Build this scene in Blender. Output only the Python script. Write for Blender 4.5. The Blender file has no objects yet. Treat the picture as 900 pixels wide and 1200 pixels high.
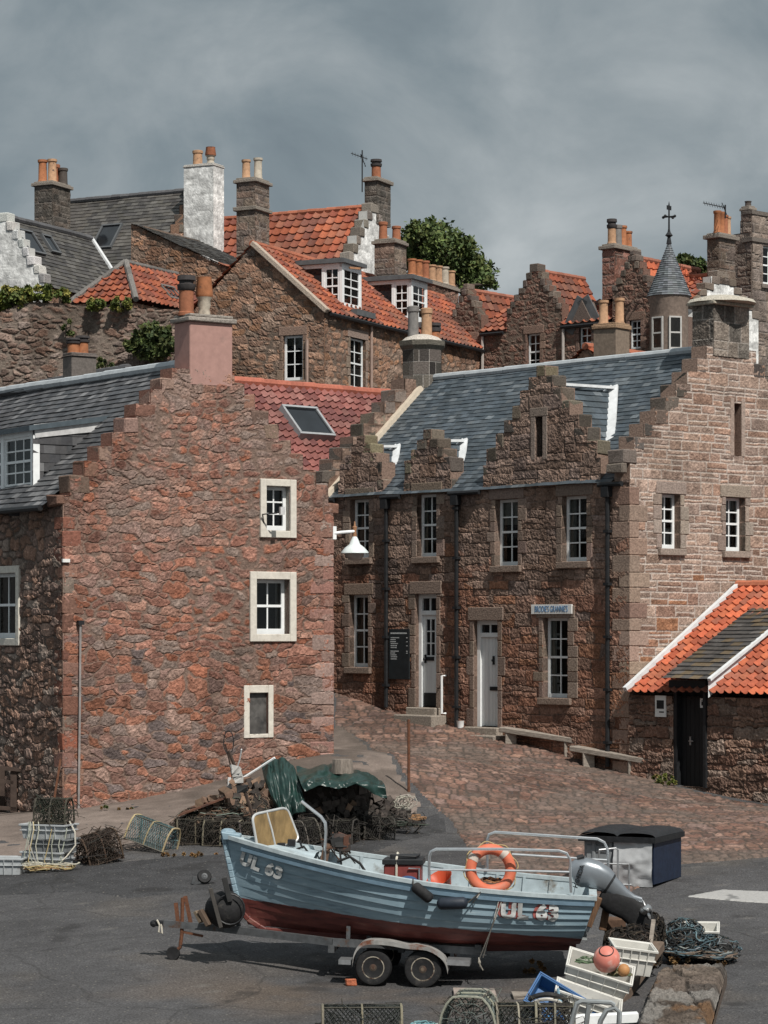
import bpy, math, random
import numpy as np
from mathutils import Vector, Matrix

sc = bpy.context.scene
COL = sc.collection
R = math.radians
# ------------------------------------------------------------------ camera
F, HY, H = 3000.0, 740.0, 4.6          # focal length in photo pixels, horizon row, eye height over the slip
cam_data = bpy.data.cameras.new('camera')
cam = bpy.data.objects.new('camera', cam_data); COL.objects.link(cam)
cam.location = (0, 0, H); cam.rotation_euler = (R(90), 0, 0)
cam_data.sensor_fit = 'VERTICAL'; cam_data.sensor_height = 36.0; cam_data.sensor_width = 27.0
cam_data.lens = 36.0 * F / 1200.0
cam_data.shift_y = (HY - 600.0) / 1200.0
cam_data.clip_start = 0.5; cam_data.clip_end = 5000
sc.camera = cam
# ------------------------------------------------------------------ light
SUN_AZ, SUN_EL = 28.0, 51.0            # light travels this many degrees left of straight ahead
world = bpy.data.worlds.new('World'); sc.world = world; world.use_nodes = True
sun_d = bpy.data.lights.new('sun', 'SUN'); sun_d.energy = 4.6; sun_d.angle = R(0.5); sun_d.color = (1.0, 0.95, 0.88)
sun = bpy.data.objects.new('sun', sun_d); COL.objects.link(sun)
_h = Vector((-math.sin(R(SUN_AZ)) * math.cos(R(SUN_EL)), math.cos(R(SUN_AZ)) * math.cos(R(SUN_EL)), -math.sin(R(SUN_EL))))
sun.rotation_euler = _h.to_track_quat('-Z', 'Y').to_euler(); sun.location = (20, -20, 60)
sc.view_settings.view_transform = 'Standard'; sc.view_settings.look = 'None'
sc.view_settings.exposure = 0.0; sc.view_settings.gamma = 1.0
sc.view_settings.use_curve_mapping = False

def build_world():
    nt = world.node_tree; nt.nodes.clear(); N = nt.nodes.new; L = nt.links.new
    out = N('ShaderNodeOutputWorld')
    sky = N('ShaderNodeTexSky'); sky.sky_type = 'NISHITA'; sky.sun_disc = False
    sky.sun_elevation = R(SUN_EL); sky.sun_rotation = R(180 - SUN_AZ)
    b1 = N('ShaderNodeBackground'); b1.inputs[1].default_value = 0.05; L(sky.outputs[0], b1.inputs[0])
    tc = N('ShaderNodeTexCoord'); mp = N('ShaderNodeMapping'); mp.inputs['Scale'].default_value = (1.0, 1.0, 1.35)
    mp.inputs['Location'].default_value = (3.33, 0.2, 1.12)
    L(tc.outputs['Generated'], mp.inputs[0])
    n1 = N('ShaderNodeTexNoise'); n1.inputs['Scale'].default_value = 12; n1.inputs['Detail'].default_value = 9
    n1.inputs['Roughness'].default_value = 0.55; n1.inputs['Distortion'].default_value = 0.35; L(mp.outputs[0], n1.inputs['Vector'])
    n2 = N('ShaderNodeTexNoise'); n2.inputs['Scale'].default_value = 4.0; n2.inputs['Detail'].default_value = 3; L(mp.outputs[0], n2.inputs['Vector'])
    mx = N('ShaderNodeMath'); mx.operation = 'MULTIPLY_ADD'; mx.inputs[1].default_value = 0.52
    L(n1.outputs[0], mx.inputs[0])
    m2 = N('ShaderNodeMath'); m2.operation = 'MULTIPLY'; m2.inputs[1].default_value = 0.48; L(n2.outputs[0], m2.inputs[0]); L(m2.outputs[0], mx.inputs[2])
    cr = N('ShaderNodeValToRGB'); e = cr.color_ramp.elements
    e[0].position = 0.325; e[0].color = (0.158, 0.197, 0.226, 1); e[1].position = 0.645; e[1].color = (0.478, 0.515, 0.528, 1)
    k = e.new(0.435); k.color = (0.228, 0.275, 0.301, 1)
    k = e.new(0.525); k.color = (0.322, 0.364, 0.384, 1)
    L(mx.outputs[0], cr.inputs[0])
    b2 = N('ShaderNodeBackground'); L(cr.outputs[0], b2.inputs[0])
    # clouds made brighter overhead, out of view, to raise the ambient light
    sx = N('ShaderNodeSeparateXYZ'); L(tc.outputs['Generated'], sx.inputs[0])
    el = N('ShaderNodeMapRange'); el.inputs[1].default_value = 0.30; el.inputs[2].default_value = 0.8; el.inputs[3].default_value = 1.0; el.inputs[4].default_value = 1.45; L(sx.outputs[2], el.inputs[0]); L(el.outputs[0], b2.inputs[1])
    ms = N('ShaderNodeMixShader'); ms.inputs[0].default_value = 0.93
    L(b1.outputs[0], ms.inputs[1]); L(b2.outputs[0], ms.inputs[2]); L(ms.outputs[0], out.inputs[0])
build_world()

# ------------------------------------------------------------------ numbers and noise
def rnd(i, j, k=0):
    n = (np.asarray(i).astype(np.int64) * 374761393 + np.asarray(j).astype(np.int64) * 668265263 + int(k) * 2246822519) & 0xffffffff
    n = ((n ^ (n >> 13)) * 1274126177) & 0xffffffff
    n = n ^ (n >> 16)
    return (n & 0xffffff) / float(0x1000000)
def vnoise(u, v, s, k=0):
    u = np.asarray(u, float) * s + 1000.0; v = np.asarray(v, float) * s + 1000.0
    i = np.floor(u); j = np.floor(v); a = u - i; b = v - j
    a = a * a * (3 - 2 * a); b = b * b * (3 - 2 * b)
    return (rnd(i, j, k) * (1 - a) * (1 - b) + rnd(i + 1, j, k) * a * (1 - b) + rnd(i, j + 1, k) * (1 - a) * b + rnd(i + 1, j + 1, k) * a * b)
def fbm(u, v, s, k=0, o=3):
    t = 0; w = 0.5; n = 0
    for q in range(o):
        t = t + w * vnoise(u, v, s, k + q * 7); n += w; w *= 0.5; s *= 2.1
    return t / n
def sstep(a, b, x):
    t = np.clip((x - a) / (b - a), 0, 1); return t * t * (3 - 2 * t)
def lerp(a, b, t): return a * (1 - t) + b * t
def in_poly(u, v, poly):
    r = np.zeros(np.shape(u), bool); n = len(poly)
    for q in range(n):
        x0, y0 = poly[q]; x1, y1 = poly[(q + 1) % n]
        c = ((y0 > v) != (y1 > v))
        with np.errstate(divide='ignore', invalid='ignore'):
            xi = (x1 - x0) * (v - y0) / ((y1 - y0) if y1 != y0 else 1e-9) + x0
        r ^= c & (u < xi)
    return r

def vary(c, a, b, rg):
    k = rg.uniform(a, b); return tuple(min(1, x * k * rg.uniform(.97, 1.03)) for x in c)
# ------------------------------------------------------------------ photo <-> world
def P(px, py, d): return Vector(((px - 450) / F * d, d, H - (py - HY) / F * d))
BASE_D = [-400, 0, 33, 48, 56, 63, 70, 80, 100, 150, 400, 2000]
BASE_Z = [-8, -2.46, 0, 1.2, 1.7, 3.0, 6.0, 9.5, 13, 18, 20, 20]
CTRL = [(200, 1122, 34.3), (75, 950, 48), (395, 882, 51.4), (398, 808, 63), (480, 836, 61), (570, 857, 58.9), (740, 908, 55.4), (900, 943, 52.3),
        (560, 1157, 33), (440, 1157, 33.1), (60, 1018, 42), (0, 1022, 42), (850, 1040, 40.5), (740, 1042, 40), (530, 960, 47.5), (900, 1200, 30),
        (0, 1200, 30.5), (450, 1200, 30.4), (0, 953, 50), (230, 920, 49.8)]
_cp = np.array([[P(*c).x, P(*c).y] for c in CTRL]); _cz = np.array([P(*c).z for c in CTRL])
_K = lambda d2: 1.0 / (1.0 + d2 / 14.0)
_A = _K(((_cp[:, None, :] - _cp[None, :, :]) ** 2).sum(-1)) + np.eye(len(CTRL)) * 0.01
_w = np.linalg.solve(_A, _cz - np.interp(_cp[:, 1], BASE_D, BASE_Z))
def TZ(x, y):
    x = np.asarray(x, float); y = np.asarray(y, float)
    z = np.interp(y, BASE_D, BASE_Z)
    for (cx, cy), w in zip(_cp, _w): z = z + w * _K((x - cx) ** 2 + (y - cy) ** 2)
    return z
def tz(x, y): return float(TZ(x, y))
def G(px, py, dz=0.0):
    """where the photo's ray through a pixel meets the ground"""
    a = 20.0; q = None
    while a < 140:
        p = P(px, py, a)
        if p.z < tz(p.x, p.y) + dz: break
        a += 0.5
    lo, hi = a - 0.5, a
    for _ in range(20):
        m = (lo + hi) / 2; p = P(px, py, m)
        if p.z < tz(p.x, p.y) + dz: hi = m
        else: lo = m
    return P(px, py, hi)

# ------------------------------------------------------------------ materials
MATS = {}
def mat(name, col=None, rough=0.85, bump=0.0, ns=8.0, var=0.25, metal=0.0, spec=0.3, detail=4, scale=(1, 1, 1), col2=None, c2=(0.55, 0.65), ns2=1.5, coat=0):
    """procedural material; col None reads the colour attribute Col; col2 = blotches of a second real colour (rust, lichen, dirt)"""
    if name in MATS: return MATS[name]
    m = bpy.data.materials.new(name); m.use_nodes = True; nt = m.node_tree; N = nt.nodes.new; L = nt.links.new
    bs = nt.nodes['Principled BSDF']; bs.inputs['Roughness'].default_value = rough; bs.inputs['Metallic'].default_value = metal
    bs.inputs['Specular IOR Level'].default_value = spec; bs.inputs['Coat Weight'].default_value = coat
    tc = N('ShaderNodeTexCoord'); mp = N('ShaderNodeMapping'); mp.inputs['Scale'].default_value = scale; L(tc.outputs['Object'], mp.inputs[0])
    nz = N('ShaderNodeTexNoise'); nz.inputs['Scale'].default_value = ns; nz.inputs['Detail'].default_value = detail; nz.inputs['Roughness'].default_value = 0.62
    L(mp.outputs[0], nz.inputs['Vector'])
    mr = N('ShaderNodeMapRange'); mr.inputs[1].default_value = 0.3; mr.inputs[2].default_value = 0.7
    mr.inputs[3].default_value = 1 - var; mr.inputs[4].default_value = 1 + var; L(nz.outputs[0], mr.inputs[0])
    mul = N('ShaderNodeMix'); mul.data_type = 'RGBA'; mul.blend_type = 'MULTIPLY'; mul.inputs[0].default_value = 1
    if col is None:
        at = N('ShaderNodeAttribute'); at.attribute_name = 'Col'; L(at.outputs['Color'], mul.inputs[6])
    else: mul.inputs[6].default_value = (*col, 1)
    L(mr.outputs[0], mul.inputs[7]); last = mul.outputs[2]
    if col2 is not None:
        n2 = N('ShaderNodeTexNoise'); n2.inputs['Scale'].default_value = ns2; n2.inputs['Detail'].default_value = 6; n2.inputs['Roughness'].default_value = 0.65; L(mp.outputs[0], n2.inputs['Vector'])
        r2 = N('ShaderNodeMapRange'); r2.inputs[1].default_value = c2[0]; r2.inputs[2].default_value = c2[1]; L(n2.outputs[0], r2.inputs[0])
        mx = N('ShaderNodeMix'); mx.data_type = 'RGBA'; mx.inputs[7].default_value = (*col2, 1); L(r2.outputs[0], mx.inputs[0]); L(last, mx.inputs[6]); last = mx.outputs[2]
    L(last, bs.inputs['Base Color'])
    if bump > 0:
        bp = N('ShaderNodeBump'); bp.inputs['Strength'].default_value = bump; bp.inputs['Distance'].default_value = 0.02
        L(nz.outputs[0], bp.inputs['Height']); L(bp.outputs[0], bs.inputs['Normal'])
    MATS[name] = m; return m
STONE = mat('stone', None, 0.94, 1.0, 24, 0.34, spec=0.12, detail=8)
TILE = mat('roof_tile', None, 0.8, 0.3, 14, 0.2, spec=0.25, detail=6)
SLATE = mat('slate', None, 0.55, 0.3, 12, 0.2, spec=0.35, detail=6)
PLASTER = mat('white_harl', None, 0.9, 0.25, 10, 0.10, spec=0.15, detail=5)
PAINT_W = mat('white_paint', (0.80, 0.82, 0.82), 0.45, 0.05, 6, 0.08, spec=0.4)
PAINT_G = mat('door_paint', (0.74, 0.76, 0.76), 0.45, 0.05, 3, 0.10, spec=0.4, scale=(3, 3, 0.4))
MARGIN = mat('painted_margin', (0.60, 0.565, 0.50), 0.8, 0.3, 12, 0.12, col2=(0.38, 0.34, 0.29), c2=(0.58, 0.76), ns2=6)
def glass_mat():
    m = bpy.data.materials.new('window_glass'); m.use_nodes = True; nt = m.node_tree; N = nt.nodes.new; L = nt.links.new; out = nt.nodes['Material Output']; nt.nodes.remove(nt.nodes['Principled BSDF'])
    t = N('ShaderNodeBsdfTransparent'); t.inputs[0].default_value = (.80, .84, .84, 1); g = N('ShaderNodeBsdfGlossy'); g.inputs['Roughness'].default_value = .04; f = N('ShaderNodeFresnel'); f.inputs[0].default_value = 1.5
    tc = N('ShaderNodeTexCoord'); nz = N('ShaderNodeTexNoise'); nz.inputs['Scale'].default_value = 3.5; L(tc.outputs['Object'], nz.inputs['Vector']); bp = N('ShaderNodeBump'); bp.inputs['Strength'].default_value = .12; bp.inputs['Distance'].default_value = .02; L(nz.outputs[0], bp.inputs['Height']); L(bp.outputs[0], g.inputs['Normal'])
    mx = N('ShaderNodeMixShader'); L(f.outputs[0], mx.inputs[0]); L(t.outputs[0], mx.inputs[1]); L(g.outputs[0], mx.inputs[2]); L(mx.outputs[0], out.inputs[0]); return m
GLASS = glass_mat(); ROOM = mat('dark_glass', (0.012, 0.014, 0.017), 0.08, 0.05, 1.2, 0.4, spec=0.5)
LEAD = mat('lead', (0.42, 0.45, 0.47), 0.55, 0.1, 5, 0.15)
LEADW = mat('pale_lead', (0.66, 0.68, 0.69), 0.6, 0.1, 5, 0.12)
IRON = mat('black_iron', (0.018, 0.019, 0.021), 0.5, 0.1, 10, 0.3)
RUST = mat('rusty_iron', (0.13, 0.055, 0.03), 0.85, 0.3, 18, 0.4, col2=(0.05, 0.035, 0.03), ns2=9)
GALV = mat('galvanised_steel', (0.42, 0.43, 0.44), 0.42, 0.05, 10, 0.2, metal=0.8, col2=(0.16, 0.085, 0.05), c2=(0.62, 0.70), ns2=6)
STEEL = mat('stainless_tube', (0.72, 0.73, 0.74), 0.28, 0, 10, 0.1, metal=0.9)
CLAY = mat('chimney_clay', None, 0.85, 0.2, 9, 0.22, col2=(0.07, 0.055, 0.05), c2=(0.60, 0.72), ns2=4)
WOODG = mat('weathered_wood', (0.27, 0.235, 0.20), 0.9, 0.4, 5, 0.3, scale=(1.5, 1.5, 6))
WOODD = mat('dark_wood', (0.06, 0.042, 0.034), 0.85, 0.4, 6, 0.3)
COLM = mat('mixed_colour', None, 0.75, 0.1, 10, 0.18)
RUBBER = mat('rubber', (0.016, 0.016, 0.017), 0.75, 0.2, 20, 0.3, col2=(0.06, 0.055, 0.05), c2=(0.58, 0.75), ns2=7)

# ------------------------------------------------------------------ objects
def thing(name, label, cat, loc=(0, 0, 0), rotz=0.0, group=None):
    o = bpy.data.objects.new(name, None); COL.objects.link(o); o.empty_display_size = 0.2
    o.location = loc; o.rotation_euler = (0, 0, rotz); o['label'] = label; o['category'] = cat
    if group: o['group'] = group
    return o
def tag(o, label, cat, group=None):
    o['label'] = label; o['category'] = cat
    if group: o['group'] = group
    return o
def copy_tree(o, parent=None):
    c = o.copy(); COL.objects.link(c)
    if parent: c.parent = parent
    for ch in o.children: copy_tree(ch, c)
    return c

class MB:
    """collects shapes, links them as ONE mesh object"""
    def __init__(s, tf=None, col=(0.5, 0.5, 0.5)): s.v = []; s.f = []; s.c = []; s.tf = tf; s.col = col
    def add(s, vs, fs, col=None):
        n = len(s.v); s.v += [s.tf(*p) if s.tf else Vector(p) for p in vs]
        s.f += [[n + i for i in f] for f in fs]; s.c += [col or s.col] * len(fs); return s
    def box(s, a0, a1, b0, b1, c0, c1, col=None, jit=0.0, rg=random):
        vs = [(x, y, z) for x in (a0, a1) for y in (b0, b1) for z in (c0, c1)]
        if jit: vs = [tuple(q + rg.uniform(-jit, jit) for q in p) for p in vs]
        return s.add(vs, [(0, 1, 3, 2), (4, 6, 7, 5), (0, 4, 5, 1), (2, 3, 7, 6), (0, 2, 6, 4), (1, 5, 7, 3)], col)
    def obox(s, mtx, dx, dy, dz, col=None):
        vs = [mtx @ Vector((x * dx / 2, y * dy / 2, z * dz / 2)) for x in (-1, 1) for y in (-1, 1) for z in (-1, 1)]
        return s.add(vs, [(0, 1, 3, 2), (4, 6, 7, 5), (0, 4, 5, 1), (2, 3, 7, 6), (0, 2, 6, 4), (1, 5, 7, 3)], col)
    def bar(s, p, q, w, t, col=None, up=(0, 0, 1)):
        p = Vector(p); q = Vector(q); d = q - p; L = d.length; z = d.normalized(); u = Vector(up)
        if abs(z.dot(u)) > 0.97: u = Vector((0, 1, 0))
        x = u.cross(z).normalized(); y = z.cross(x)
        m = Matrix((x, y, z)).transposed().to_4x4(); m.translation = (p + q) / 2
        return s.obox(m, w, t, L, col)
    def prism(s, poly, c0, c1, col=None, order=lambda a, b, c: (a, b, c)):
        n = len(poly); vs = [order(a, b, c0) for a, b in poly] + [order(a, b, c1) for a, b in poly]
        fs = [tuple(range(n))[::-1], tuple(range(n, 2 * n))] + [(i, (i + 1) % n, n + (i + 1) % n, n + i) for i in range(n)]
        return s.add(vs, fs, col)
    def tube(s, pts, r, n=6, closed=False, col=None):
        pts = [Vector(p) for p in pts]; k = len(pts); vs = []; fs = []; prev = None
        for i, p in enumerate(pts):
            a = pts[i - 1] if (i > 0 or closed) else p; b = pts[(i + 1) % k] if (i < k - 1 or closed) else p
            t = (b - a); t = t.normalized() if t.length > 1e-9 else Vector((0, 0, 1))
            if prev is None:
                x = t.orthogonal().normalized()
            else:
                x = prev - t * prev.dot(t); x = x.normalized() if x.length > 1e-6 else t.orthogonal().normalized()
            prev = x; y = t.cross(x); rr = r[i] if isinstance(r, (list, tuple)) else r
            vs += [p + (x * math.cos(2 * math.pi * j / n) + y * math.sin(2 * math.pi * j / n)) * rr for j in range(n)]
        for i in range(k if closed else k - 1):
            for j in range(n):
                a = i * n + j; b = i * n + (j + 1) % n; c = ((i + 1) % k) * n + (j + 1) % n; d = ((i + 1) % k) * n + j
                fs.append((a, b, c, d))
        if not closed: fs += [tuple(range(n))[::-1], tuple(range((k - 1) * n, k * n))]
        return s.add(vs, fs, col)
    def lathe(s, prof, c=(0, 0, 0), n=12, mtx=None, col=None, ph=0.0, cap0=True):
        vs = []; fs = []; k = len(prof); c = Vector(c)
        for r, z in prof:
            for j in range(n):
                p = Vector((r * math.cos(2 * math.pi * j / n + ph), r * math.sin(2 * math.pi * j / n + ph), z))
                vs.append((mtx @ p if mtx else p) + c)
        for i in range(k - 1):
            for j in range(n): fs.append((i * n + j, i * n + (j + 1) % n, (i + 1) * n + (j + 1) % n, (i + 1) * n + j))
        fs += ([tuple(range(n))[::-1]] if cap0 else []) + [tuple(range((k - 1) * n, k * n))]
        return s.add(vs, fs, col)
    def ball(s, c, rx, ry, rz, n=10, m=7, col=None, mtx=None):
        prof = [(math.sin(math.pi * i / m), -math.cos(math.pi * i / m)) for i in range(m + 1)]
        prof[0] = (0.02, -1); prof[-1] = (0.02, 1)
        S = Matrix.Diagonal((rx, ry, rz)).to_3x3()
        return s.lathe(prof, c, n, (mtx.to_3x3() @ S) if mtx else S, col)
    def build(s, name, m, parent=None, smooth=False, bevel=0.0, kind=None):
        me = bpy.data.meshes.new(name); me.from_pydata([tuple(p) for p in s.v], [], s.f)
        ca = me.color_attributes.new('Col', 'FLOAT_COLOR', 'CORNER')
        arr = []
        for f, c in zip(s.f, s.c): arr += [c[0], c[1], c[2], 1.0] * len(f)
        ca.data.foreach_set('color', np.array(arr, np.float32))
        me.polygons.foreach_set('use_smooth', [bool(smooth)] * len(me.polygons))
        me.materials.append(m); me.update()
        o = bpy.data.objects.new(name, me); COL.objects.link(o)
        if parent: o.parent = parent
        if kind: o['kind'] = kind
        if bevel:
            b = o.modifiers.new('bevel', 'BEVEL'); b.width = bevel; b.segments = 1; b.limit_method = 'ANGLE'
        if smooth and smooth != 'all':
            e = o.modifiers.new('split', 'EDGE_SPLIT'); e.split_angle = R(40)
        return o

def dip_edges(co, q, dz):
    e = np.sort(np.concatenate([q[:, [0, 1]], q[:, [1, 2]], q[:, [2, 3]], q[:, [3, 0]]]), 1); k = e[:, 0].astype(np.int64) * (len(co) + 1) + e[:, 1]
    u, n = np.unique(k, return_counts=True); b = u[n == 1]; v = np.unique(np.r_[b // (len(co) + 1), b % (len(co) + 1)]); co = co.copy(); co[v, 2] -= dz; return co
def npmesh(name, co, quads, m, parent=None, pcol=None, fcol=None, smooth=False, kind=None):
    me = bpy.data.meshes.new(name); co = np.ascontiguousarray(co, np.float32); quads = np.ascontiguousarray(quads, np.int32)
    me.vertices.add(len(co)); me.vertices.foreach_set('co', co.ravel())
    nf = len(quads); me.loops.add(4 * nf); me.loops.foreach_set('vertex_index', quads.ravel())
    me.polygons.add(nf); me.polygons.foreach_set('loop_start', np.arange(nf, dtype=np.int32) * 4)
    me.update(calc_edges=True)
    me.polygons.foreach_set('use_smooth', np.full(nf, bool(smooth)))
    if pcol is not None:
        ca = me.color_attributes.new('Col', 'FLOAT_COLOR', 'POINT')
        ca.data.foreach_set('color', np.c_[pcol, np.ones(len(pcol))].astype(np.float32).ravel())
    if fcol is not None:
        ca = me.color_attributes.new('Col', 'FLOAT_COLOR', 'CORNER')
        ca.data.foreach_set('color', np.repeat(np.c_[fcol, np.ones(nf)], 4, 0).astype(np.float32).ravel())
    me.materials.append(m)
    o = bpy.data.objects.new(name, me); COL.objects.link(o)
    if parent: o.parent = parent
    if kind: o['kind'] = kind
    return o

# ------------------------------------------------------------------ stone patterns -> height and colour
def stones(U, V, st, seed):
    k = st.get('kind', 'rubble'); cw, ch = st['cw'], st['ch']; mw = st['mw']
    wp = st.get('warp', 0.05)
    u = U + (fbm(U, V, 2.2, seed + 3) - .5) * wp * 2 + (vnoise(U, V, 9, seed + 8) - .5) * wp * .5
    v = V + (fbm(U, V, 2.0, seed + 5) - .5) * wp * 2 + (vnoise(U, V, 9, seed + 9) - .5) * wp * .5
    bw_ = st.get('big', 0)
    if bw_: u = u + (vnoise(U, V, .8, seed + 71) - .5) * bw_ * 2; v = v + (vnoise(U * .6, V, 1.1, seed + 73) - .5) * bw_
    if k == 'rubble':
        F1 = np.full(u.shape, 9.0); F2 = F1.copy(); I1 = np.zeros(u.shape, np.int64); J1 = I1.copy()
        j0 = np.floor(v / ch).astype(np.int64); p = st.get('p', 3.0); jit = st.get('jit', 0.8)
        for dj in (-1, 0, 1):
            j = j0 + dj; off = rnd(j, j * 0 + 7, seed) * cw; i0 = np.floor((u + off) / cw).astype(np.int64)
            for di in (-1, 0, 1):
                i = i0 + di
                su = (i + .5 + jit * (rnd(i, j, seed + 1) - .5)) * cw - off; sv = (j + .5 + st.get('jv', jit) * (rnd(i, j, seed + 2) - .5)) * ch
                s = 0.62 + 0.85 * rnd(i, j, seed + 4) ** 1.3
                d = ((np.abs(u - su) / cw) ** p + (np.abs(v - sv) / ch) ** p) ** (1 / p) / s
                b = d < F1
                F2 = np.where(b, F1, np.minimum(F2, d)); I1 = np.where(b, i, I1); J1 = np.where(b, j, J1); F1 = np.where(b, d, F1)
        e = (F2 - F1) * ch * 0.55
    else:
        rg = random.Random(seed); vmin, vmax = float(v.min()), float(v.max()); rows = [vmin - .05]
        while rows[-1] < vmax + .3: rows.append(rows[-1] + ch * rg.uniform(.7, 1.35))
        rows = np.array(rows); J1 = np.clip(np.searchsorted(rows, v) - 1, 0, len(rows) - 2)
        I1 = np.zeros(u.shape, np.int64); e = np.zeros(u.shape); umin, umax = float(u.min()), float(u.max())
        for j in np.unique(J1):
            s = J1 == j; x = [umin - rg.uniform(0, cw)]
            while x[-1] < umax + .5: x.append(x[-1] + cw * rg.uniform(.55, 1.6))
            x = np.array(x); i = np.clip(np.searchsorted(x, u[s]) - 1, 0, len(x) - 2); vv = v[s]
            lo, hi = rows[j], rows[j + 1]; hr = rnd(i, i * 0 + j, seed + 21)
            sn = hr < st.get('sneck', 0.3); midv = lo + (hi - lo) * np.where(hr < st.get('sneck', .3) * .5, .5, .4)
            top = sn & (vv > midv)
            l2 = np.where(top, midv, lo); h2 = np.where(sn & ~top, midv, hi)
            I1[s] = i * 2 + top
            e[s] = np.minimum(np.minimum(u[s] - x[i], x[i + 1] - u[s]), np.minimum(vv - l2, h2 - vv))
    r1 = rnd(I1, J1, seed + 11); r2 = rnd(I1, J1, seed + 12); r3 = rnd(I1, J1, seed + 13)
    smear = sstep(.52, .7, fbm(U, V, .55, seed + 31)) * st.get('smear', 0.0)
    mwl = mw * (1 + 2.5 * smear)
    m = sstep(mwl * .35, mwl * 1.25, e)
    nz = fbm(U, V, 7, seed + 15, 4); n2 = fbm(U, V, 22, seed + 16, 2); n3 = vnoise(U, V, 44, seed + 17)
    rel = st['rel']
    h = m * rel * (.30 + .8 * r2 * (1 - .6 * smear) + .12 * sstep(0, .07, e)) + (.35 + .65 * m) * (rel * .9 * (nz - .5) + st.get('grit', .018) * (n2 - .5) + st.get('grit', .018) * .55 * (n3 - .5))
    pal = np.array(st['pal']); idx = np.minimum((r1 * len(pal)).astype(int), len(pal) - 1); c = pal[idx]
    if 'pal_low' in st:
        pl = np.array(st['pal_low']); c2 = pl[np.minimum((r1 * len(pl)).astype(int), len(pl) - 1)]
        t = (1 - sstep(st['low'][0], st['low'][1], V + (fbm(U, V, .8, seed + 44) - .5) * 2.2)); c = np.where((rnd(I1, J1, seed + 14) < t)[..., None], c2, c)
    c = c * (.74 + .5 * r3)[..., None] * (.55 + .9 * nz)[..., None] * (.68 + .64 * n2)[..., None] * (.8 + .4 * n3)[..., None]
    big = fbm(U, V, .45, seed + 41)
    c = c * (.84 + .32 * big)[..., None]
    st_d = sstep(.58, .75, fbm(U * 1.0, V * .5, .9, seed + 51)) * st.get('stain', .35)
    if 'lich' in st:
        l0, l1, lc = st['lich']; t = sstep(l0, l1, V) * sstep(.40, .60, fbm(U, V, 3.5, seed + 61, 4)) * .75; c = c * (1 - t)[..., None] + np.array(lc) * (.6 + .8 * n3)[..., None] * t[..., None]
    mc = np.array(st['mortar']) * (.8 + .4 * n2)[..., None]
    c = c * m[..., None] + mc * (1 - m)[..., None]
    c = c * (1 - st_d)[..., None] + c * np.array((.42, .40, .38)) * st_d[..., None]
    return h, c

class W:
    """a plane of a building: origin, along, up, outward (local to the building)"""
    def __init__(s, B, o, ud, vd, nd): s.B = B; s.o = Vector(o); s.ud = Vector(ud); s.vd = Vector(vd); s.nd = Vector(nd); s.holes = []
    def __call__(s, u, v, h=0.0): return s.o + s.ud * u + s.vd * v + s.nd * h
    def uv(s, px, py, h=0.0):
        o = s.B.mw @ (s.o + s.nd * h); n = s.B.mw.to_3x3() @ s.nd
        d = Vector(((px - 450) / F, 1, -(py - HY) / F)); c = Vector((0, 0, H))
        q = c + d * ((o - c).dot(n) / d.dot(n)); l = s.B.mi @ q - s.o
        return l.dot(s.ud), l.dot(s.vd)
    def rect(s, x0, y0, x1, y1, h=0.0):
        ym = (y0 + y1) / 2; xm = (x0 + x1) / 2
        us = sorted((s.uv(x0, ym, h)[0], s.uv(x1, ym, h)[0])); vs = sorted((s.uv(xm, y0, h)[1], s.uv(xm, y1, h)[1]))
        return us[0], us[1], vs[0], vs[1]
class Bld:
    """near corner at a pixel and a depth; local x runs right and away, local y left and away"""
    def __init__(s, name, label, cat, px, py, d, ang, group=None):
        p = P(px, py, d); s.e = thing(name, label, cat, p, R(ang), group); s.d = d; s.ang = R(ang)
        s.mw = Matrix.Translation(p) @ Matrix.Rotation(R(ang), 4, 'Z'); s.mi = s.mw.inverted()
        s.R = W(s, (0, 0, 0), (1, 0, 0), (0, 0, 1), (0, -1, 0)); s.L = W(s, (0, 0, 0), (0, 1, 0), (0, 0, 1), (-1, 0, 0))
    def loc(s, px, py, d): return s.mi @ P(px, py, d)
    def wp(s, *l): return s.mw @ Vector(l)
def local_plane(B, o, ud, nd, vd=(0, 0, 1)): return W(B, o, ud, vd, nd)

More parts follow.
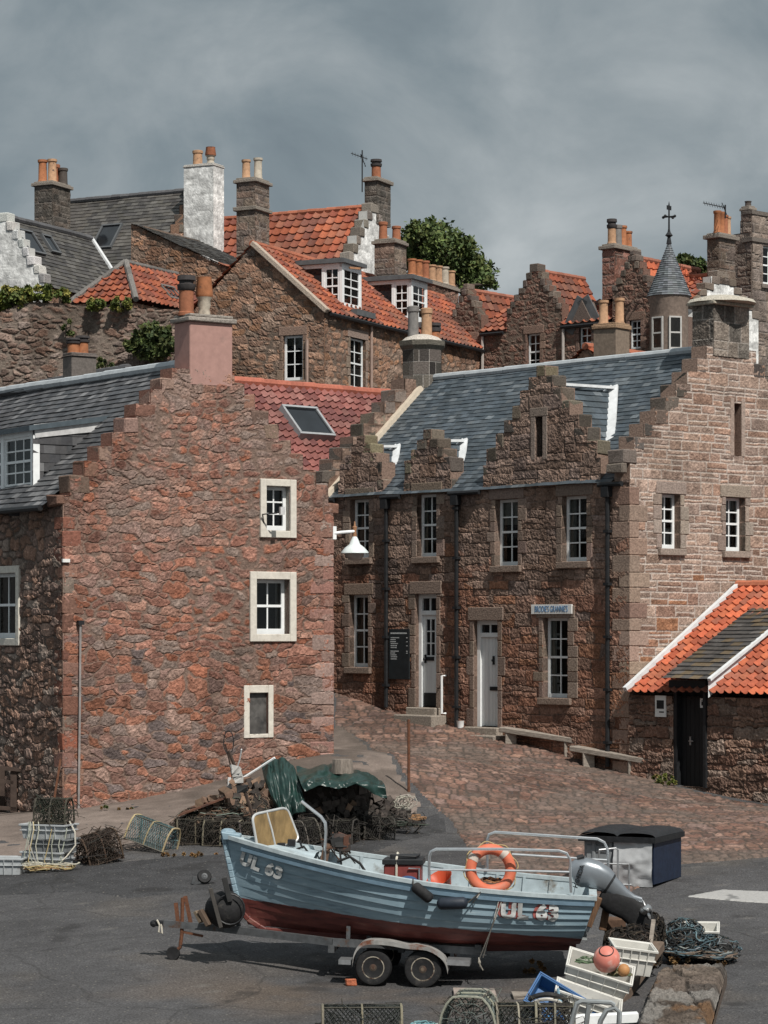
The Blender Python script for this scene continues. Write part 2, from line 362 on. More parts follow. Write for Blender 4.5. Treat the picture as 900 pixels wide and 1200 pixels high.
def panel(name, w, outline, st, step, seed, depth=0.4, m=None, base_h=0.0, recess=0.16):
    us = [p[0] for p in outline]; vs = [p[1] for p in outline]
    nu = max(2, int(round((max(us) - min(us)) / step[0]))); nv = max(2, int(round((max(vs) - min(vs)) / step[1])))
    ug = np.linspace(min(us), max(us), nu + 1); vg = np.linspace(min(vs), max(vs), nv + 1)
    Ug, Vg = np.meshgrid(ug, vg); h, c = stones(Ug, Vg, st, seed); h = h + base_h
    cu = (Ug[:-1, :-1] + Ug[1:, 1:]) / 2; cv = (Vg[:-1, :-1] + Vg[1:, 1:]) / 2
    ok = in_poly(cu, cv, outline)
    for a0, a1, b0, b1 in w.holes: ok &= ~((cu > a0) & (cu < a1) & (cv > b0) & (cv < b1))
    idx = np.arange(Ug.size).reshape(Ug.shape)
    q = np.stack([idx[:-1, :-1], idx[:-1, 1:], idx[1:, 1:], idx[1:, :-1]], -1)[ok]
    used, inv = np.unique(q, return_inverse=True); q = inv.reshape(-1, 4)
    uu, vv, hh = Ug.ravel()[used], Vg.ravel()[used], h.ravel()[used]; cc = c.reshape(-1, 3)[used]
    o, ud, vd, nd = [np.array(x) for x in (w.o, w.ud, w.vd, w.nd)]
    co = o + uu[:, None] * ud + vv[:, None] * vd + hh[:, None] * nd
    # returns: outline edges and window reveals
    ev = []; ec = []; eq = []; n0 = len(co); mean = np.array(st.get('reveal', np.mean(st['pal'], 0)))
    def strip(a, b, h0, h1):
        k = n0 + len(ev)
        for (x, y), z in ((a, h0), (b, h0), (b, h1), (a, h1)):
            ev.append(o + x * ud + y * vd + z * nd); ec.append(mean)
        eq.append((k, k + 1, k + 2, k + 3))
    hm = base_h + st['rel'] * .6
    for i in range(len(outline)): strip(outline[i], outline[(i + 1) % len(outline)], hm, -depth)
    for a0, a1, b0, b1 in w.holes:
        for a, b in (((a0, b0), (a1, b0)), ((a1, b0), (a1, b1)), ((a1, b1), (a0, b1)), ((a0, b1), (a0, b0))): strip(a, b, hm, -recess - .05)
    if ev:
        co = np.r_[co, np.array(ev)]; cc = np.r_[cc, np.array(ec)]; q = np.r_[q, np.array(eq)]
    return npmesh(name, co, q, m or (PLASTER if st.get('smooth') else STONE), w.B.e, pcol=cc)

# ------------------------------------------------------------------ roofs
SLATE_BLUE = [(0.056, 0.071, 0.085), (0.067, 0.083, 0.098), (0.047, 0.061, 0.073), (0.077, 0.093, 0.107), (0.061, 0.074, 0.084), (0.053, 0.067, 0.078), (0.111, 0.127, 0.139)]
SLATE_GREY = [(0.063, 0.066, 0.071), (0.078, 0.079, 0.084), (0.052, 0.053, 0.058), (0.090, 0.090, 0.094), (0.068, 0.067, 0.070), (0.058, 0.058, 0.061), (0.148, 0.148, 0.151)]
SLATE_OLD = [(0.063, 0.059, 0.057), (0.079, 0.075, 0.069), (0.050, 0.047, 0.045), (0.097, 0.092, 0.085), (0.074, 0.069, 0.061)]
TILE_OR = [(0.273, 0.077, 0.039), (0.235, 0.069, 0.039), (0.303, 0.093, 0.047), (0.204, 0.061, 0.039), (0.257, 0.097, 0.060), (0.166, 0.061, 0.043)]
TILE_BR = [(.41, .105, .05), (.37, .09, .044), (.44, .125, .06), (.31, .08, .042), (.27, .09, .055)]
TILE_DK = [(.225, .088, .078), (.195, .076, .068), (.25, .10, .086), (.16, .066, .062), (.235, .11, .096)]
def roof(B, name, A, ud, vd, poly, kind, pal, seed=1, parent=None, tw=None, tl=None, dirt=0.0, res=6, lift=None):
    """tiles laid over a plane: A origin, ud along the eave, vd up the slope; poly in (u, v) metres"""
    lift_ = lift
    A = np.array(A, float); ud = np.array(Vector(ud).normalized()); vd = np.array(Vector(vd).normalized())
    nd = np.cross(ud, vd); nd = nd if nd[2] > 0 else -nd
    us = [p[0] for p in poly]; vs = [p[1] for p in poly]; u0, u1, v0, v1 = min(us), max(us), min(vs), max(vs)
    tw = tw or (.28 if kind == 'pan' else .26); tl = tl or (.30 if kind == 'pan' else .19)
    nc = max(1, int(round((u1 - u0) / tw))); nr = max(1, int(round((v1 - v0) / tl))); tw = (u1 - u0) / nc; tl = (v1 - v0) / nr
    if kind == 'pan':
        su = res; s = np.arange(nc * su + 1) / su; fr = s - np.floor(s)
        prof = 0.06 * np.where(fr < .62, np.sin(np.pi * fr / .62) ** 1.0 * -.35, np.sin(np.pi * (fr - .62) / .38)) + .02
        lift, back = .055, .0
    else:
        su = 2; s = np.arange(nc * su + 1) / su; prof = np.zeros_like(s); lift, back = .022, .0
    lift = lift_ if lift_ is not None else lift
    ugrid = u0 + s * tw
    vgrid = np.repeat(np.arange(nr + 1), 2)[1:-1] * tl + v0          # each course has a lower and an upper edge
    row = np.repeat(np.arange(nr), 2)
    Ug, Vg = np.meshgrid(ugrid, vgrid); rowg = np.repeat(row[:, None], len(ugrid), 1)
    low = np.tile(np.array([1., 0.]), nr)[:, None]
    colq = np.floor((Ug - u0) / tw + (0.5 * (rowg % 2) if kind != 'pan' else 0) + 1e-6)
    jit = rnd(colq, rowg, seed) * (.010 if kind == 'pan' else .009)
    Hh = prof[None, :] + low * lift + jit + (fbm(Ug, Vg, .5, seed + 5) - .5) * .06
    if kind == 'pan': Vg = Vg + (rnd(colq, rowg, seed + 2) - .5) * .02 * low
    co = A + Ug.ravel()[:, None] * ud + Vg.ravel()[:, None] * vd + Hh.ravel()[:, None] * nd
    cu = (Ug[:-1, :-1] + Ug[1:, 1:]) / 2; cv = (Vg[:-1, :-1] + Vg[1:, 1:]) / 2
    ok = in_poly(cu, np.clip(cv, v0 + 1e-3, v1 - 1e-3), poly)
    idx = np.arange(Ug.size).reshape(Ug.shape); q = np.stack([idx[:-1, :-1], idx[:-1, 1:], idx[1:, 1:], idx[1:, :-1]], -1)
    cr = rowg[:-1, :-1]; cc = np.floor((cu - u0) / tw + (0.5 * (cr % 2) if kind != 'pan' else 0) + 1e-6)
    pal = np.array(pal); c = pal[np.minimum((rnd(cc, cr, seed + 1) * len(pal)).astype(int), len(pal) - 1)]
    c = c * (.78 + .44 * rnd(cc, cr, seed + 3))[..., None] * (.75 + .5 * fbm(cu, cv, .7, seed + 9))[..., None]
    if dirt:
        t = sstep(.45, .68, fbm(cu, cv, 1.3, seed + 19)) * dirt; c = c * (1 - t)[..., None] + np.array((.10, .085, .07)) * t[..., None]
    q = q[ok]; c = c[ok]
    used, inv = np.unique(q, return_inverse=True)
    o = npmesh(name, co[used], inv.reshape(-1, 4), TILE if kind == 'pan' else SLATE, parent or B.e, fcol=c)
    return o
def roof4(B, name, a, b, c, d, kind, pal, seed=1, parent=None, **kw):
    """a-b along the eave, c above b, d above a (c may equal d)"""
    a, b, c, d = Vector(a), Vector(b), Vector(c), Vector(d); ud = (b - a).normalized(); n = ud.cross(d - a).normalized()
    if n.z < 0: n = -n
    vd = n.cross(ud); vd = vd if (d - a).dot(vd) > 0 else -vd
    poly = [((p - a).dot(ud), (p - a).dot(vd)) for p in (a, b, c, d)]
    return roof(B, name, a, ud, vd, poly, kind, pal, seed, parent, **kw)
def ridge(B, p, q, r=.09, col=(.3, .1, .06), m=None, name='ridge', parent=None, seg=.4):
    mb = MB(col=col); p = Vector(p); q = Vector(q); n = max(1, int((q - p).length / seg)); rg = random.Random(n)
    for i in range(n):
        a = p.lerp(q, i / n); b = p.lerp(q, (i + .985) / n); k = rg.uniform(.8, 1.15); dz = Vector((0, 0, rg.uniform(-.008, .008)))
        mb.tube([a + dz, b + dz], [r * .96, r * 1.05], 8, col=tuple(x * k for x in col))
    return mb.build(name, m or TILE, parent or B.e, smooth=True)

# ------------------------------------------------------------------ openings
def sash(w, u0, u1, v0, v1, h, cols=2, rows=4, fw=.07, name='window', parent=None, m=None, meet=True, bar=.03, dark_room_and_curtain=None):
    """timber window set at depth h: frame bars, meeting rail, glazing bars; the glass is its child"""
    mb = MB(tf=w)
    mb.box(u0, u0 + fw, v0, v1, h - .03, h + .03); mb.box(u1 - fw, u1, v0, v1, h - .03, h + .03)
    mb.box(u0 + fw, u1 - fw, v1 - fw, v1, h - .028, h + .028); mb.box(u0 + fw, u1 - fw, v0, v0 + fw * 1.5, h - .028, h + .034)
    iu0, iu1, iv0, iv1 = u0 + fw, u1 - fw, v0 + fw * 1.5, v1 - fw
    for i in range(1, cols):
        x = lerp(iu0, iu1, i / cols); mb.box(x - bar / 2, x + bar / 2, iv0, iv1, h - .012, h + .014)
    for j in range(1, rows):
        y = lerp(iv0, iv1, j / rows); t = .05 if (meet and j * 2 == rows) else bar
        mb.box(iu0, iu1, y - t / 2, y + t / 2, h - .016, h + (.026 if t > .03 else .016))
    f = mb.build(name, m or PAINT_W, parent or w.B.e)
    g = MB(tf=w); g.add([(iu0, iv0, h), (iu1, iv0, h), (iu1, iv1, h), (iu0, iv1, h)], [(0, 1, 2, 3) if w.ud.cross(w.vd).dot(w.nd) > 0 else (3, 2, 1, 0)]); g.build('pane', GLASS, f)
    rg = random.Random(int(abs(u0 * 37 + v0 * 101 + v1 * 17) * 10)); c = MB(tf=w, col=(.012, .011, .010)); k = h - .11; c.add([(u0, v0, k), (u1, v0, k), (u1, v1, k), (u0, v1, k)], [(0, 1, 2, 3)]); st = rg.random(); cc = vary(rg.choice([(.24, .23, .21), (.18, .17, .155), (.13, .12, .11)]), .7, 1.1, rg); k = h - .055  # near-black backing quad paints the unlit room; the folds below are curtains
    def fold(a, b, y0, y1):
        n = max(3, int((b - a) / .03)); vs = [(lerp(a, b, i / n), y, k + .012 * (i % 2)) for i in range(n + 1) for y in (y0, y1)]; c.add(vs, [(2 * i, 2 * i + 2, 2 * i + 3, 2 * i + 1) for i in range(n)], cc)
    if st < .32: q = rg.uniform(.14, .34) * (u1 - u0); fold(u0, u0 + q, v0, v1); fold(u1 - q * rg.uniform(.7, 1.1), u1, v0, v1)
    elif st < .48: fold(u0, u1, lerp(v0, v1, rg.uniform(.55, .8)), v1)
    elif st < .62: fold(u0, u1, v0, lerp(v0, v1, rg.uniform(.35, .5)))
    c.build('dark_room_and_curtain', COLM, f)
    return f
def window(w, x0, y0, x1, y1, cols=2, rows=4, recess=.14, margin=None, sill=True, mcol=(.30, .23, .19), mm=None, fw=.07, proud=.03, lintel=None):
    """sash window from photo pixels of its opening; margin = width of dressed stone round it"""
    u0, u1, v0, v1 = w.rect(x0, y0, x1, y1); w.holes.append((u0, u1, v0, v1)); B = w.B
    f = sash(w, u0, u1, v0, v1, -recess, cols, rows, fw)
    if sill:
        k = MB(tf=w, col=mcol); k.box(u0 - .12, u1 + .12, v0 - .15, v0, -recess - .03, .10); k.build('sill', mm or STONE, f, bevel=.012)
    if margin:
        k = MB(tf=w, col=mcol); g = margin; rg = random.Random(int(x0 * 7 + y0))
        if mm is None:
            y = v0
            while y < v1 - .02:
                hh = min(rg.uniform(.22, .42), v1 - y)
                for a, b in ((u0 - g * rg.choice((.7, 1.0, 1.6)), u0), (u1, u1 + g * rg.choice((.7, 1.0, 1.6)))):
                    c = vary(mcol, .75, 1.2, rg); k.box(a, b, y + .006, y + hh - .006, -recess - .03, proud, c)
                y += hh
            k.box(u0 - g * 1.1, u1 + g * 1.1, v1, v1 + (lintel or .27), -recess - .03, proud + .004, vary(mcol, .8, 1.1, rg))
            k.build('surround', STONE, f, bevel=.012)
        else:
            k.box(u0 - g, u0, v0 - g, v1 + g, -recess - .03, proud + .03); k.box(u1, u1 + g, v0 - g, v1 + g, -recess - .03, proud + .03)
            k.box(u0, u1, v1, v1 + g, -recess - .03, proud + .027); k.box(u0, u1, v0 - g, v0, -recess - .03, proud + .027)
            k.build('surround', mm, f, bevel=.01)
    return f
def skylight(B, A, ud, vd, u0, u1, v0, v1, parent=None, col=(.10, .105, .11), lift=.06):
    ud = Vector(ud).normalized(); vd = Vector(vd).normalized(); n = ud.cross(vd); n = n if n.z > 0 else -n
    w = W(B, A, ud, vd, n); mb = MB(tf=w, col=col); t = .07
    mb.box(u0, u1, v0, v0 + t, -.05, lift + .03); mb.box(u0, u1, v1 - t, v1, -.05, lift + .05)
    mb.box(u0, u0 + t, v0 + t, v1 - t, -.05, lift + .04); mb.box(u1 - t, u1, v0 + t, v1 - t, -.05, lift + .04)
    f = mb.build('skylight', mat('skylight_frame', None, .5, spec=.4, var=.1), parent or B.e)
    g = MB(tf=w); g.add([(u0 + t, v0 + t, lift), (u1 - t, v0 + t, lift), (u1 - t, v1 - t, lift), (u0 + t, v1 - t, lift)], [(0, 1, 2, 3)]); g.build('pane', ROOM, f)
    return f

# ------------------------------------------------------------------ chimneys
POT_C = {'red': (0.302, 0.118, 0.063), 'buff': (0.420, 0.252, 0.151), 'pale': (0.420, 0.370, 0.302), 'dark': (0.076, 0.063, 0.055), 'orange': (0.353, 0.143, 0.067), 'grey': (0.185, 0.176, 0.168)}
def pot(parent, x, y, z, hgt, r, kind, col):
    c = POT_C[col]; mb = MB(col=c)
    if kind == 'plain': pr = [(r * .98, 0), (r * .92, hgt * .1), (r * .85, hgt * .8), (r, hgt * .83), (r * 1.02, hgt * .97), (r * .8, hgt), (r * .7, hgt * .9)]
    elif kind == 'roll': pr = [(r, 0), (r, hgt * .08), (r * .86, hgt * .12), (r * .80, hgt * .86), (r * .98, hgt * .9), (r * .98, hgt), (r * .7, hgt), (r * .65, hgt * .9)]
    elif kind == 'flare': pr = [(r * .7, 0), (r * .72, hgt * .12), (r * .6, hgt * .2), (r * .78, hgt * .3), (r * .72, hgt * .42), (r * .98, hgt * .5), (r * 1.05, hgt * .56), (r * .86, hgt * .96), (r * .9, hgt), (r * .65, hgt), (r * .6, hgt * .9)]
    elif kind == 'hood': pr = [(r, 0), (r, hgt * .08), (r * .88, hgt * .1), (r * .86, hgt * .62), (r * 1.05, hgt * .66), (r * 1.1, hgt * .78), (r * .85, hgt * .8), (r * .85, hgt * .86), (r * 1.1, hgt * .88), (r * 1.05, hgt), (r * .1, hgt * 1.02)]
    mb.lathe(pr, (x, y, z), 14)
    if kind == 'hood':
        for i in range(len(mb.f) - 14 * 7, len(mb.f)): mb.c[i] = (.05, .045, .045)
    if kind == 'flare':
        for i in range(0, 14 * 5): mb.c[i] = POT_C['pale']
    return mb.build('chimney_pot', CLAY, parent, smooth=True)
def chimney(B, x0, y0, sx, sy, z0, z1, st=None, seed=1, plain=None, cap=.10, over=.06, pots=(), pr=.14, ph=.6, capcol=(.24, .21, .18), taper=0.0, shoulder=None, step=.045):
    """stack with its near corner at local (x0, y0); pots = (fraction x, fraction y, kind, colour, height factor)"""
    if plain:
        mb = MB(col=plain[1]); mb.box(x0, x0 + sx, y0, y0 + sy, z0, z1); o = mb.build('chimney', plain[0], B.e, bevel=.015)
    else:
        w = W(B, (x0, y0, 0), (1, 0, 0), (0, 0, 1), (0, -1, 0)); o = panel('chimney', w, [(0, z0), (sx, z0), (sx, z1), (0, z1)], st, (step, step), seed, depth=sy)
        w2 = W(B, (x0, y0, 0), (0, 1, 0), (0, 0, 1), (-1, 0, 0)); o2 = panel('stone_face', w2, [(0, z0), (sy, z0), (sy, z1), (0, z1)], st, (step, step), seed + 1, depth=sx); o2.parent = o
    mb = MB(col=capcol)
    mb.box(x0 - over, x0 + sx + over, y0 - over, y0 + sy + over, z1, z1 + cap, jit=.012); mb.box(x0 - over * .2, x0 + sx + over * .2, y0 - over * .2, y0 + sy + over * .2, z1 + cap, z1 + cap + .06, tuple(c * .9 for c in capcol))
    if shoulder: mb.box(x0 - over, x0 + sx + over, y0 - over, y0 + sy + over, shoulder, shoulder + .12, jit=.01)
    mb.build('chimney_cap', STONE, o, bevel=.015)
    for fx, fy, kind, col, f in pots: pot(o, x0 + sx * fx, y0 + sy * fy, z1 + cap + .04, ph * f, pr, kind, col)
    return o
def chim_px(B, x0, xm, x1, ytop, ybot, d, **kw):
    """stack from photo pixels: left edge, near corner, right edge, top, bottom, depth of the near corner"""
    p = B.loc(xm, ytop, d); q = B.loc(xm, ybot, d); m = F / d
    sx = (x1 - xm) / m / math.cos(B.ang); sy = (xm - x0) / m / math.sin(B.ang)
    return chimney(B, p.x, p.y, max(sx, .3), max(sy, .3), q.z, p.z, **kw)

# ------------------------------------------------------------------ crow steps
def steps_from(w, pts, cx, cy):
    uc = w.uv(cx, cy)[0]; return uc, [(abs(w.uv(x, y)[0] - uc), w.uv(x, y)[1]) for x, y in pts]
def step_outline(uc, prof, vb, both=True):
    """closed polygon for a crow-stepped gable, prof = (half width, top) from the lowest step up"""
    left = [(uc - prof[0][0], vb)]; 
    for i, (hw, v) in enumerate(prof):
        left.append((uc - hw, v))
        if i + 1 < len(prof): left.append((uc - prof[i + 1][0], v))
    right = [(2 * uc - a, b) for a, b in left[::-1]]
    return left + right
def crow_steps(w, uc, prof, cols, depth=.42, proud=.006, seed=1, parent=None, sides=(-1, 1), blk=.2, top=None, m=None, lap=.05):
    rg = random.Random(seed); n = len(prof)
    for s in sides:
        mb = MB(tf=w)
        for i, (hw, v) in enumerate(prof):
            vb = (prof[i - 1][1] if i else v - blk); hb = (prof[i + 1][0] if i + 1 < n else 0)
            bw = max(hw - hb + lap, .2)
            if i == n - 1:
                if top and s == sides[0]: mb.box(uc - hw - .01, uc + hw + .01, vb + .004, v + .012, -depth, proud, vary(rg.choice(cols), .75, 1.15, rg), .012, rg)
                continue
            bw *= rg.uniform(.8, 1.25); a, b = sorted((uc + s * (hw + rg.uniform(-.015, .02)), uc + s * (hw - bw)))
            mb.box(a, b, max(vb, v - .32) + .004, v + .012, -depth, proud + rg.uniform(0, .012), vary(rg.choice(cols), .65, 1.2, rg), .022, rg)
        mb.build('crow_steps', m or STONE, parent or w.B.e, bevel=.028)
# ------------------------------------------------------------------ ground
def graded(lo, hi, a, b, fine, coarse_n):
    c = np.concatenate([np.linspace(lo, a, coarse_n, endpoint=False) if True else [], np.arange(a, b, fine), np.linspace(b, hi, coarse_n)])
    return np.unique(np.round(c, 4))
def sheet(name, xs, ys, m, kind='structure', lift=0.0, poly=None, disp=None, cols=None):
    X, Y = np.meshgrid(xs, ys); Z = TZ(X, Y) + lift
    if disp is not None: Z = Z + disp(X, Y)
    idx = np.arange(X.size).reshape(X.shape); q = np.stack([idx[:-1, :-1], idx[:-1, 1:], idx[1:, 1:], idx[1:, :-1]], -1)
    if poly is not None: q = q[in_poly((X[:-1, :-1] + X[1:, 1:]) / 2, (Y[:-1, :-1] + Y[1:, 1:]) / 2, poly)]
    else: q = q.reshape(-1, 4)
    used, inv = np.unique(q, return_inverse=True); co = np.c_[X.ravel(), Y.ravel(), Z.ravel()][used]
    q_ = inv.reshape(-1, 4)
    if poly is not None: co = dip_edges(co, q_, .05)
    pc = None
    if cols is not None: pc = cols(co[:, 0], co[:, 1])
    return npmesh(name, co, inv.reshape(-1, 4), m, None, pcol=pc, smooth=True, kind=kind)
def tarmac_col(x, y):
    n = fbm(x, y, .35, 3, 4); k = fbm(x, y, 2.2, 9, 4); f = fbm(x, y, 9, 19, 2)
    c = np.array((.074, .073, .075))[None] * (.75 + .5 * n + .35 * (k - .5) + .4 * (f - .5))[:, None]
    d = sstep(.54, .72, fbm(x, y, .5, 71, 4))[:, None] * .30
    c = c * (1 - d) + np.array((.125, .108, .092)) * d
    i = np.floor(x / .16); j = np.floor(y / .16); s = (rnd(i, j, 5) > .988)[:, None] * .55
    b = sstep(2.2, .6, np.hypot((x + .2) * .5, y - 32.3))[:, None] * sstep(.38, .6, fbm(x, y, .8, 91, 4))[:, None] * .6
    c = c * (1 - b) + np.array((.125, .095, .072)) * b
    return c * (1 - s) + np.array((.15, .14, .13)) * s
def ground_mat():
    m = mat('tarmac', None, .95, .9, 38, .55, spec=.12, detail=5); nt = m.node_tree; N = nt.nodes.new; L = nt.links.new; bs = nt.nodes['Principled BSDF']; base = bs.inputs['Base Color'].links[0].from_socket
    tc = N('ShaderNodeTexCoord'); nz = N('ShaderNodeTexNoise'); nz.inputs['Scale'].default_value = .9; nz.inputs['Detail'].default_value = 5; L(tc.outputs['Object'], nz.inputs['Vector'])
    ad = N('ShaderNodeMix'); ad.data_type = 'RGBA'; ad.blend_type = 'ADD'; ad.inputs[0].default_value = .9; L(tc.outputs['Object'], ad.inputs[6]); L(nz.outputs['Color'], ad.inputs[7])
    def darken(last, src, lo, hi, amount, col):
        r = N('ShaderNodeMapRange'); r.inputs[1].default_value = lo; r.inputs[2].default_value = hi; r.inputs[3].default_value = amount; r.inputs[4].default_value = 0; L(src, r.inputs[0])
        x = N('ShaderNodeMix'); x.data_type = 'RGBA'; x.inputs[7].default_value = (*col, 1); L(r.outputs[0], x.inputs[0]); L(last, x.inputs[6]); return x.outputs[2]
    v = N('ShaderNodeTexVoronoi'); v.feature = 'DISTANCE_TO_EDGE'; v.voronoi_dimensions = '2D'; v.inputs['Scale'].default_value = .28; L(ad.outputs[2], v.inputs['Vector'])
    last = darken(base, v.outputs['Distance'], .003, .010, .34, (.026, .025, .024))
    o = N('ShaderNodeTexNoise'); o.noise_dimensions = '2D'; o.inputs['Scale'].default_value = .75; o.inputs['Detail'].default_value = 3; L(tc.outputs['Object'], o.inputs['Vector'])
    last = darken(last, o.outputs[0], .30, .36, .5, (.028, .027, .027))
    p = N('ShaderNodeTexVoronoi'); p.voronoi_dimensions = '2D'; p.inputs['Scale'].default_value = 3.2; L(tc.outputs['Object'], p.inputs['Vector'])
    last = darken(last, p.outputs['Distance'], .035, .06, .55, (.22, .205, .18))
    L(last, bs.inputs['Base Color']); return m
GROUND = ground_mat()
xs = graded(-900, 900, -14, 14, .16, 30); ys = graded(-60, 2200, 26, 72, .16, 30)
sheet('ground', xs, ys, GROUND, cols=tarmac_col)
def pxpoly(pts): return [tuple(G(*p).xy) for p in pts]
COB = [(0.153, 0.088, 0.068), (0.174, 0.106, 0.082), (0.136, 0.088, 0.073), (0.194, 0.118, 0.089), (0.128, 0.084, 0.068), (0.161, 0.109, 0.093), (0.215, 0.139, 0.111)]
cob_st = dict(kind='course', cw=.26, ch=.30, mw=.026, rel=.030, pal=COB, mortar=(.062, .050, .042), warp=.035, sneck=.06, stain=.4, grit=.016)
cob_poly = pxpoly([(392, 802), (440, 816), (500, 832), (560, 856), (640, 878), (742, 902), (800, 924), (930, 948), (1060, 992), (1060, 1020), (930, 1002), (800, 1013), (742, 1045), (640, 1085),
                   (560, 1010), (528, 962), (500, 938), (470, 905), (430, 870), (392, 850)])
_ca, _sa = math.cos(R(-6)), math.sin(R(-6))
def cob_uv(x, y): return x * _ca - y * _sa, x * _sa + y * _ca
def cob_disp(x, y): return stones(*cob_uv(x, y), cob_st, 5)[0] - .012
def cob_cols(x, y):
    u, v = cob_uv(x, y); h, c = stones(u, v, cob_st, 5)
    t = sstep(.5, .66, fbm(x, y, .55, 37, 3))[:, None] * .6
    return c * (1 - t) + np.array((.13, .11, .095)) * t * (.6 + .8 * h[:, None] / .05)
bx = [p[0] for p in cob_poly]; by = [p[1] for p in cob_poly]
sheet('cobbled_street', np.arange(min(bx), max(bx), .042), np.arange(min(by), max(by), .036), mat('cobble', None, .9, .5, 40, .25, spec=.15), lift=.012, poly=cob_poly, disp=cob_disp, cols=cob_cols)
def conc_col(x, y):
    n = fbm(x, y, .8, 13, 4); k = fbm(x, y, 6, 29, 3)
    c = np.array((.185, .150, .130))[None] * (.62 + .6 * n + .5 * (k - .5))[:, None]
    d = sstep(.5, .66, fbm(x, y, .9, 23, 4))[:, None] * .7
    return c * (1 - d) + np.array((.085, .07, .06)) * d
ap = pxpoly([(-60, 950), (70, 940), (230, 915), (380, 868), (392, 840), (432, 872), (470, 906), (500, 940), (480, 965), (330, 985), (205, 990), (120, 1000), (60, 1010), (-60, 1018)])
bx = [p[0] for p in ap]; by = [p[1] for p in ap]
sheet('pavement', np.arange(min(bx), max(bx), .09), np.arange(min(by), max(by), .09), mat('concrete', None, .93, .5, 30, .2, spec=.12), lift=.010, poly=ap, disp=lambda x, y: (fbm(x, y, 3, 5) - .5) * .04, cols=conc_col)
pt = pxpoly([(-30, 1052), (90, 1046), (150, 1054), (240, 1044), (330, 1040), (440, 1000), (480, 985), (528, 975), (520, 950), (470, 962), (400, 985), (300, 1000), (215, 1003), (140, 1010), (60, 1020), (-30, 1024)])
bx = [p[0] for p in pt]; by = [p[1] for p in pt]
sheet('tarmac_patch', np.arange(min(bx), max(bx), .1), np.arange(min(by), max(by), .1), GROUND, lift=.014, poly=pt, cols=lambda x, y: np.array((.053, .053, .055)) * (.7 + .6 * fbm(x, y, 4, 3))[:, None])
wp = pxpoly([(803, 1051), (845, 1043), (960, 1047), (960, 1062), (870, 1057)])
bx = [p[0] for p in wp]; by = [p[1] for p in wp]
sheet('worn_white_marking', np.arange(min(bx), max(bx), .03), np.arange(min(by), max(by), .03), mat('road_paint', None, .8, .3, 30, .15), lift=.016, poly=wp,
      cols=lambda x, y: lerp(np.array((.34, .335, .325)), np.array((.09, .09, .09)), sstep(.6, .7, fbm(x, y, 3, 8, 3))[:, None] * .7))

# ------------------------------------------------------------------ rubble cottage on the left
RED = [(0.276, 0.126, 0.087), (0.244, 0.117, 0.087), (0.299, 0.154, 0.116), (0.211, 0.108, 0.084), (0.266, 0.148, 0.116), (0.312, 0.177, 0.134), (0.248, 0.159, 0.134), (0.286, 0.117, 0.074), (0.230, 0.173, 0.147)]
RED_LOW = [(0.259, 0.124, 0.086), (0.173, 0.114, 0.099), (0.242, 0.141, 0.113), (0.200, 0.151, 0.132), (0.246, 0.110, 0.071), (0.136, 0.107, 0.101), (0.259, 0.173, 0.142), (0.219, 0.110, 0.082)]
st_red = dict(kind='rubble', big=.30, jv=.5, cw=.35, ch=.155, mw=.009, rel=.021, pal=RED, pal_low=RED_LOW, low=(1.8, 3.6), mortar=(.185, .13, .105), warp=.085, jit=.9, p=5.0, smear=.6, stain=.35, grit=.022, lich=(3.2, 7.2, (.225, .172, .148)))
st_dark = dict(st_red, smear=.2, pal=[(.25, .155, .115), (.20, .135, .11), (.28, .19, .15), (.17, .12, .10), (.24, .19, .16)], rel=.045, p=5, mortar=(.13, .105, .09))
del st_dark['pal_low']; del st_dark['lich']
BL = Bld('stone_cottage', 'red rubble sandstone cottage with crow-stepped gable and pink chimney on the left', 'house', 75, 948, 48.0, 34, 'stone houses of the harbour')
w = BL.R
uc, prof = steps_from(w, [(66, 580), (82, 558), (98, 540), (115, 522), (131, 507), (146, 489), (159, 473), (176, 456), (189, 444), (201, 431)], 238, 440)
LW = 2 * uc; ZE = w.uv(75, 588)[1]
prof = [(hw * 1.0, v) for hw, v in prof]
window(w, 311, 570, 339, 622, 2, 3, recess=.16, margin=.14, sill=False, mm=MARGIN)
window(w, 299.5, 679, 338.5, 743, 2, 2, recess=.20, margin=.15, sill=False, mm=MARGIN)
u0, u1, v0, v1 = w.rect(292, 812, 314, 860); w.holes.append((u0, u1, v0, v1))
mb = MB(tf=w); g = .13
mb.box(u0 - g, u0, v0 - .08, v1 + .15, -.12, .03); mb.box(u1, u1 + g * .9, v0 - .08, v1 + .15, -.12, .03); mb.box(u0, u1, v1, v1 + .15, -.12, .027); mb.box(u0, u1, v0 - .08, v0, -.12, .027)
vf = mb.build('vent', MARGIN, BL.e, bevel=.01)
mb = MB(tf=w); mb.box(u0, u1, v0, v1, -.10, -.06); mb.build('panel', mat('dirty_glass', (.10, .095, .09), .35, .1, 3, .5, col2=(.03, .03, .03), c2=(.42, .6), ns2=2.5), vf)
pw = [(min(hw, uc), v) for hw, v in prof]
panel('wall', w, step_outline(uc, pw, -.6), st_red, (.020, .018), 11, depth=.45)
crow_steps(w, uc, prof, [(.26, .145, .108), (.22, .125, .095), (.22, .15, .12), (.18, .125, .10)], depth=.45, seed=4)
w = BL.L
window(w, -14, 672, 21, 748, 2, 2, recess=.14, margin=.14, sill=False, mm=MARGIN)
panel('wall', w, [(0, -.6), (15, -.6), (15, ZE), (0, ZE)], st_dark, (.028, .022), 12, depth=.45)
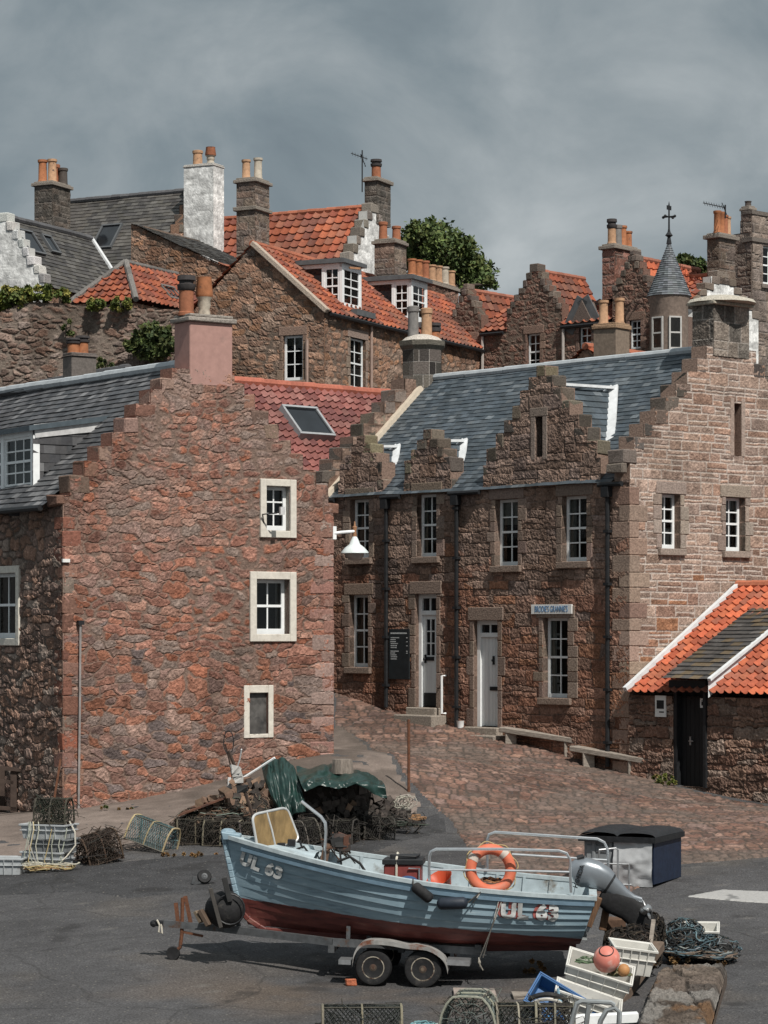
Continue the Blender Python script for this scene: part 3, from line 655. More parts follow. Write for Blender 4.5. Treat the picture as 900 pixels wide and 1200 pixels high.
# quoins up the near corner
mb = MB(col=(.28, .16, .12)); rg = random.Random(3); z = -.5; k = 0
while z < ZE - .3:
    hh = rg.uniform(.24, .38); c = vary(rg.choice(RED), .75, 1.1, rg); a, b = ((.36, .22) if k % 2 else (.2, .36)); a *= rg.uniform(.7, 1.2)
    mb.box(-.028, a, -.018, b, z + .008, z + hh - .008, tuple(q * .86 for q in c), .014, rg); z += hh; k += 1
mb.build('quoins', STONE, BL.e, bevel=.02)
mb = MB(); z = .6; k = 0
while z < ZE - .5:
    hh = rg.uniform(.22, .36); c = vary(rg.choice([(.27, .16, .13), (.30, .195, .165), (.25, .14, .11), (.28, .20, .175)]), .8, 1.1, rg); a = (.48 if k % 2 else .28) * rg.uniform(.8, 1.2)
    mb.box(LW - a, LW + .02, -.022, .4, z + .008, z + hh - .008, c, .012, rg); z += hh; k += 1
mb.build('quoins', STONE, BL.e, bevel=.02)
def zat(B, x, y, py): d = (B.mw @ Vector((x, y, 0))).y; return H - (py - HY) / F * d - B.mw.translation.z
ZR = zat(BL, uc, .45, 427)
roof4(BL, 'roof', (-.22, .40, ZE - .08), (-.22, 15, ZE - .08), (uc, 15, ZR + .18), (uc, .40, ZR), 'slate', SLATE_GREY, 7, tl=.165, tw=.23, lift=.020)
roof4(BL, 'roof', (2 * uc + .2, .40, ZE - .08), (2 * uc + .2, 15, ZE - .08), (uc, 15, ZR + .18), (uc, .40, ZR), 'slate', SLATE_GREY, 8)
ridge(BL, (uc, .42, ZR + .03), (uc, 15, ZR + .20), .10, (.20, .25, .28), LEAD, seg=.9)
mb = MB(col=(.2, .15, .12)); mb.box(.46, LW - .01, 14.6, 15, -.6, ZE); mb.box(LW - .4, LW - .005, .46, 14.6, -.6, ZE); mb.build('back_wall', STONE, BL.e)
mb = MB(); mb.tube([(-.27, .45, ZE - .10), (-.27, 15, ZE - .10)], .06, 8); mb.build('gutter', IRON, BL.e, smooth=True)
# box dormer
sl = (ZR - ZE + .08) / (uc + .22); xz = lambda z: -.22 + (z - ZE + .08) / sl
wd = W(BL, (.30, 0, 0), (0, 1, 0), (0, 0, 1), (-1, 0, 0))
u0, u1, v0, v1 = wd.rect(-16, 507, 40, 583); v0 = max(v0, ZE + .30)
dm = MB(tf=wd); dm.box(u0, u0 + .12, v0, v1, -.12, .02); dm.box(u1 - .12, u1, v0, v1, -.12, .02); um = wd.uv(4, 545)[0]
dm.box(um - .05, um + .08, v0, v1, -.12, .022); dm.box(u0 + .12, u1 - .12, v1 - .12, v1, -.12, .018); dm.box(u0 + .12, u1 - .12, v0, v0 + .1, -.12, .03)
dr = dm.build('dormer', PAINT_W, BL.e)
sash(wd, u0 + .12, um - .05, v0 + .1, v1 - .12, -.05, 3, 4, .05, parent=dr); sash(wd, um + .08, u1 - .12, v0 + .1, v1 - .12, -.05, 3, 4, .05, parent=dr)
mb = MB(col=(.07, .09, .105)); zt = v1 + .06
mb.prism([(.16, zt - .0), (xz(zt + .30) + .1, zt + .30), (xz(zt + .30) + .1, zt + .20), (.16, zt - .10)], u0 - .08, u1 + .08, order=lambda a, b, c: (a, c, b)); mb.build('lead_top', mat('dormer_lead', None, .5, .1, 6, .2), dr)
for uu in (u0 + .01, u1 - .01):
    xt = xz(v1 + .2); roof(BL, 'cheek', (0, uu, 0), (-1, 0, 0), (0, 0, 1), [(-.24, v0 - .5), (-.24, v1 + .02), (-xt - .1, v1 + .25), (-xz(v0 - .5), v0 - .5)], 'slate', SLATE_GREY, 9, parent=dr, tl=.17, tw=.24, lift=.012)
    mb = MB(); mb.bar((.30, uu - .02, v1 - .04), (xt, uu - .02, v1 + .16), .26, .03, up=(0, 1, 0)); mb.build('lead_strip', mat('dormer_lead'), dr)
# pink chimney on the gable head, twin on the far end
PINK = mat('pink_render', (.37, .22, .19), .85, .12, 7, .10, col2=(.24, .16, .14), c2=(.60, .78), ns2=2.2)
a = BL.R.uv(222, 425); b = BL.R.uv(272, 425); zt = zat(BL, a[0], 0, 376)
chimney(BL, a[0], -.02, b[0] - a[0], .62, ZR - .45, zt, plain=(PINK, (.4, .2, .17)), cap=.09, over=.06, capcol=(.30, .27, .24), pots=((.10, .5, 'hood', 'red', 1.15), (.52, .5, 'flare', 'orange', 1.15)), pr=.165, ph=.68)
chimney(BL, uc - .5, 11.2, 1.1, .6, ZR - .3, zat(BL, uc, 11, 410), plain=(PINK, (.4, .2, .17)), cap=.09, capcol=(.36, .30, .26))

# ------------------------------------------------------------------ right house with the crow-stepped dormerheads
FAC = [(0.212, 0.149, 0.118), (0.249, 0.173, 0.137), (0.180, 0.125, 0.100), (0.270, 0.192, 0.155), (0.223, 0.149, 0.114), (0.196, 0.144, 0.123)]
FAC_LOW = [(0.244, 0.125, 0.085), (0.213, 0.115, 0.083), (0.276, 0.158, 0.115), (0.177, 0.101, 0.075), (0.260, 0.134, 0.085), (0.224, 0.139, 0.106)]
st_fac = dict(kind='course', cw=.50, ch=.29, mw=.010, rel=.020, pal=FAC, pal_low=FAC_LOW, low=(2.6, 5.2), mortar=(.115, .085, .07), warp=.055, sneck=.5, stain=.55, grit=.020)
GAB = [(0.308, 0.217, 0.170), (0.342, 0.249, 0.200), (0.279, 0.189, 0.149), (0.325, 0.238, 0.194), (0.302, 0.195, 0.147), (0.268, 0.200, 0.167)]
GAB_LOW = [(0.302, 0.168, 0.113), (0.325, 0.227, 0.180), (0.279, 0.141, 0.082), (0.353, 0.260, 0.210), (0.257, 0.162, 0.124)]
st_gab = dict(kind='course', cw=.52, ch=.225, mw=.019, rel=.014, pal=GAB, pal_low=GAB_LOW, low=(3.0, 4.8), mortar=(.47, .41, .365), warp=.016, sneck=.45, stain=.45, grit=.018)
BR = Bld('stone_house', 'long grey-brown stone house with crow-stepped dormers, slate roof and white doors', 'house', 738, 905, 55.4, 42, 'stone houses of the harbour')
w = BR.R
uc, prof = steps_from(w, [(729, 543), (731.5, 526), (743, 511), (755, 496), (767.5, 481), (780, 465), (792, 450), (805, 435), (817, 420), (828, 405)], 857, 440)
RW = 2 * uc
window(w, 775, 579, 797, 643, 2, 4, recess=.20, margin=.17, mcol=(.29, .235, .20), fw=.065)
window(w, 850, 583, 873, 646, 2, 4, recess=.20, margin=.17, mcol=(.29, .235, .20), fw=.065)
u0, u1, v0, v1 = w.rect(860, 473, 868.5, 534); w.holes.append((u0, u1, v0, v1))
mb = MB(tf=w, col=(.20, .13, .10)); mb.box(u0, u1, v0, v1, -.30, -.2)
mb.box(u0 - .13, u0, v0 - .02, v1 + .12, -.2, .022, (.32, .25, .21)); mb.box(u1, u1 + .13, v0 - .02, v1 + .12, -.2, .022, (.34, .27, .23)); mb.build('slit_window', STONE, BR.e, bevel=.01)
pw = [(min(hw, uc), v) for hw, v in prof]
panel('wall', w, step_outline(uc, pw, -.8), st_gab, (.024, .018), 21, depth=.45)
CS = [(.165, .14, .12), (.20, .165, .14), (.13, .11, .095), (.185, .15, .125), (.10, .088, .078)]
crow_steps(w, uc, prof, CS, depth=.48, seed=14)
mb = MB(col=(.3, .24, .2)); rg = random.Random(8); z = -.7; k = 0
VE = zat(BR, -.1, .1, 563)
while z < VE - .25:
    hh = rg.uniform(.26, .40); c = vary(rg.choice(GAB[:4]), .8, 1.1, rg); a, b = ((.55, .30) if k % 2 else (.32, .50)); a *= rg.uniform(.85, 1.15)
    mb.box(-.022, a, -.024, b, z + .006, z + hh - .006, c, .003, rg); z += hh; k += 1
mb.build('quoins', STONE, BR.e, bevel=.012)
w = BR.L
LEND = w.uv(384, 600)[0]
gl = [steps_from(w, [(397, 566), (398.5, 545), (405, 533.5), (411.5, 522), (418.5, 511)], 423, 540),
      steps_from(w, [(473.5, 566), (474.5, 540), (482, 528), (489, 516), (496.5, 504)], 501, 540),
      steps_from(w, [(567, 546), (571, 526), (581.5, 509), (591, 493), (601, 476), (610, 458), (620, 443), (629, 429)], 634, 500)]
def facade_outline(u0, u1, vb, ve, heads):
    """wall up to the eaves with stepped heads rising out of it; heads = (centre, profile)"""
    pts = [(u0, vb), (u1, vb), (u1, ve)]
    for c, pr in sorted(heads, key=lambda q: -q[0]):
        p = step_outline(c, [(pr[0][0], max(pr[0][1], ve + .02))] + list(pr[1:]), ve); pts += p[::-1]
    return pts + [(u0, ve)]
m_ = (.225, .17, .138)
window(w, 411, 585, 433, 654, 2, 4, recess=.17, margin=.17, mcol=m_, fw=.065)
window(w, 489, 579, 512, 652.5, 2, 4, recess=.17, margin=.17, mcol=m_, fw=.065)
window(w, 581, 585, 607.5, 663, 2, 4, recess=.17, margin=.17, mcol=m_, fw=.065)
window(w, 659, 581, 688, 658, 2, 4, recess=.17, margin=.17, mcol=m_, fw=.065)
window(w, 410, 697, 432, 782, 2, 4, recess=.17, margin=.17, mcol=m_, fw=.065)
shop = window(w, 637, 724, 666, 818, 2, 4, recess=.17, margin=.19, mcol=m_, fw=.065)
u0, u1, v0, v1 = w.rect(628, 488, 636.5, 536); w.holes.append((u0, u1, v0, v1))
mb = MB(tf=w, col=(.05, .04, .035)); mb.box(u0, u1, v0, v1, -.22, -.15)
for a, b in ((u0 - .14, u0), (u1, u1 + .14)): mb.box(a, b, v0 - .05, v1, -.2, .03, (.25, .2, .17))
mb.box(u0 - .16, u1 + .16, v1, v1 + .2, -.2, .034, (.23, .185, .155)); mb.build('slit_window', STONE, BR.e, bevel=.01)
def door(w, x0, y0, x1, y1, yf, glazed, label=None):
    u0, u1, v0, v1 = w.rect(x0, y0, x1, y1); w.holes.append((u0, u1, v0, v1)); vf = w.uv((x0 + x1) / 2, yf)[1]; h = -.15
    mb = MB(tf=w); t = .10
    mb.box(u0, u0 + t, v0, v1, h - .06, h + .06); mb.box(u1 - t, u1, v0, v1, h - .06, h + .06); mb.box(u0 + t, u1 - t, v1 - t, v1, h - .06, h + .055); mb.box(u0 + t, u1 - t, vf - .05, vf + .05, h - .06, h + .058)
    um = (u0 + u1) / 2; mb.box(um - .016, um + .016, vf + .05, v1 - t, h - .01, h + .03)
    f = mb.build('door', PAINT_W, w.B.e)
    g = MB(tf=w); g.add([(u0 + t, vf, h), (u1 - t, vf, h), (u1 - t, v1 - t, h), (u0 + t, v1 - t, h)], [(0, 1, 2, 3)]); g.build('fanlight', ROOM, f)
    a, b, c, d = u0 + t + .005, u1 - t - .005, v0 + .02, vf - .055
    lf = MB(tf=w)
    if glazed:
        gb = lerp(c, d, .56); lf.box(a, a + .11, c, d, h - .03, h + .015); lf.box(b - .11, b, c, d, h - .03, h + .015); lf.box(a + .11, b - .11, d - .1, d, h - .03, h + .014)
        lf.box(a + .11, b - .11, c, gb, h - .03, h + .008); lf.box(um - .016, um + .016, gb, d - .1, h - .02, h + .012)
        for q in (1, 2): y = lerp(gb, d - .1, q / 3); lf.box(a + .11, b - .11, y - .014, y + .014, h - .02, h + .011)
    else:
        n = 5
        for q in range(n): lf.box(lerp(a, b, q / n) + .004, lerp(a, b, (q + 1) / n) - .004, c, d, h - .03, h + .01 + .002 * (q % 2))
    l = lf.build('leaf', PAINT_G, f)
    if glazed:
        g = MB(tf=w); g.add([(a + .1, gb, h - .012), (b - .1, gb, h - .012), (b - .1, d - .1, h - .012), (a + .1, d - .1, h - .012)], [(0, 1, 2, 3)]); g.build('pane', ROOM, f)
        k = MB(tf=w); k.box(a + .02, b - .02, c, c + .32, h, h + .02); k.build('kick_plate', IRON, f)
        hy_ = lerp(c, d, .52)
    else: hy_ = lerp(c, d, .74)
    k = MB(tf=w); k.box(a + .06 if not glazed else a + .14, (a + .30) if not glazed else a + .40, lerp(c, d, .40) if not glazed else hy_ - .04, (lerp(c, d, .40) + .09) if not glazed else hy_ + .05, h, h + .03); k.build('letter_plate', IRON, f)
    k = MB(tf=w); x = b - .09 if glazed else lerp(a, b, .3); k.box(x - .02, x + .02, hy_ - .1, hy_ + .1, h, h + .05); k.ball(w(x, hy_, h + .06) if False else (x, hy_, h + .06), .035, .035, .03, 8, 5); k.build('handle', IRON, f)
    s = MB(tf=w, col=(.30, .26, .22)); s.box(u0 - .15, u1 + .15, v0 - .5, v0, -.3, .20); s.box(u0 - .35, u1 + .25, v0 - .7, v0 - .17, -.1, .5, (.27, .235, .20)); s.build('step', STONE, f, bevel=.02)
    k = MB(tf=w, col=(.22, .165, .135)); k.box(u0 - .18, u1 + .18, v1, v1 + .30, -.3, .045); 
    rg = random.Random(int(x0)); y = v0
    while y < v1 - .05:
        hh = min(rg.uniform(.25, .5), v1 - y)
        for p, q in ((u0 - .17 * rg.choice((.8, 1.4)), u0), (u1, u1 + .17 * rg.choice((.8, 1.4)))): k.box(p, q, y + .006, y + hh - .006, -.3, .035, vary((.225, .17, .138), .75, 1.15, rg))
        y += hh
    k.build('surround', STONE, f, bevel=.012)
    return f
door(w, 487.5, 696, 512, 829, 718, True)
door(w, 556, 727, 584, 852, 744, False)
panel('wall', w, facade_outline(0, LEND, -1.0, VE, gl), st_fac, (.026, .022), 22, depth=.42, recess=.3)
for i, (c, pr) in enumerate(gl):
    crow_steps(w, c, pr, [(.13, .11, .09), (.165, .135, .11), (.15, .13, .10), (.185, .155, .105), (.095, .082, .07)], depth=.42, seed=30 + i, proud=.012, top=True)
# end gable on the far side
w2 = W(BR, (0, LEND - .02, 0), (1, 0, 0), (0, 0, 1), (0, -1, 0))
panel('wall', w2, step_outline(uc, pw, 3), st_fac, (.05, .05), 23, depth=.5)
crow_steps(w2, uc, prof, CS, depth=.52, seed=15)
ZRr = zat(BR, uc, .5, 409)
ZEr = VE - .02; slr = (ZRr - ZEr) / (uc + .10); xr = lambda z: -.10 + (z - ZEr) / slr
roof4(BR, 'roof', (-.10, .46, ZEr), (-.10, LEND - .03, ZEr), (uc, LEND - .03, ZRr), (uc, .46, ZRr), 'slate', SLATE_BLUE, 17, tl=.15, tw=.22, lift=.014)
roof4(BR, 'roof', (RW + .10, .46, ZEr), (RW + .10, LEND - .03, ZEr), (uc, LEND - .03, ZRr), (uc, .46, ZRr), 'slate', SLATE_BLUE, 18, tl=.3, tw=.4)
ridge(BR, (uc, .48, ZRr + .03), (uc, LEND - .05, ZRr + .03), .09, (.45, .48, .50), LEAD, seg=1.2)
mb = MB(col=(.2, .15, .12)); mb.box(.43, RW - .01, LEND + .5, LEND + .51, -1, ZEr); mb.box(RW - .4, RW - .005, .46, LEND, -1, ZEr - .1); mb.build('back_wall', STONE, BR.e)
# cream mortar fillet where the slates meet the end gable, and gutter runs between the heads
mb = MB(col=(.58, .50, .40)); mb.bar((-.12, LEND - .10, ZEr + .06), (uc - .35, LEND - .10, ZRr - .24), .16, .13); mb.build('mortar_fillet', mat('cream_mortar', None, .85, .2, 10, .12), BR.e)
segs = []; edge = .12
for c, pr in sorted(gl, key=lambda q: q[0]): segs.append((edge, c - pr[0][0] - .03)); edge = c + pr[0][0] + .03
segs.append((edge, LEND - .05))
for a, b in segs:
    if b - a > .1:
        mb = MB(); mb.tube([(-.12, a, ZEr - .05), (-.12, b, ZEr - .05)], .055, 8); mb.build('gutter', IRON, BR.e, smooth=True)
for i, (c, pr) in enumerate(gl):
    hw = pr[0][0] - .05; vt = pr[-1][1] - (.30 if i < 2 else .45); vb = ZEr + .04; k = 30 + i
    zb = lambda z: max(xr(z), .02)
    for s in (-1, 1):
        f = roof4(BR, 'dormer_roof', (.35, c + s * hw, vb + .02), (zb(vb) + .36, c + s * hw, vb + .02), (zb(vt), c, vt), (.35, c, vt), 'slate', SLATE_BLUE, k)
        mb = MB(); mb.bar((zb(vb) + .26, c + s * hw, vb + .17), (zb(vt) - .02, c, vt + .13), .24 if i == 2 else .18, .05, up=(-.7, 0, 1)); mb.build('valley_flashing', LEADW, f)
    mb = MB(); mb.bar((.38, c, vt + .06), (zb(vt) + .0, c, vt + .10), .26 if i == 2 else .2, .06); mb.build('ridge_flashing', LEADW, BR.e)
# downpipes
for px, pyb in ((455.5, 824), (538, 850), (715, 893)):
    u, vb = BR.L.uv(px, pyb); mb = MB(); mb.tube([(-.12, u, ZEr - .06), (-.10, u, ZEr - .22), (-.085, u, ZEr - .4), (-.085, u, vb - .1)], .05, 8)
    for z in np.arange(vb + .4, ZEr - .3, 1.15): mb.box(-.15, -.02, u - .075, u + .075, z, z + .06)
    mb.box(-.2, -.04, u - .1, u + .1, ZEr - .32, ZEr - .1); mb.build('downpipe', IRON, BR.e, smooth=True)
# chimneys
st_ash = dict(kind='course', cw=.62, ch=.36, mw=.014, rel=.012, pal=[(.12, .108, .095), (.20, .175, .15), (.16, .135, .115), (.23, .195, .165), (.10, .09, .08)], mortar=(.34, .31, .28), warp=.01, sneck=.15, stain=.6)
a = BR.R.uv(846, 400); b = BR.R.uv(887, 400); chw = (b[0] - a[0])
ch = chimney(BR, uc - chw / 2 - .02, -.02, chw, .62, prof[-1][1] - .2, zat(BR, uc, 0, 359), st=st_ash, seed=5, cap=.08, over=.09, capcol=(.36, .33, .27), step=.02)
mb = MB(col=(.42, .39, .33)); zt = zat(BR, uc, 0, 359) + .08; mb.lathe([(chw * .66, 0), (chw * .6, .08), (chw * .3, .17), (.05, .20)], (uc, .3, zt), 12); mb.build('cement_cap', STONE, ch, smooth=True)
ox, oy = uc, LEND + .22; zt = zat(BR, ox, oy, 411); zb_ = ZRr - 1.6; r8 = .53
mb = MB(); z = zb_; rg = random.Random(6); k = 0
DK = [(.075, .068, .06), (.05, .046, .042), (.15, .13, .115), (.19, .17, .15), (.10, .09, .08)]
while z < zt - .02:
    hh = min(.34, zt - z)
    for j in range(8):
        a0 = 2 * math.pi * (j + (.5 if 1 else 0)) / 8; a1 = a0 + 2 * math.pi / 8; p0 = Vector((math.cos(a0), math.sin(a0), 0)) * r8; p1 = Vector((math.cos(a1), math.sin(a1), 0)) * r8
        cuts = [0, 1] if (j + k) % 2 else [0, rg.uniform(.35, .65), 1]
        for c0, c1 in zip(cuts, cuts[1:]):
            q0 = p0.lerp(p1, c0 + .028); q1 = p0.lerp(p1, c1 - .028); o = Vector((ox, oy, 0)); col = vary(rg.choice(DK), .7, 1.2, rg)
            mb.add([o + q0 * .8 + Vector((0, 0, z + .012)), o + q1 * .8 + Vector((0, 0, z + .012)), o + q1 + Vector((0, 0, z + .012)), o + q0 + Vector((0, 0, z + .012)),
                    o + q0 * .8 + Vector((0, 0, z + hh - .012)), o + q1 * .8 + Vector((0, 0, z + hh - .012)), o + q1 + Vector((0, 0, z + hh - .012)), o + q0 + Vector((0, 0, z + hh - .012))],
                   [(0, 1, 2, 3), (4, 7, 6, 5), (3, 2, 6, 7), (0, 4, 5, 1), (0, 3, 7, 4), (1, 5, 6, 2)], col)
    z += hh; k += 1
mb.lathe([(r8 - .012, 0), (r8 - .012, zt - zb_)], (ox, oy, zb_), 8, col=(.40, .37, .34), ph=math.pi / 8)
o8 = mb.build('chimney', STONE, BR.e)
mb = MB(col=(.13, .12, .10)); mb.lathe([(r8, 0), (r8 * 1.16, .10), (r8 * 1.18, .22), (r8 * 1.0, .24)], (ox, oy, zt), 8, ph=math.pi / 8)
mb.build('chimney_cap', STONE, o8); mb = MB(); mb.lathe([(r8 * 1.05, .22), (r8 * .8, .33), (r8 * .4, .40), (.05, .41)], (ox, oy, zt), 12, col=(.48, .44, .39)); mb.build('cement_cap', STONE, o8)
pot(o8, ox - .2, oy + .12, zt + .28, .85, .155, 'plain', 'grey'); pot(o8, ox + .06, oy - .1, zt + .28, .80, .155, 'plain', 'buff'); pot(o8, ox + .32, oy - .12, zt + .10, .62, .155, 'hood', 'orange')

# ------------------------------------------------------------------ red tiled cottage behind, its roof running down to the end gable
p = BR.wp(.0, LEND + .55, 0)
BC = Bld('tiled_cottage', 'cottage with dull red clay tile roof and one skylight between the two crow-stepped houses', 'house', 450 + p.x / p.y * F, HY + (H - p.z) / p.y * F, p.y, 42, 'stone houses of the harbour')
yr = 2.9; zr = zat(BC, 0, yr, 449); ze = zr - 3.0
roof4(BC, 'roof', (-1.5, -.12, ze), (5.2, -.12, ze), (5.2, yr, zr), (-1.5, yr, zr), 'pan', TILE_DK, 41, tw=.24, tl=.27, res=6, lift=.055)
roof4(BC, 'roof', (-1.5, 2 * yr + .12, ze), (5.2, 2 * yr + .12, ze), (5.2, yr, zr), (-1.5, yr, zr), 'pan', TILE_DK, 42, tw=.3, tl=.4, res=4)
ridge(BC, (-1.5, yr, zr + .05), (5.2, yr, zr + .05), .12, (.36, .12, .08), seg=.42)
mb = MB(col=(.22, .15, .12)); mb.box(-1.4, 5.1, .02, 2 * yr, -.8, ze); mb.prism([(.02, ze), (2 * yr, ze), (yr, zr - .05)], -1.4, 5.1, order=lambda a, b, c: (c, a, b)); mb.build('wall', STONE, BC.e)
ud = Vector((1, 0, 0)); vd = Vector((0, yr + .12, zr - ze)).normalized(); nd_ = Vector((0, -vd.z, vd.y)); A_ = Vector((0, -.12, ze)); wr_ = W(BC, A_, ud, vd, nd_)
a = wr_.uv(327, 483); b = wr_.uv(367, 484); c = wr_.uv(345, 516)
skylight(BC, A_, ud, vd, (a[0] + c[0]) / 2, (a[0] + c[0]) / 2 + (b[0] - a[0]), c[1], a[1], col=(.30, .31, .32), lift=.22)

# ------------------------------------------------------------------ outhouse with orange pantiles against the gable
st_hut = dict(st_fac, pal=[(.23, .135, .10), (.20, .125, .095), (.27, .175, .13), (.17, .11, .085), (.25, .19, .155)], cw=.44, ch=.22, rel=.045, grit=.03, warp=.10, mortar=(.12, .09, .075)); del st_hut['pal_low']
BH = Bld('outhouse', 'low stone outhouse with bright orange pantiles and black door against the gable', 'outhouse', 738, 905, 55.4, 42, 'stone houses of the harbour')
w = W(BH, (-.03, 0, 0), (0, 1, 0), (0, 0, 1), (-1, 0, 0)); HV = w.uv(742, 812)[1]; HU = -5.6
d0, d1, dv0, dv1 = w.rect(790, 806, 828, 922); w.holes.append((d0, d1, dv0, dv1))
panel('wall', w, [(HU, -1.2), (-.03, -1.2), (-.03, HV - .05), (HU, HV - .05)], st_hut, (.024, .022), 51, depth=.4, recess=.3)
ut, vt = BR.R.uv(862, 689); sh = (vt - HV) / (ut + .22)
dz0 = BH.L.uv(781, 796, .25); dz1 = BH.L.uv(831, 796, .25)
cu0, cu1 = sorted((dz0[0], dz1[0])); cv = (dz0[1] + dz1[1]) / 2; vtop = cv + (vt - HV) * .62; xtop = -.22 + (vtop - HV) / sh
roof4(BH, 'roof', (-.22, HU, HV), (-.22, cu0 + .02, HV), (ut, cu0 + .02, vt), (ut, HU, vt), 'pan', TILE_BR, 61, tw=.215, tl=.275, lift=.045, dirt=.25)
roof4(BH, 'roof', (-.22, cu0 + .02, HV), (-.22, -.07, HV), (ut, -.07, vt), (ut, cu0 + .02, vt), 'pan', TILE_BR, 62, tw=.215, tl=.275, lift=.045, dirt=.25)
roof4(BH, 'roof', (2 * ut + .2, HU, HV), (2 * ut + .2, -.07, HV), (ut, -.07, vt), (ut, HU, vt), 'pan', TILE_BR, 63, res=4)
ridge(BH, (ut, HU, vt + .05), (ut, -.05, vt + .05), .11, (.40, .14, .08))
cs = roof4(BH, 'porch_roof', (-.34, cu0 - .04, cv), (-.34, cu1 + .06, cv), (xtop, cu1 + .06, vtop + .09), (xtop, cu0 - .04, vtop + .09), 'slate', [(.07, .068, .066), (.085, .08, .076), (.06, .058, .056), (.11, .085, .055)], 64, dirt=.3)
mb = MB(); mb.add([(-.30, cu0 - .02, HV - .06), (-.30, cu0 - .02, cv - .0), (xtop, cu0 - .02, vtop + .07), (xtop, cu0 - .02, vtop - .05)], [(0, 1, 2, 3)])
mb.bar((-.32, cu0 - .06, cv + .0), (xtop, cu0 - .06, vtop + .10), .09, .06); mb.build('porch_flashing', LEADW, cs)
mb = MB(); mb.bar((-.26, -.10, HV + .08), (ut, -.10, vt + .09), .10, .10); mb.build('verge_flashing', LEADW, BH.e)
mb = MB(col=(.2, .13, .1)); mb.box(.38, 2 * ut, HU + .005, HU + .3, -1, HV - .05); mb.prism([(0, HV - .06), (2 * ut, HV - .06), (ut, vt - .08)], HU + .01, HU + .3, order=lambda a, b, c: (a, c, b)); mb.box(2 * ut - .3, 2 * ut, HU + .3, -.05, -1, HV - .05); mb.build('back_wall', STONE, BH.e)
mb = MB(tf=w); t = .09
mb.box(d0, d0 + t, dv0, dv1, -.22, .02); mb.box(d1 - t, d1, dv0, dv1, -.22, .02); mb.box(d0 + t, d1 - t, dv1 - t, dv1, -.22, .015)
df = mb.build('door', IRON, BH.e)
mb = MB(tf=w); n = 6
for q in range(n): mb.box(lerp(d0 + t, d1 - t, q / n) + .004, lerp(d0 + t, d1 - t, (q + 1) / n) - .004, dv0, dv1 - t, -.2, -.15 + .003 * (q % 2))
mb.build('leaf', mat('black_boards', (.014, .014, .015), .6, .2, 5, .3, scale=(3, 3, .5)), df)
mb = MB(tf=w); x = lerp(d0, d1, .62); y = lerp(dv0, dv1, .46); mb.box(x - .02, x + .02, y - .09, y + .09, -.15, -.12); mb.box(x - .10, x + .02, y - .012, y + .012, -.12, -.09); mb.build('handle', GALV, df)
mb = MB(tf=w); a, b = w.uv(818, 824); mb.box(a - .055, a + .055, b - .1, b + .1, -.15, -.13); k = mb.build('door_sign', PAINT_W, df)
mb = MB(tf=w); mb.ball((a, b + .05, -.125), .014, .014, .006, 6, 4); mb.box(a - .016, a + .016, b - .05, b + .03, -.13, -.122); mb.build('figure_symbol', IRON, k)
mb = MB(tf=w); mb.box(d0 - .06, d1 + .06, dv1 + .0, dv1 + .16, -.2, .10); mb.bar((d0 - .02, dv1, .06), (d0 - .02, dv0, .06), .07, .07); mb.build('door_surround', IRON, BH.e)
# ------------------------------------------------------------------ foliage
LEAF = mat('leaves', None, .7, 0, 8, .15, spec=.25)
BARK = mat('bark', (.09, .07, .055), .95, .6, 8, .3, scale=(2, 2, .5))
def foliage(name, blobs, n, size, pal, seed, parent=None, spread=.55, clump=.42, kind=None):
    """leaf-sized faces gathered in clumps; blobs = (centre, radii)"""
    rs = np.random.RandomState(seed); co = []; cl = []
    vol = np.array([b[1][0] * b[1][1] * b[1][2] for b in blobs]); vol = vol / vol.sum(); pal = np.array(pal)
    for (c, r), f in zip(blobs, vol):
        k = max(6, int(n * f / 45)); d = rs.normal(size=(k, 3)); d /= np.linalg.norm(d, axis=1)[:, None]
        cc = np.array(c) + d * np.array(r) * (rs.uniform(.25, 1, (k, 1)) ** .5) ; tone = rs.uniform(.65, 1.3, k); ci = rs.randint(0, len(pal), k); cr = rs.uniform(.6, 1.2, k) * clump
        m = int(n * f); w_ = rs.randint(0, k, m); d = rs.normal(size=(m, 3)); d /= np.linalg.norm(d, axis=1)[:, None]
        p = cc[w_] + d * cr[w_][:, None] * (rs.uniform(.1, 1, (m, 1)) ** .45) * min(1, min(r) * 1.2)
        a = rs.normal(size=(m, 3)); a /= np.linalg.norm(a, axis=1)[:, None]; a = a * .8 + d * .3
        b = np.cross(a, rs.normal(size=(m, 3))); b /= np.linalg.norm(b, axis=1)[:, None] + 1e-9; a /= np.linalg.norm(a, axis=1)[:, None]
        s = size * rs.uniform(.6, 1.35, (m, 1))
        co.append(np.stack([p - a * s * .5, p + b * s * .28, p + a * s * .5, p - b * s * .28], 1))
        cl.append(pal[(ci[w_] + (rs.uniform(size=m) < .25) * 1) % len(pal)] * (tone[w_] * rs.uniform(.8, 1.25, m))[:, None])
    co = np.concatenate(co).reshape(-1, 3); cl = np.concatenate(cl); q = np.arange(len(co)).reshape(-1, 4)
    return npmesh(name, co, q, LEAF, parent, fcol=cl, kind=kind)
GREENS = [(.052, .078, .025), (.07, .095, .028), (.04, .06, .022), (.09, .105, .034), (.055, .072, .027)]
YGREENS = [(.10, .13, .03), (.16, .175, .04), (.07, .10, .025), (.24, .22, .06), (.09, .115, .035)]

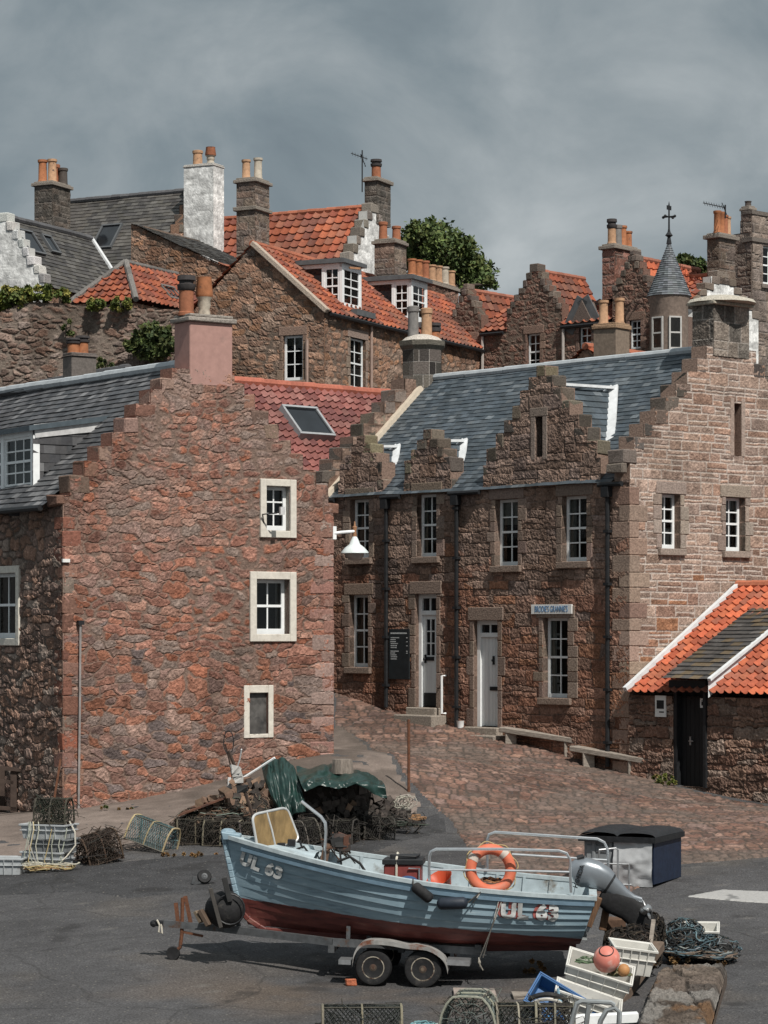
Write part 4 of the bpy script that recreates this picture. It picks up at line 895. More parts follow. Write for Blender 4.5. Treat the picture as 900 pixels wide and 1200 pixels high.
# ------------------------------------------------------------------ the houses climbing the hill
BROWN = [(0.271, 0.160, 0.110), (0.231, 0.141, 0.100), (0.310, 0.192, 0.135), (0.191, 0.122, 0.091), (0.284, 0.160, 0.100), (0.251, 0.179, 0.138)]
st_bg = dict(kind='rubble', cw=.46, ch=.20, mw=.014, rel=.024, pal=BROWN, mortar=(.15, .115, .092), warp=.09, jit=.65, p=5, smear=.5, stain=.6, grit=.03)
st_redbg = dict(st_bg, cw=.38, ch=.17, pal=[(.19, .105, .08), (.155, .09, .07), (.22, .13, .10), (.135, .085, .068), (.18, .115, .092)])
st_grey = dict(kind='course', cw=.6, ch=.3, mw=.018, rel=.03, pal=[(.20, .165, .145), (.235, .19, .16), (.17, .14, .125), (.22, .17, .14)], mortar=(.17, .15, .135), warp=.05, stain=.6)
st_white = dict(smooth=1, kind='course', cw=.6, ch=.3, mw=.006, rel=.005, pal=[(.66, .66, .645), (.65, .65, .635)], mortar=(.62, .62, .605), warp=.05, stain=.14, grit=.006, reveal=(.5, .5, .48))
def back_house(name, label, px, pye, d, ang, h, group='houses on the hill behind'):
    return Bld(name, label, 'house', px, pye + h * F / d, d, ang, group)
def body(B, side, w, l, ze, zp, st, kind, pal, seed, steps=0, step_cols=CS, stw=None, lap=.04, zb=-2.0, res=4, back=True, over=.12, step=.04, dirt=0, **kw):
    """gabled house: side = which visible wall is the gable"""
    G_, S_ = (B.L, B.R) if side == 'L' else (B.R, B.L)
    n = steps; gab = [(0, zb), (w, zb), (w, ze), (w / 2, zp), (0, ze)]
    pr = None
    if n:
        pr = [(w / 2 * (1 - i / n) + .02, ze + (zp - ze) * (i + 1) / n + .12) for i in range(n)]; gab = step_outline(w / 2, [(min(a, w / 2), b) for a, b in pr], zb)
    panel('wall', G_, gab, stw or st, (step, step), seed, depth=.35)
    panel('wall', S_, [(0, zb), (l, zb), (l, ze), (0, ze)], st, (step, step), seed + 1, depth=.35)
    if n: crow_steps(G_, w / 2, pr, step_cols, depth=.40, seed=seed, proud=.03, blk=(zp - ze) / n + .02, top=True, lap=lap)
    a0 = .36 if n else -.10
    pt = (lambda a, b, z: (a, b, z)) if side == 'L' else (lambda a, b, z: (b, a, z))
    roof4(B, 'roof', pt(a0, -over, ze - .02), pt(l, -over, ze - .02), pt(l, w / 2, zp), pt(a0, w / 2, zp), kind, pal, seed, res=res, dirt=dirt, **kw)
    roof4(B, 'roof', pt(a0, w + over, ze - .02), pt(l, w + over, ze - .02), pt(l, w / 2, zp), pt(a0, w / 2, zp), kind, pal, seed + 1, res=res, **kw)
    rc = (.34, .12, .07) if kind == 'pan' else (.10, .10, .105)
    ridge(B, pt(a0, w / 2, zp + .03), pt(l, w / 2, zp + .03), .11, rc)
    mb = MB(col=(.2, .15, .12)); f = (lambda a, b, c: (c, a, b)) if side == 'L' else (lambda a, b, c: (a, c, b))
    mb.prism([(.02, zb), (w - .02, zb), (w - .02, ze - .06), (w / 2, zp - .1), (.02, ze - .06)], l - .3, l - .01, order=f)
    q = (pt(.36, w - .3, zb), pt(l - .3, w - .01, ze - .1)); mb.box(*sorted((q[0][0], q[1][0])), *sorted((q[0][1], q[1][1])), q[0][2], q[1][2]); mb.build('back_wall', STONE, B.e)
st_ch = dict(kind='course', cw=.42, ch=.22, mw=.016, rel=.02, pal=[(.17, .13, .105), (.21, .15, .12), (.14, .11, .095), (.19, .15, .12)], mortar=(.16, .14, .125), warp=.03, stain=.6)
st_chr = dict(st_ch, pal=[(.25, .125, .095), (.21, .11, .085), (.28, .15, .12), (.18, .10, .08)])
st_dk = dict(st_ch, pal=[(.105, .095, .085), (.13, .115, .10), (.085, .078, .07), (.12, .10, .085)])
def chim_on(B, pl, x0, xm, x1, ytop, ybot, **kw):
    w_ = B.L if pl == 'L' else B.R; u, zt = w_.uv(xm, ytop); zb = w_.uv(xm, ybot)[1]; lx, ly = (0, u) if pl == 'L' else (u, 0)
    m = F / (B.mw @ Vector((lx, ly, 0))).y
    return chimney(B, lx - .015 if pl == 'L' else lx, ly - (.015 if pl == 'R' else 0), max((x1 - xm) / m / math.cos(B.ang), .3), max((xm - x0) / m / math.sin(B.ang), .3), zb, zt, **kw)
def roof_plane(B, a, b, d):
    a, b, d = Vector(a), Vector(b), Vector(d); ud = (b - a).normalized(); n = ud.cross(d - a).normalized(); n = n if n.z > 0 else -n
    vd = n.cross(ud); vd = vd if (d - a).dot(vd) > 0 else -vd; return W(B, a, ud, vd, n)
def skyl_px(B, w_, tl, tr, bl, **kw):
    a, b, c = w_.uv(*tl), w_.uv(*tr), w_.uv(*bl); um = (a[0] + c[0]) / 2; wd_ = max(b[0] - a[0], .3)
    return skylight(B, w_.o, w_.ud, w_.vd, um, um + wd_, min(c[1], a[1]), max(c[1], a[1]), **kw)

# brown gabled house in the middle
B5 = back_house('gabled_house', 'brown rubble house with tall gable chimney and two box dormers in an orange roof', 380, 366, 78, 64, 7)
w5 = 2 * B5.L.uv(297, 300)[0]; zp5 = zat(B5, 0, w5 / 2, 287)
window(B5.L, 332, 393, 355, 446, 2, 3, recess=.12, margin=.14, mcol=(.25, .18, .14), fw=.07)
window(B5.R, 410, 397, 428, 456, 2, 4, recess=.12, margin=.16, mcol=(.27, .21, .17), fw=.06)
body(B5, 'L', w5, 14, 7.0, zp5, st_bg, 'pan', TILE_OR, 101, zb=-1.0, tw=.30, tl=.34, dirt=.35)
mb = MB(col=(.40, .33, .27)); mb.bar((-.06, -.14, 7.02), (-.06, w5 / 2, zp5 + .05), .22, .16); mb.build('skew_stones', STONE, B5.e, bevel=.02)
chim_on(B5, 'L', 277, 299, 314, 213, 300, st=st_ch, seed=71, cap=.10, over=.09, shoulder=B5.L.uv(299, 246)[1], pots=((.35, .75, 'roll', 'buff', 1.0), (.55, .25, 'roll', 'pale', 1.1)), pr=.15, ph=.62)
chim_px(B5, 439, 462, 476, 285, 335, 85.0, st=st_ch, seed=72, cap=.12, over=.08, pots=((.3, .75, 'plain', 'red', 1), (.6, .25, 'plain', 'red', .8)), pr=.16, ph=.62)
chim_px(B5, 479, 484, 540, 327, 400, 89.5, st=st_redbg, seed=73, cap=.12, over=.07, pots=tuple((.06 + .145 * i, .5, 'roll', ('orange', 'orange', 'red', 'buff', 'buff', 'pale', 'buff')[i], 1 + .06 * ((i * 7) % 3)) for i in range(7)), pr=.17, ph=.58)
def box_dormer(B, pxc, pyb, pyt, yin, lx, ly, seed):
    wr = W(B, (0, yin, 0), (1, 0, 0), (0, 0, 1), (0, -1, 0)); u, zb = wr.uv(pxc, pyb); zt = wr.uv(pxc, pyt)[1]
    mb = MB(col=(.5, .5, .5)); t = .1
    for x, y in ((u, yin), (u + lx - t, yin), (u, yin + .62)): mb.box(x, x + t, y, y + t, zb, zt)
    mb.box(u, u + lx, yin + .006, yin + t - .006, zb, zb + .12); mb.box(u + .006, u + t - .006, yin + t, yin + ly, zb, zb + .12)
    mb.box(u, u + lx, yin + .006, yin + t - .006, zt - .12, zt); mb.box(u + .006, u + t - .006, yin + t, yin + ly, zt - .12, zt)
    d = mb.build('dormer', PAINT_W if seed % 2 else mat('grey_paint', (.40, .41, .41), .5, .05, 5, .1), B.e)
    wl = W(B, (u, 0, 0), (0, 1, 0), (0, 0, 1), (-1, 0, 0)); wf = W(B, (0, yin, 0), (1, 0, 0), (0, 0, 1), (0, -1, 0))
    sash(wf, u + t, u + lx - t, zb + .12, zt - .12, -.04, 2, 4, .07, parent=d); sash(wl, yin + t, yin + .62, zb + .12, zt - .12, -.04, 2, 4, .06, parent=d)
    g = MB(tf=wl); g.add([(yin + .72, zb + .3, -.04), (yin + ly, zb + .3, -.04), (yin + ly, zt - .12, -.04), (yin + .72, zt - .12, -.04)], [(0, 1, 2, 3)]); g.build('cheek_glass', ROOM, d)
    k = MB(col=(.1, .1, .1)); k.box(u - .12, u + lx + .12, yin - .14, yin + ly + .3, zt + .004, zt + .12); k.box(u - .05, u + lx + .05, yin - .05, yin + ly + .3, zt + .124, zt + .16); k.build('lead_roof', mat('dark_lead', (.10, .105, .11), .6, .1, 5, .2), d)
    k = MB(); k.box(u + .05, u + lx, yin - .5, yin + .05, zb - .2, zb - .02); k.build('apron', mat('dark_lead'), d)
box_dormer(B5, 401, 362, 308, .35, 1.35, 1.75, 1)
box_dormer(B5, 482, 377, 327, .35, 1.25, 1.75, 3)
for px, y0, y1, pl in ((361, 398, 450, B5.L), (433, 380, 458, B5.R)):
    a = pl.uv(px, y0); b = pl.uv(px, y1); mb = MB(tf=pl); mb.tube([pl(0, 0, 0)] and [(a[0], a[1], .07), (b[0], b[1], .07)], .05, 6); mb.build('drainpipe', mat('pipe_paint', (.33, .24, .2), .6, .1, 6, .2), B5.e, smooth=True)
mb = MB(); mb.tube([(.1, -.18, 6.95), (14, -.18, 6.95)], .06, 6); mb.build('gutter', IRON, B5.e, smooth=True)

# orange roofed house with the white crow-stepped gable
B6 = back_house('white_gabled_house', 'house with broad orange pantile roof and white crow-stepped gable on the skyline', 405, 320, 92, 63, 6)
w6 = 2 * B6.R.uv(439, 250)[0]; zp6 = zat(B6, w6 / 2, 0, 243)
body(B6, 'R', w6, 8.5, 6.0, zp6, st_bg, 'pan', TILE_OR, 111, steps=8, stw=st_white, step_cols=[(.25, .22, .19), (.30, .27, .24), (.19, .165, .145)], tw=.36, tl=.42, dirt=.2, res=5)
chim_on(B6, 'R', 427, 441, 457, 212, 262, st=st_dk, seed=75, cap=.12, over=.10, pots=((.4, .5, 'hood', 'red', 1.15),), pr=.2, ph=.62)

# slate house with the white chimney
B7 = back_house('slate_house', 'grey slate roofed house with tall whitewashed chimney on the skyline', 188, 325, 94, 63, 6)
w7 = 2 * B7.R.uv(236, 262)[0]; zp7 = zat(B7, w7 / 2, 0, 223); l7 = 6.0
body(B7, 'R', w7, l7, 6.0, zp7, st_bg, 'slate', SLATE_OLD, 121, steps=9, tw=.28, tl=.19, dirt=.3, lift=.022)
chim_px(B7, 214, 250, 261, 194, 330, 94.8, st=st_white, seed=76, cap=.06, over=.03, capcol=(.45, .43, .40), pots=((.3, .2, 'flare', 'red', .85), (.75, .8, 'plain', 'buff', .85)), pr=.2, ph=.75)
chim_px(B7, 39, 61, 78, 217, 265, 96.5, st=st_dk, seed=77, cap=.13, over=.1, pots=((.25, .8, 'roll', 'orange', 1.1), (.3, .3, 'roll', 'buff', 1.1), (.75, .6, 'plain', 'red', 1.0), (.8, .2, 'plain', 'dark', .8)), pr=.19, ph=.8)
wr7 = roof_plane(B7, (-.12, 0, 5.98), (-.12, l7, 5.98), (w7 / 2, 0, zp7)); a = wr7.uv(121, 266); b = wr7.uv(144, 266); c = wr7.uv(113, 293)
skylight(B7, wr7.o, wr7.ud, wr7.vd, min(a[0], b[0]) , max(a[0], b[0]), (c[1]), a[1], col=(.09, .095, .1), lift=.08)

# slate house with white steps at the left edge
B8 = back_house('white_stepped_house', 'white crow-stepped gable with dark slate roof and two skylights at the left edge', 52, 336, 84, 64, 6)
w8 = 2 * B8.L.uv(3, 262)[0]; zp8 = zat(B8, 0, w8 / 2, 254)
body(B8, 'L', w8, 5.4, 6.0, zp8, st_bg, 'slate', SLATE_OLD, 131, steps=8, stw=st_white, step_cols=[(.55, .55, .53), (.48, .48, .46), (.6, .6, .58)], tw=.26, tl=.18, lift=.02)
wr8 = roof_plane(B8, (0, -.12, 5.98), (5, -.12, 5.98), (0, w8 / 2, zp8))
skyl_px(B8, wr8, (14, 268), (33, 271), (34, 296), lift=.07); skyl_px(B8, wr8, (47, 276), (58, 278), (58, 296), lift=.07)
mb = MB(); mb.bar((5.42, -.12, 6.03), (5.42, w8 / 2, zp8 + .05), .16, .10); mb.build('verge_flashing', LEADW, B8.e)

# low stone wing with a lean-to slate roof
B9 = back_house('stone_wing', 'stone wing with a single sloping slate roof below the slate house', 258, 312, 83, 64, 4)
a = B9.L.uv(154, 262); b = B9.L.uv(258, 310)
panel('wall', B9.L, [(0, -2), (a[0], -2), (a[0], a[1]), (0, b[1])], st_bg, (.04, .04), 141, depth=.35)
roof4(B9, 'roof', (-.1, -.15, b[1] - .02), (4.2, -.15, b[1] - .02), (4.2, a[0], a[1] + .03), (-.1, a[0], a[1] + .03), 'slate', SLATE_OLD, 142, tw=.26, tl=.18, lift=.02)
panel('wall', B9.R, [(0, -2), (4, -2), (4, b[1]), (0, b[1])], st_bg, (.05, .05), 143, depth=.35)
mb = MB(col=(.2, .15, .12)); mb.box(.38, 4, a[0] - .3, a[0], -2, a[1] - .05); mb.box(3.7, 3.98, .36, a[0] - .3, -2, b[1] - .2); mb.build('back_wall', STONE, B9.e)

# hipped orange roof
B10 = back_house('hipped_cottage', 'small cottage with hipped orange pantile roof and skylight behind the garden wall', 158, 353, 78, 64, 3.2)
ya = B10.L.uv(85, 350)[0]; xa = .58 * ya; za = zat(B10, xa, ya / 2, 309); l10 = 4.4
roof4(B10, 'roof', (-.1, ya + .1, 3.2), (-.1, -.1, 3.2), (xa, ya / 2, za), (xa, ya / 2 + .001, za), 'pan', TILE_OR, 151, tw=.26, tl=.30, dirt=.15)
roof4(B10, 'roof', (-.1, -.1, 3.2), (l10, -.1, 3.2), (l10, ya / 2, za), (xa, ya / 2, za), 'pan', TILE_OR, 152, tw=.26, tl=.30, dirt=.15)
roof4(B10, 'roof', (-.1, ya + .1, 3.2), (l10, ya + .1, 3.2), (l10, ya / 2, za), (xa, ya / 2, za), 'pan', TILE_OR, 153, tw=.4, tl=.5)
gh = (.17, .16, .15)
ridge(B10, (-.1, -.1, 3.24), (xa, ya / 2, za + .06), .10, gh, STONE, 'hip'); ridge(B10, (-.1, ya + .1, 3.24), (xa, ya / 2, za + .06), .10, gh, STONE, 'hip'); ridge(B10, (xa, ya / 2, za + .05), (l10, ya / 2, za + .05), .09, gh, STONE)
wr = roof_plane(B10, (0, -.1, 3.2), (l10, -.1, 3.2), (0, ya / 2, za)); skyl_px(B10, wr, (182, 335), (197, 337), (200, 352), lift=.09, col=(.14, .13, .12))
panel('wall', B10.L, [(0, 0), (ya, 0), (ya, 3.15), (0, 3.15)], st_bg, (.05, .05), 154); panel('wall', B10.R, [(0, 0), (l10, 0), (l10, 3.15), (0, 3.15)], st_bg, (.05, .05), 155)
mb = MB(col=(.2, .15, .12)); mb.box(.42, l10, ya - .3, ya, 0, 3.1); mb.prism([(.02, 3.1), (ya, 3.1), (ya / 2, za - .05)], l10 - .3, l10 - .01, order=lambda a, b, c: (c, a, b)); mb.build('back_wall', STONE, B10.e)

# garden wall, hedge and ivy
BW = Bld('garden_wall', 'tall rubble garden retaining wall with hedge growing along its top', 'wall', -40, 490, 74, 0)
wl = BW.R; tops = [(-40, 366), (0, 366), (30, 354), (100, 357), (160, 361), (212, 363)]
ol = [(0, -1)] + [(wl.uv(212, 400)[0], -1)] + [wl.uv(x, y) for x, y in tops[::-1]]
st_gw = dict(st_bg, pal=[(.20, .135, .108), (.16, .11, .09), (.235, .17, .14), (.125, .09, .075), (.19, .12, .092), (.215, .17, .148)], cw=.38, ch=.17, mw=.02, rel=.045, mortar=(.185, .15, .125), jit=.85, p=3.2)
panel('masonry', wl, ol, st_gw, (.03, .03), 161, depth=.5)
def leafy(name, label, cat, pts, d, n, size, pal, seed, group=None, clump=.3):
    """bush from photo ellipses (px, py, rx, ry)"""
    c0 = P(pts[0][0], pts[0][1] + pts[0][3], d); t = thing(name, label, cat, c0, 0, group); m = F / d
    bl = [(tuple(P(x, y, d) - c0), (rx / m, max(.25, min(rx, ry) / m), ry / m)) for x, y, rx, ry in pts]
    foliage('foliage', bl, n, size, pal, seed, t, clump=clump)
    mb = MB(); rg = random.Random(seed)
    for c, r in bl:
        for k in range(3): mb.tube([(c[0] + rg.uniform(-.1, .1), c[1] + .1, c[2] - r[2]), (c[0] + rg.uniform(-.4, .4) * r[0], c[1], c[2]), (c[0] + rg.uniform(-.7, .7) * r[0], c[1], c[2] + .6 * r[2])], [.035, .02, .008], 5)
    mb.build('stem', BARK, t); return t
leafy('hedge', 'yellow-green hedge on top of the garden wall at its left end', 'hedge', [(12, 350, 22, 13), (45, 345, 22, 10), (72, 347, 12, 8), (-12, 352, 16, 14)], 74.1, 5200, .17, YGREENS, 1)
leafy('hedge', 'thin green trailing plants along the wall top under the hipped roof', 'hedge', [(115, 357, 18, 6), (142, 357, 14, 8)], 73.7, 1600, .15, YGREENS, 2)
leafy('ivy_bush', 'dark green ivy bush on the garden wall beside the pink chimney', 'bush', [(180, 402, 24, 20), (158, 400, 14, 12), (195, 395, 12, 14)], 73.4, 4200, .17, GREENS + [(.10, .11, .035)], 3)
leafy('wall_fern', 'small green plant rooted halfway up the garden wall', 'plant', [(80, 384, 9, 9)], 73.7, 400, .13, GREENS, 4, clump=.16)
leafy('flowering_plant', 'pale flowering plant at the wall foot right of the dark chimney', 'plant', [(122, 428, 12, 8)], 70, 600, .13, GREENS + [(.5, .5, .45)], 5, clump=.18)

# cottage hidden behind the left roof: only its stack shows
B11 = Bld('low_cottage', 'low cottage behind the slate roof showing a dark stack with two cowled pots', 'house', 60, 520, 66, 34, 'houses on the hill behind')
zt = zat(B11, 0, 0, 452); body(B11, 'R', 4.4, 5, zt - .8, zt + .55, st_dk, 'slate', SLATE_GREY, 171, step=.08)
chim_px(B11, 71, 84, 111, 417, 455, 65.0, plain=(mat('grey_harl', (.13, .115, .105), .9, .4, 14, .25), (.1, .1, .1)), cap=.04, over=.03, capcol=(.15, .13, .12), pots=((.25, .5, 'hood', 'orange', .8), (.62, .5, 'hood', 'orange', .95)), pr=.17, ph=.5)

# ------------------------------------------------------------------ the row on the right skyline
B12 = Bld('gableted_terrace', 'red-brown stone terrace with three crow-stepped gablets and a round turret', 'house', 762, 470, 84, 50, 'houses on the hill behind')
w = B12.L; l12 = w.uv(524, 400)[0]
heads = [steps_from(w, [(527, 372), (530.5, 363), (534, 355), (538, 347), (541, 340), (543, 333)], 545.5, 350),
         steps_from(w, [(594, 362), (598, 354), (603, 346), (608, 338), (613, 329), (617, 320), (621, 310)], 626, 340),
         steps_from(w, [(718, 335), (723, 326), (728, 317), (732, 308), (736, 300), (738.5, 294)], 741, 315)]
VE12 = w.uv(675, 381)[1]
for x0, y0, x1, y1, r in ((547, 399, 557, 432, 4), (618, 391, 633, 434, 4), (679, 383, 693, 421, 4), (738, 375, 751, 409, 4)):
    window(w, x0, y0, x1, y1, 2, r, recess=.12, margin=.14, mcol=(.22, .15, .12), fw=.05)
a = w.uv(683, 352); b = w.uv(698, 384); c0 = a[0]; hw = abs(c0 - b[0])
ol = facade_outline(-1.2, l12, -3, VE12, heads)
panel('wall', w, ol, st_redbg, (.035, .035), 181, depth=.4)
for i, (c, pr) in enumerate(heads):
    crow_steps(w, c, pr, [(.15, .125, .105), (.18, .145, .12), (.13, .105, .09)], depth=.40, seed=80 + i, proud=.03, top=True, lap=.05)
    hw_ = pr[0][0] - .05; vt = pr[-1][1] - .25; L_ = (2.7, 2.9, 4.0)[i]
    for s in (-1, 1): roof4(B12, 'roof', (.36, c + s * hw_, VE12), (L_, c + s * hw_, VE12), (L_, c, vt), (.36, c, vt), 'pan', TILE_OR if i < 2 else TILE_BR, 190 + i, tw=.28, tl=.32, res=4, dirt=.3 if i < 2 else .1)
    ridge(B12, (.36, c, vt + .03), (L_, c, vt + .03), .10, (.30, .12, .08))
e_ = -1.2
for c, pr in sorted(heads, key=lambda q: q[0]) + [(l12 + 1, [(1, 0)])]:
    f_ = min(c - pr[0][0], l12)
    if f_ - e_ > .15:
        roof4(B12, 'roof', (-.10, e_, VE12), (-.10, f_, VE12), (1.3, f_, VE12 + .95), (1.3, e_, VE12 + .95), 'pan', TILE_OR, 195, tw=.28, tl=.32, res=4, dirt=.3)
        mb = MB(); mb.tube([(-.14, e_ + .05, VE12 - .05), (-.14, f_ - .05, VE12 - .05)], .06, 6); mb.build('gutter', IRON, B12.e, smooth=True)
        mb = MB(); u = f_ - .12; mb.tube([(-.1, u, VE12 - .1), (-.1, u, 0)], .05, 6); mb.build('drainpipe', mat('pale_pipe', (.42, .38, .35), .6, .1, 6, .15), B12.e, smooth=True)
    e_ = c + pr[0][0]
vb, vt = VE12 - .1, w.uv(683, 352)[1]; mb = MB(tf=w, col=(.14, .11, .095)); mb.prism([(c0 - hw, vb), (c0 + hw, vb), (c0, vt)], -1.2, .08, order=lambda a, b, c: (a, b, c)); dm = mb.build('dormer_head', STONE, B12.e)
mb = MB(tf=w)
for s in (-1, 1): mb.bar((c0 + s * (hw + .1), vb - .1, .0), (c0, vt + .06, .0), .5, .06, up=(0, 0, 1))
mb.build('slate_skirt', mat('dark_lead'), dm)
mb = MB(col=(.17, .12, .1)); mb.box(.42, 3.6, l12 - .3, l12, -3, VE12 + .0); mb.box(.42, 3.6, -1.2, -.9, -3, VE12); mb.box(3.3, 3.6, -.9, l12 - .3, -3, VE12 + .3); mb.build('back_wall', STONE, B12.e)
chim_px(B12, 707, 720, 750, 291, 350, 85.5, st=st_chr, seed=82, cap=.12, over=.10, pots=((.15, .5, 'hood', 'buff', 1.15), (.4, .5, 'plain', 'grey', .95), (.62, .5, 'roll', 'orange', .95), (.86, .5, 'roll', 'orange', .75)), pr=.16, ph=.75)
# turret
tp = B12.loc(784, 413, 82.3); tm = F / 82.3; zz = lambda py: B12.loc(784, py, 82.3).z; tr = 22.5 / tm
mb = MB(col=(.22, .17, .14)); mb.lathe([(tr, zz(480)), (tr, zz(357)), (tr * 1.1, zz(352)), (tr * 1.12, zz(348)), (tr * .9, zz(346))], (tp.x, tp.y, 0), 28); tur = mb.build('turret', mat('turret_stone', None, .9, .5, 9, .25, detail=6), B12.e, smooth=True)
mb = MB(col=(.10, .11, .12)); n = 24; pr_ = []
for i in range(n): pr_ += [(tr * 1.14 * (1 - i / n) ** 1.04 + .035, zz(348) + (zz(283) - zz(348)) * i / n), (tr * 1.14 * (1 - (i + 1) / n) ** 1.04 + .012, zz(348) + (zz(283) - zz(348)) * (i + 1) / n)]
mb.lathe(pr_, (tp.x, tp.y, 0), 24); rg = random.Random(5)
for i in range(len(mb.c)): mb.c[i] = vary((.105, .115, .125), .55, 1.5, rg)
mb.build('turret_roof', SLATE, tur)
mb = MB(); mb.lathe([(.09, zz(286)), (.05, zz(278)), (.13, zz(276)), (.05, zz(272)), (.03, zz(268)), (.025, zz(240)), (.005, zz(236))], (tp.x, tp.y, 0), 8)
zc = zz(254)
for an in (0, 90): 
    dx, dy = math.cos(R(an)) * .22, math.sin(R(an)) * .22; mb.tube([(tp.x - dx, tp.y - dy, zc), (tp.x + dx, tp.y + dy, zc)], .022, 5)
    for s in (-1, 1): mb.ball((tp.x + dx * s, tp.y + dy * s, zc), .05, .05, .05, 6, 4)
mb.box(tp.x - .12, tp.x + .12, tp.y - .012, tp.y + .012, zz(246), zz(241)); mb.build('weather_vane', IRON, tur)
cdir = math.atan2((B12.mi @ Vector((0, 0, H)) - tp).y, (B12.mi @ Vector((0, 0, H)) - tp).x)
for da in (-.62, .32):
    a_ = cdir + da; nd_ = Vector((math.cos(a_), math.sin(a_), 0)); ud_ = Vector((-nd_.y, nd_.x, 0)); wt = W(B12, Vector((tp.x, tp.y, 0)) + nd_ * (tr - .03), ud_, (0, 0, 1), nd_); B12t = wt
    f = sash(wt, -.21, .21, zz(412), zz(373), .04, 1, 2, .05, parent=tur, m=mat('turret_frame', (.46, .45, .43), .6, .05, 5, .15)); f.name = 'window'

# white gabled house with the tall stack
B13 = back_house('white_gabled_house', 'white harled gable under a tall stone stack beside the turret', 806, 366, 84.5, 46, 5)
w13 = 2 * B13.R.uv(848, 330)[0]; zp13 = zat(B13, w13 / 2, 0, 322)
body(B13, 'R', w13, 4.5, 5.0, zp13, st_white, 'pan', TILE_OR, 201, steps=6, stw=st_white, step_cols=[(.19, .155, .13), (.22, .18, .15)])
chim_on(B13, 'R', 830, 842, 864, 279, 332, st=st_ch, seed=84, cap=.14, over=.12, pots=((.12, .3, 'roll', 'orange', 1.05), (.42, .4, 'roll', 'orange', 1.05), (.7, .5, 'roll', 'red', .95), (.88, .5, 'roll', 'buff', .9)), pr=.14, ph=.72)
# grey block at the right edge
B14 = Bld('grey_tenement', 'tall grey stone house with parapet and stepped side at the right edge', 'house', 881, 470, 88, 42, 'houses on the hill behind')
w = B14.R; zt = w.uv(890, 252)[1]; u1 = 5.0
window(w, 893.5, 289, 912, 334, 2, 4, recess=.12, margin=.12, mcol=(.2, .17, .15), fw=.06)
panel('wall', w, [(0, -4), (u1, -4), (u1, zt), (0, zt)], st_grey, (.04, .04), 211, depth=.35)
w = B14.L; a = w.uv(867, 300)[0]; pl = [(0, 0), (4, 0), (4, zt - 4.2), (3, zt - 4.2)]; st_ = [(0, zt)]
n = 8
for i in range(n): y = zt - .2 - i * .42; x = .5 + i * .32; pl += []; st_ += [(x, y), (x, y - .42)]
panel('wall', w, [(0, -4), (st_[-1][0], -4)] + st_[::-1][0:-1] + [(0, zt)], st_grey, (.04, .04), 212, depth=.45)
mb = MB(col=(.15, .13, .115)); mb.box(-.08, u1, -.08, .4, zt - .95, zt - .80, jit=.01); mb.box(-.06, u1, -.06, .4, zt, zt + .12, jit=.01); mb.build('cornice', STONE, B14.e)
mb = MB(col=(.2, .17, .15)); mb.box(.46, u1, 2.7, 3.05, -4, zt - 3.6); mb.box(u1 - .3, u1 - .01, .36, 2.7, -4, zt); mb.build('back_wall', STONE, B14.e)
chim_px(B14, 870, 878, 884, 246, 300, 88.2, st=st_grey, seed=85, cap=.1, over=.05, pots=((.5, .5, 'plain', 'dark', .5),), pr=.12, ph=.4)
# cottage behind the slate ridge
B15 = Bld('ridge_cottage', 'cottage behind the slate ridge showing a buff harled stack and red ridge tiles', 'house', 742, 500, 72, 50, 'houses on the hill behind')
z15 = zat(B15, .2, 1.6, 408); body(B15, 'L', 3.2, 5, z15 - 1.3, z15, st_bg, 'pan', TILE_OR, 221, step=.08)
chim_px(B15, 697, 722, 740, 384, 430, 71.5, plain=(mat('buff_harl', (.20, .155, .12), .9, .4, 10, .2), (.2, .15, .1)), cap=.10, over=.04, capcol=(.30, .20, .13), pots=((.25, .7, 'roll', 'buff', 1.0), (.75, .3, 'roll', 'buff', 1.1)), pr=.15, ph=.68)
# ------------------------------------------------------------------ trees
def tree(label, pts, d, n, size, seed, pal, group=None):
    x, y, rx, ry = pts[0]; b = P(x, y, d); base = Vector((b.x, b.y, tz(b.x, b.y))); t = thing('broadleaf_tree', label, 'tree', base, 0, group); m = F / d
    bl = [(tuple(P(x, y, d + rd) - base), (rx / m, rx / m * .9, ry / m)) for (x, y, rx, ry), rd in zip(pts, (0, 1, -1, .5, -1.5, 1.5, 0, 1, -1))]
    foliage('crown', bl, n, size, pal, seed, t, clump=.62)
    c = Vector(bl[0][0]); mb = MB(); mb.tube([(0, 0, -.3), (.1, 0, c.z * .4), (c.x * .6, c.y, c.z * .8), (c.x, c.y, c.z)], [.32, .26, .18, .06], 8); rg = random.Random(seed)
    for cc, r in bl:
        for k in range(4): mb.tube([(c.x * .5, c.y, c.z * .7), tuple(lerp(c.x, cc[i] if i == 0 else c.x, .6) if i == 0 else (lerp(c.y, cc[1], .6) if i == 1 else lerp(c.z * .8, cc[2], .6)) for i in range(3)), (cc[0] + rg.uniform(-.8, .8) * r[0], cc[1] + rg.uniform(-.7, .7) * r[1], cc[2] + rg.uniform(-.4, .8) * r[2])], [.10, .06, .015], 5)
    mb.build('trunk', BARK, t); return t
tree('broad green tree showing above the roofs at mid skyline', [(512, 300, 30, 32), (535, 310, 28, 28), (492, 280, 20, 16), (560, 325, 20, 16), (576, 332, 10, 8), (505, 272, 18, 11), (540, 290, 16, 12), (480, 300, 10, 20)], 104, 15000, .21, 9, [tuple(q * 1.45 for q in g) for g in GREENS])
tree('small dark tree top between the turret and the tall stack', [(802, 308, 14, 8), (818, 312, 12, 8), (793, 312, 8, 8)], 104, 1600, .26, 10, GREENS, )
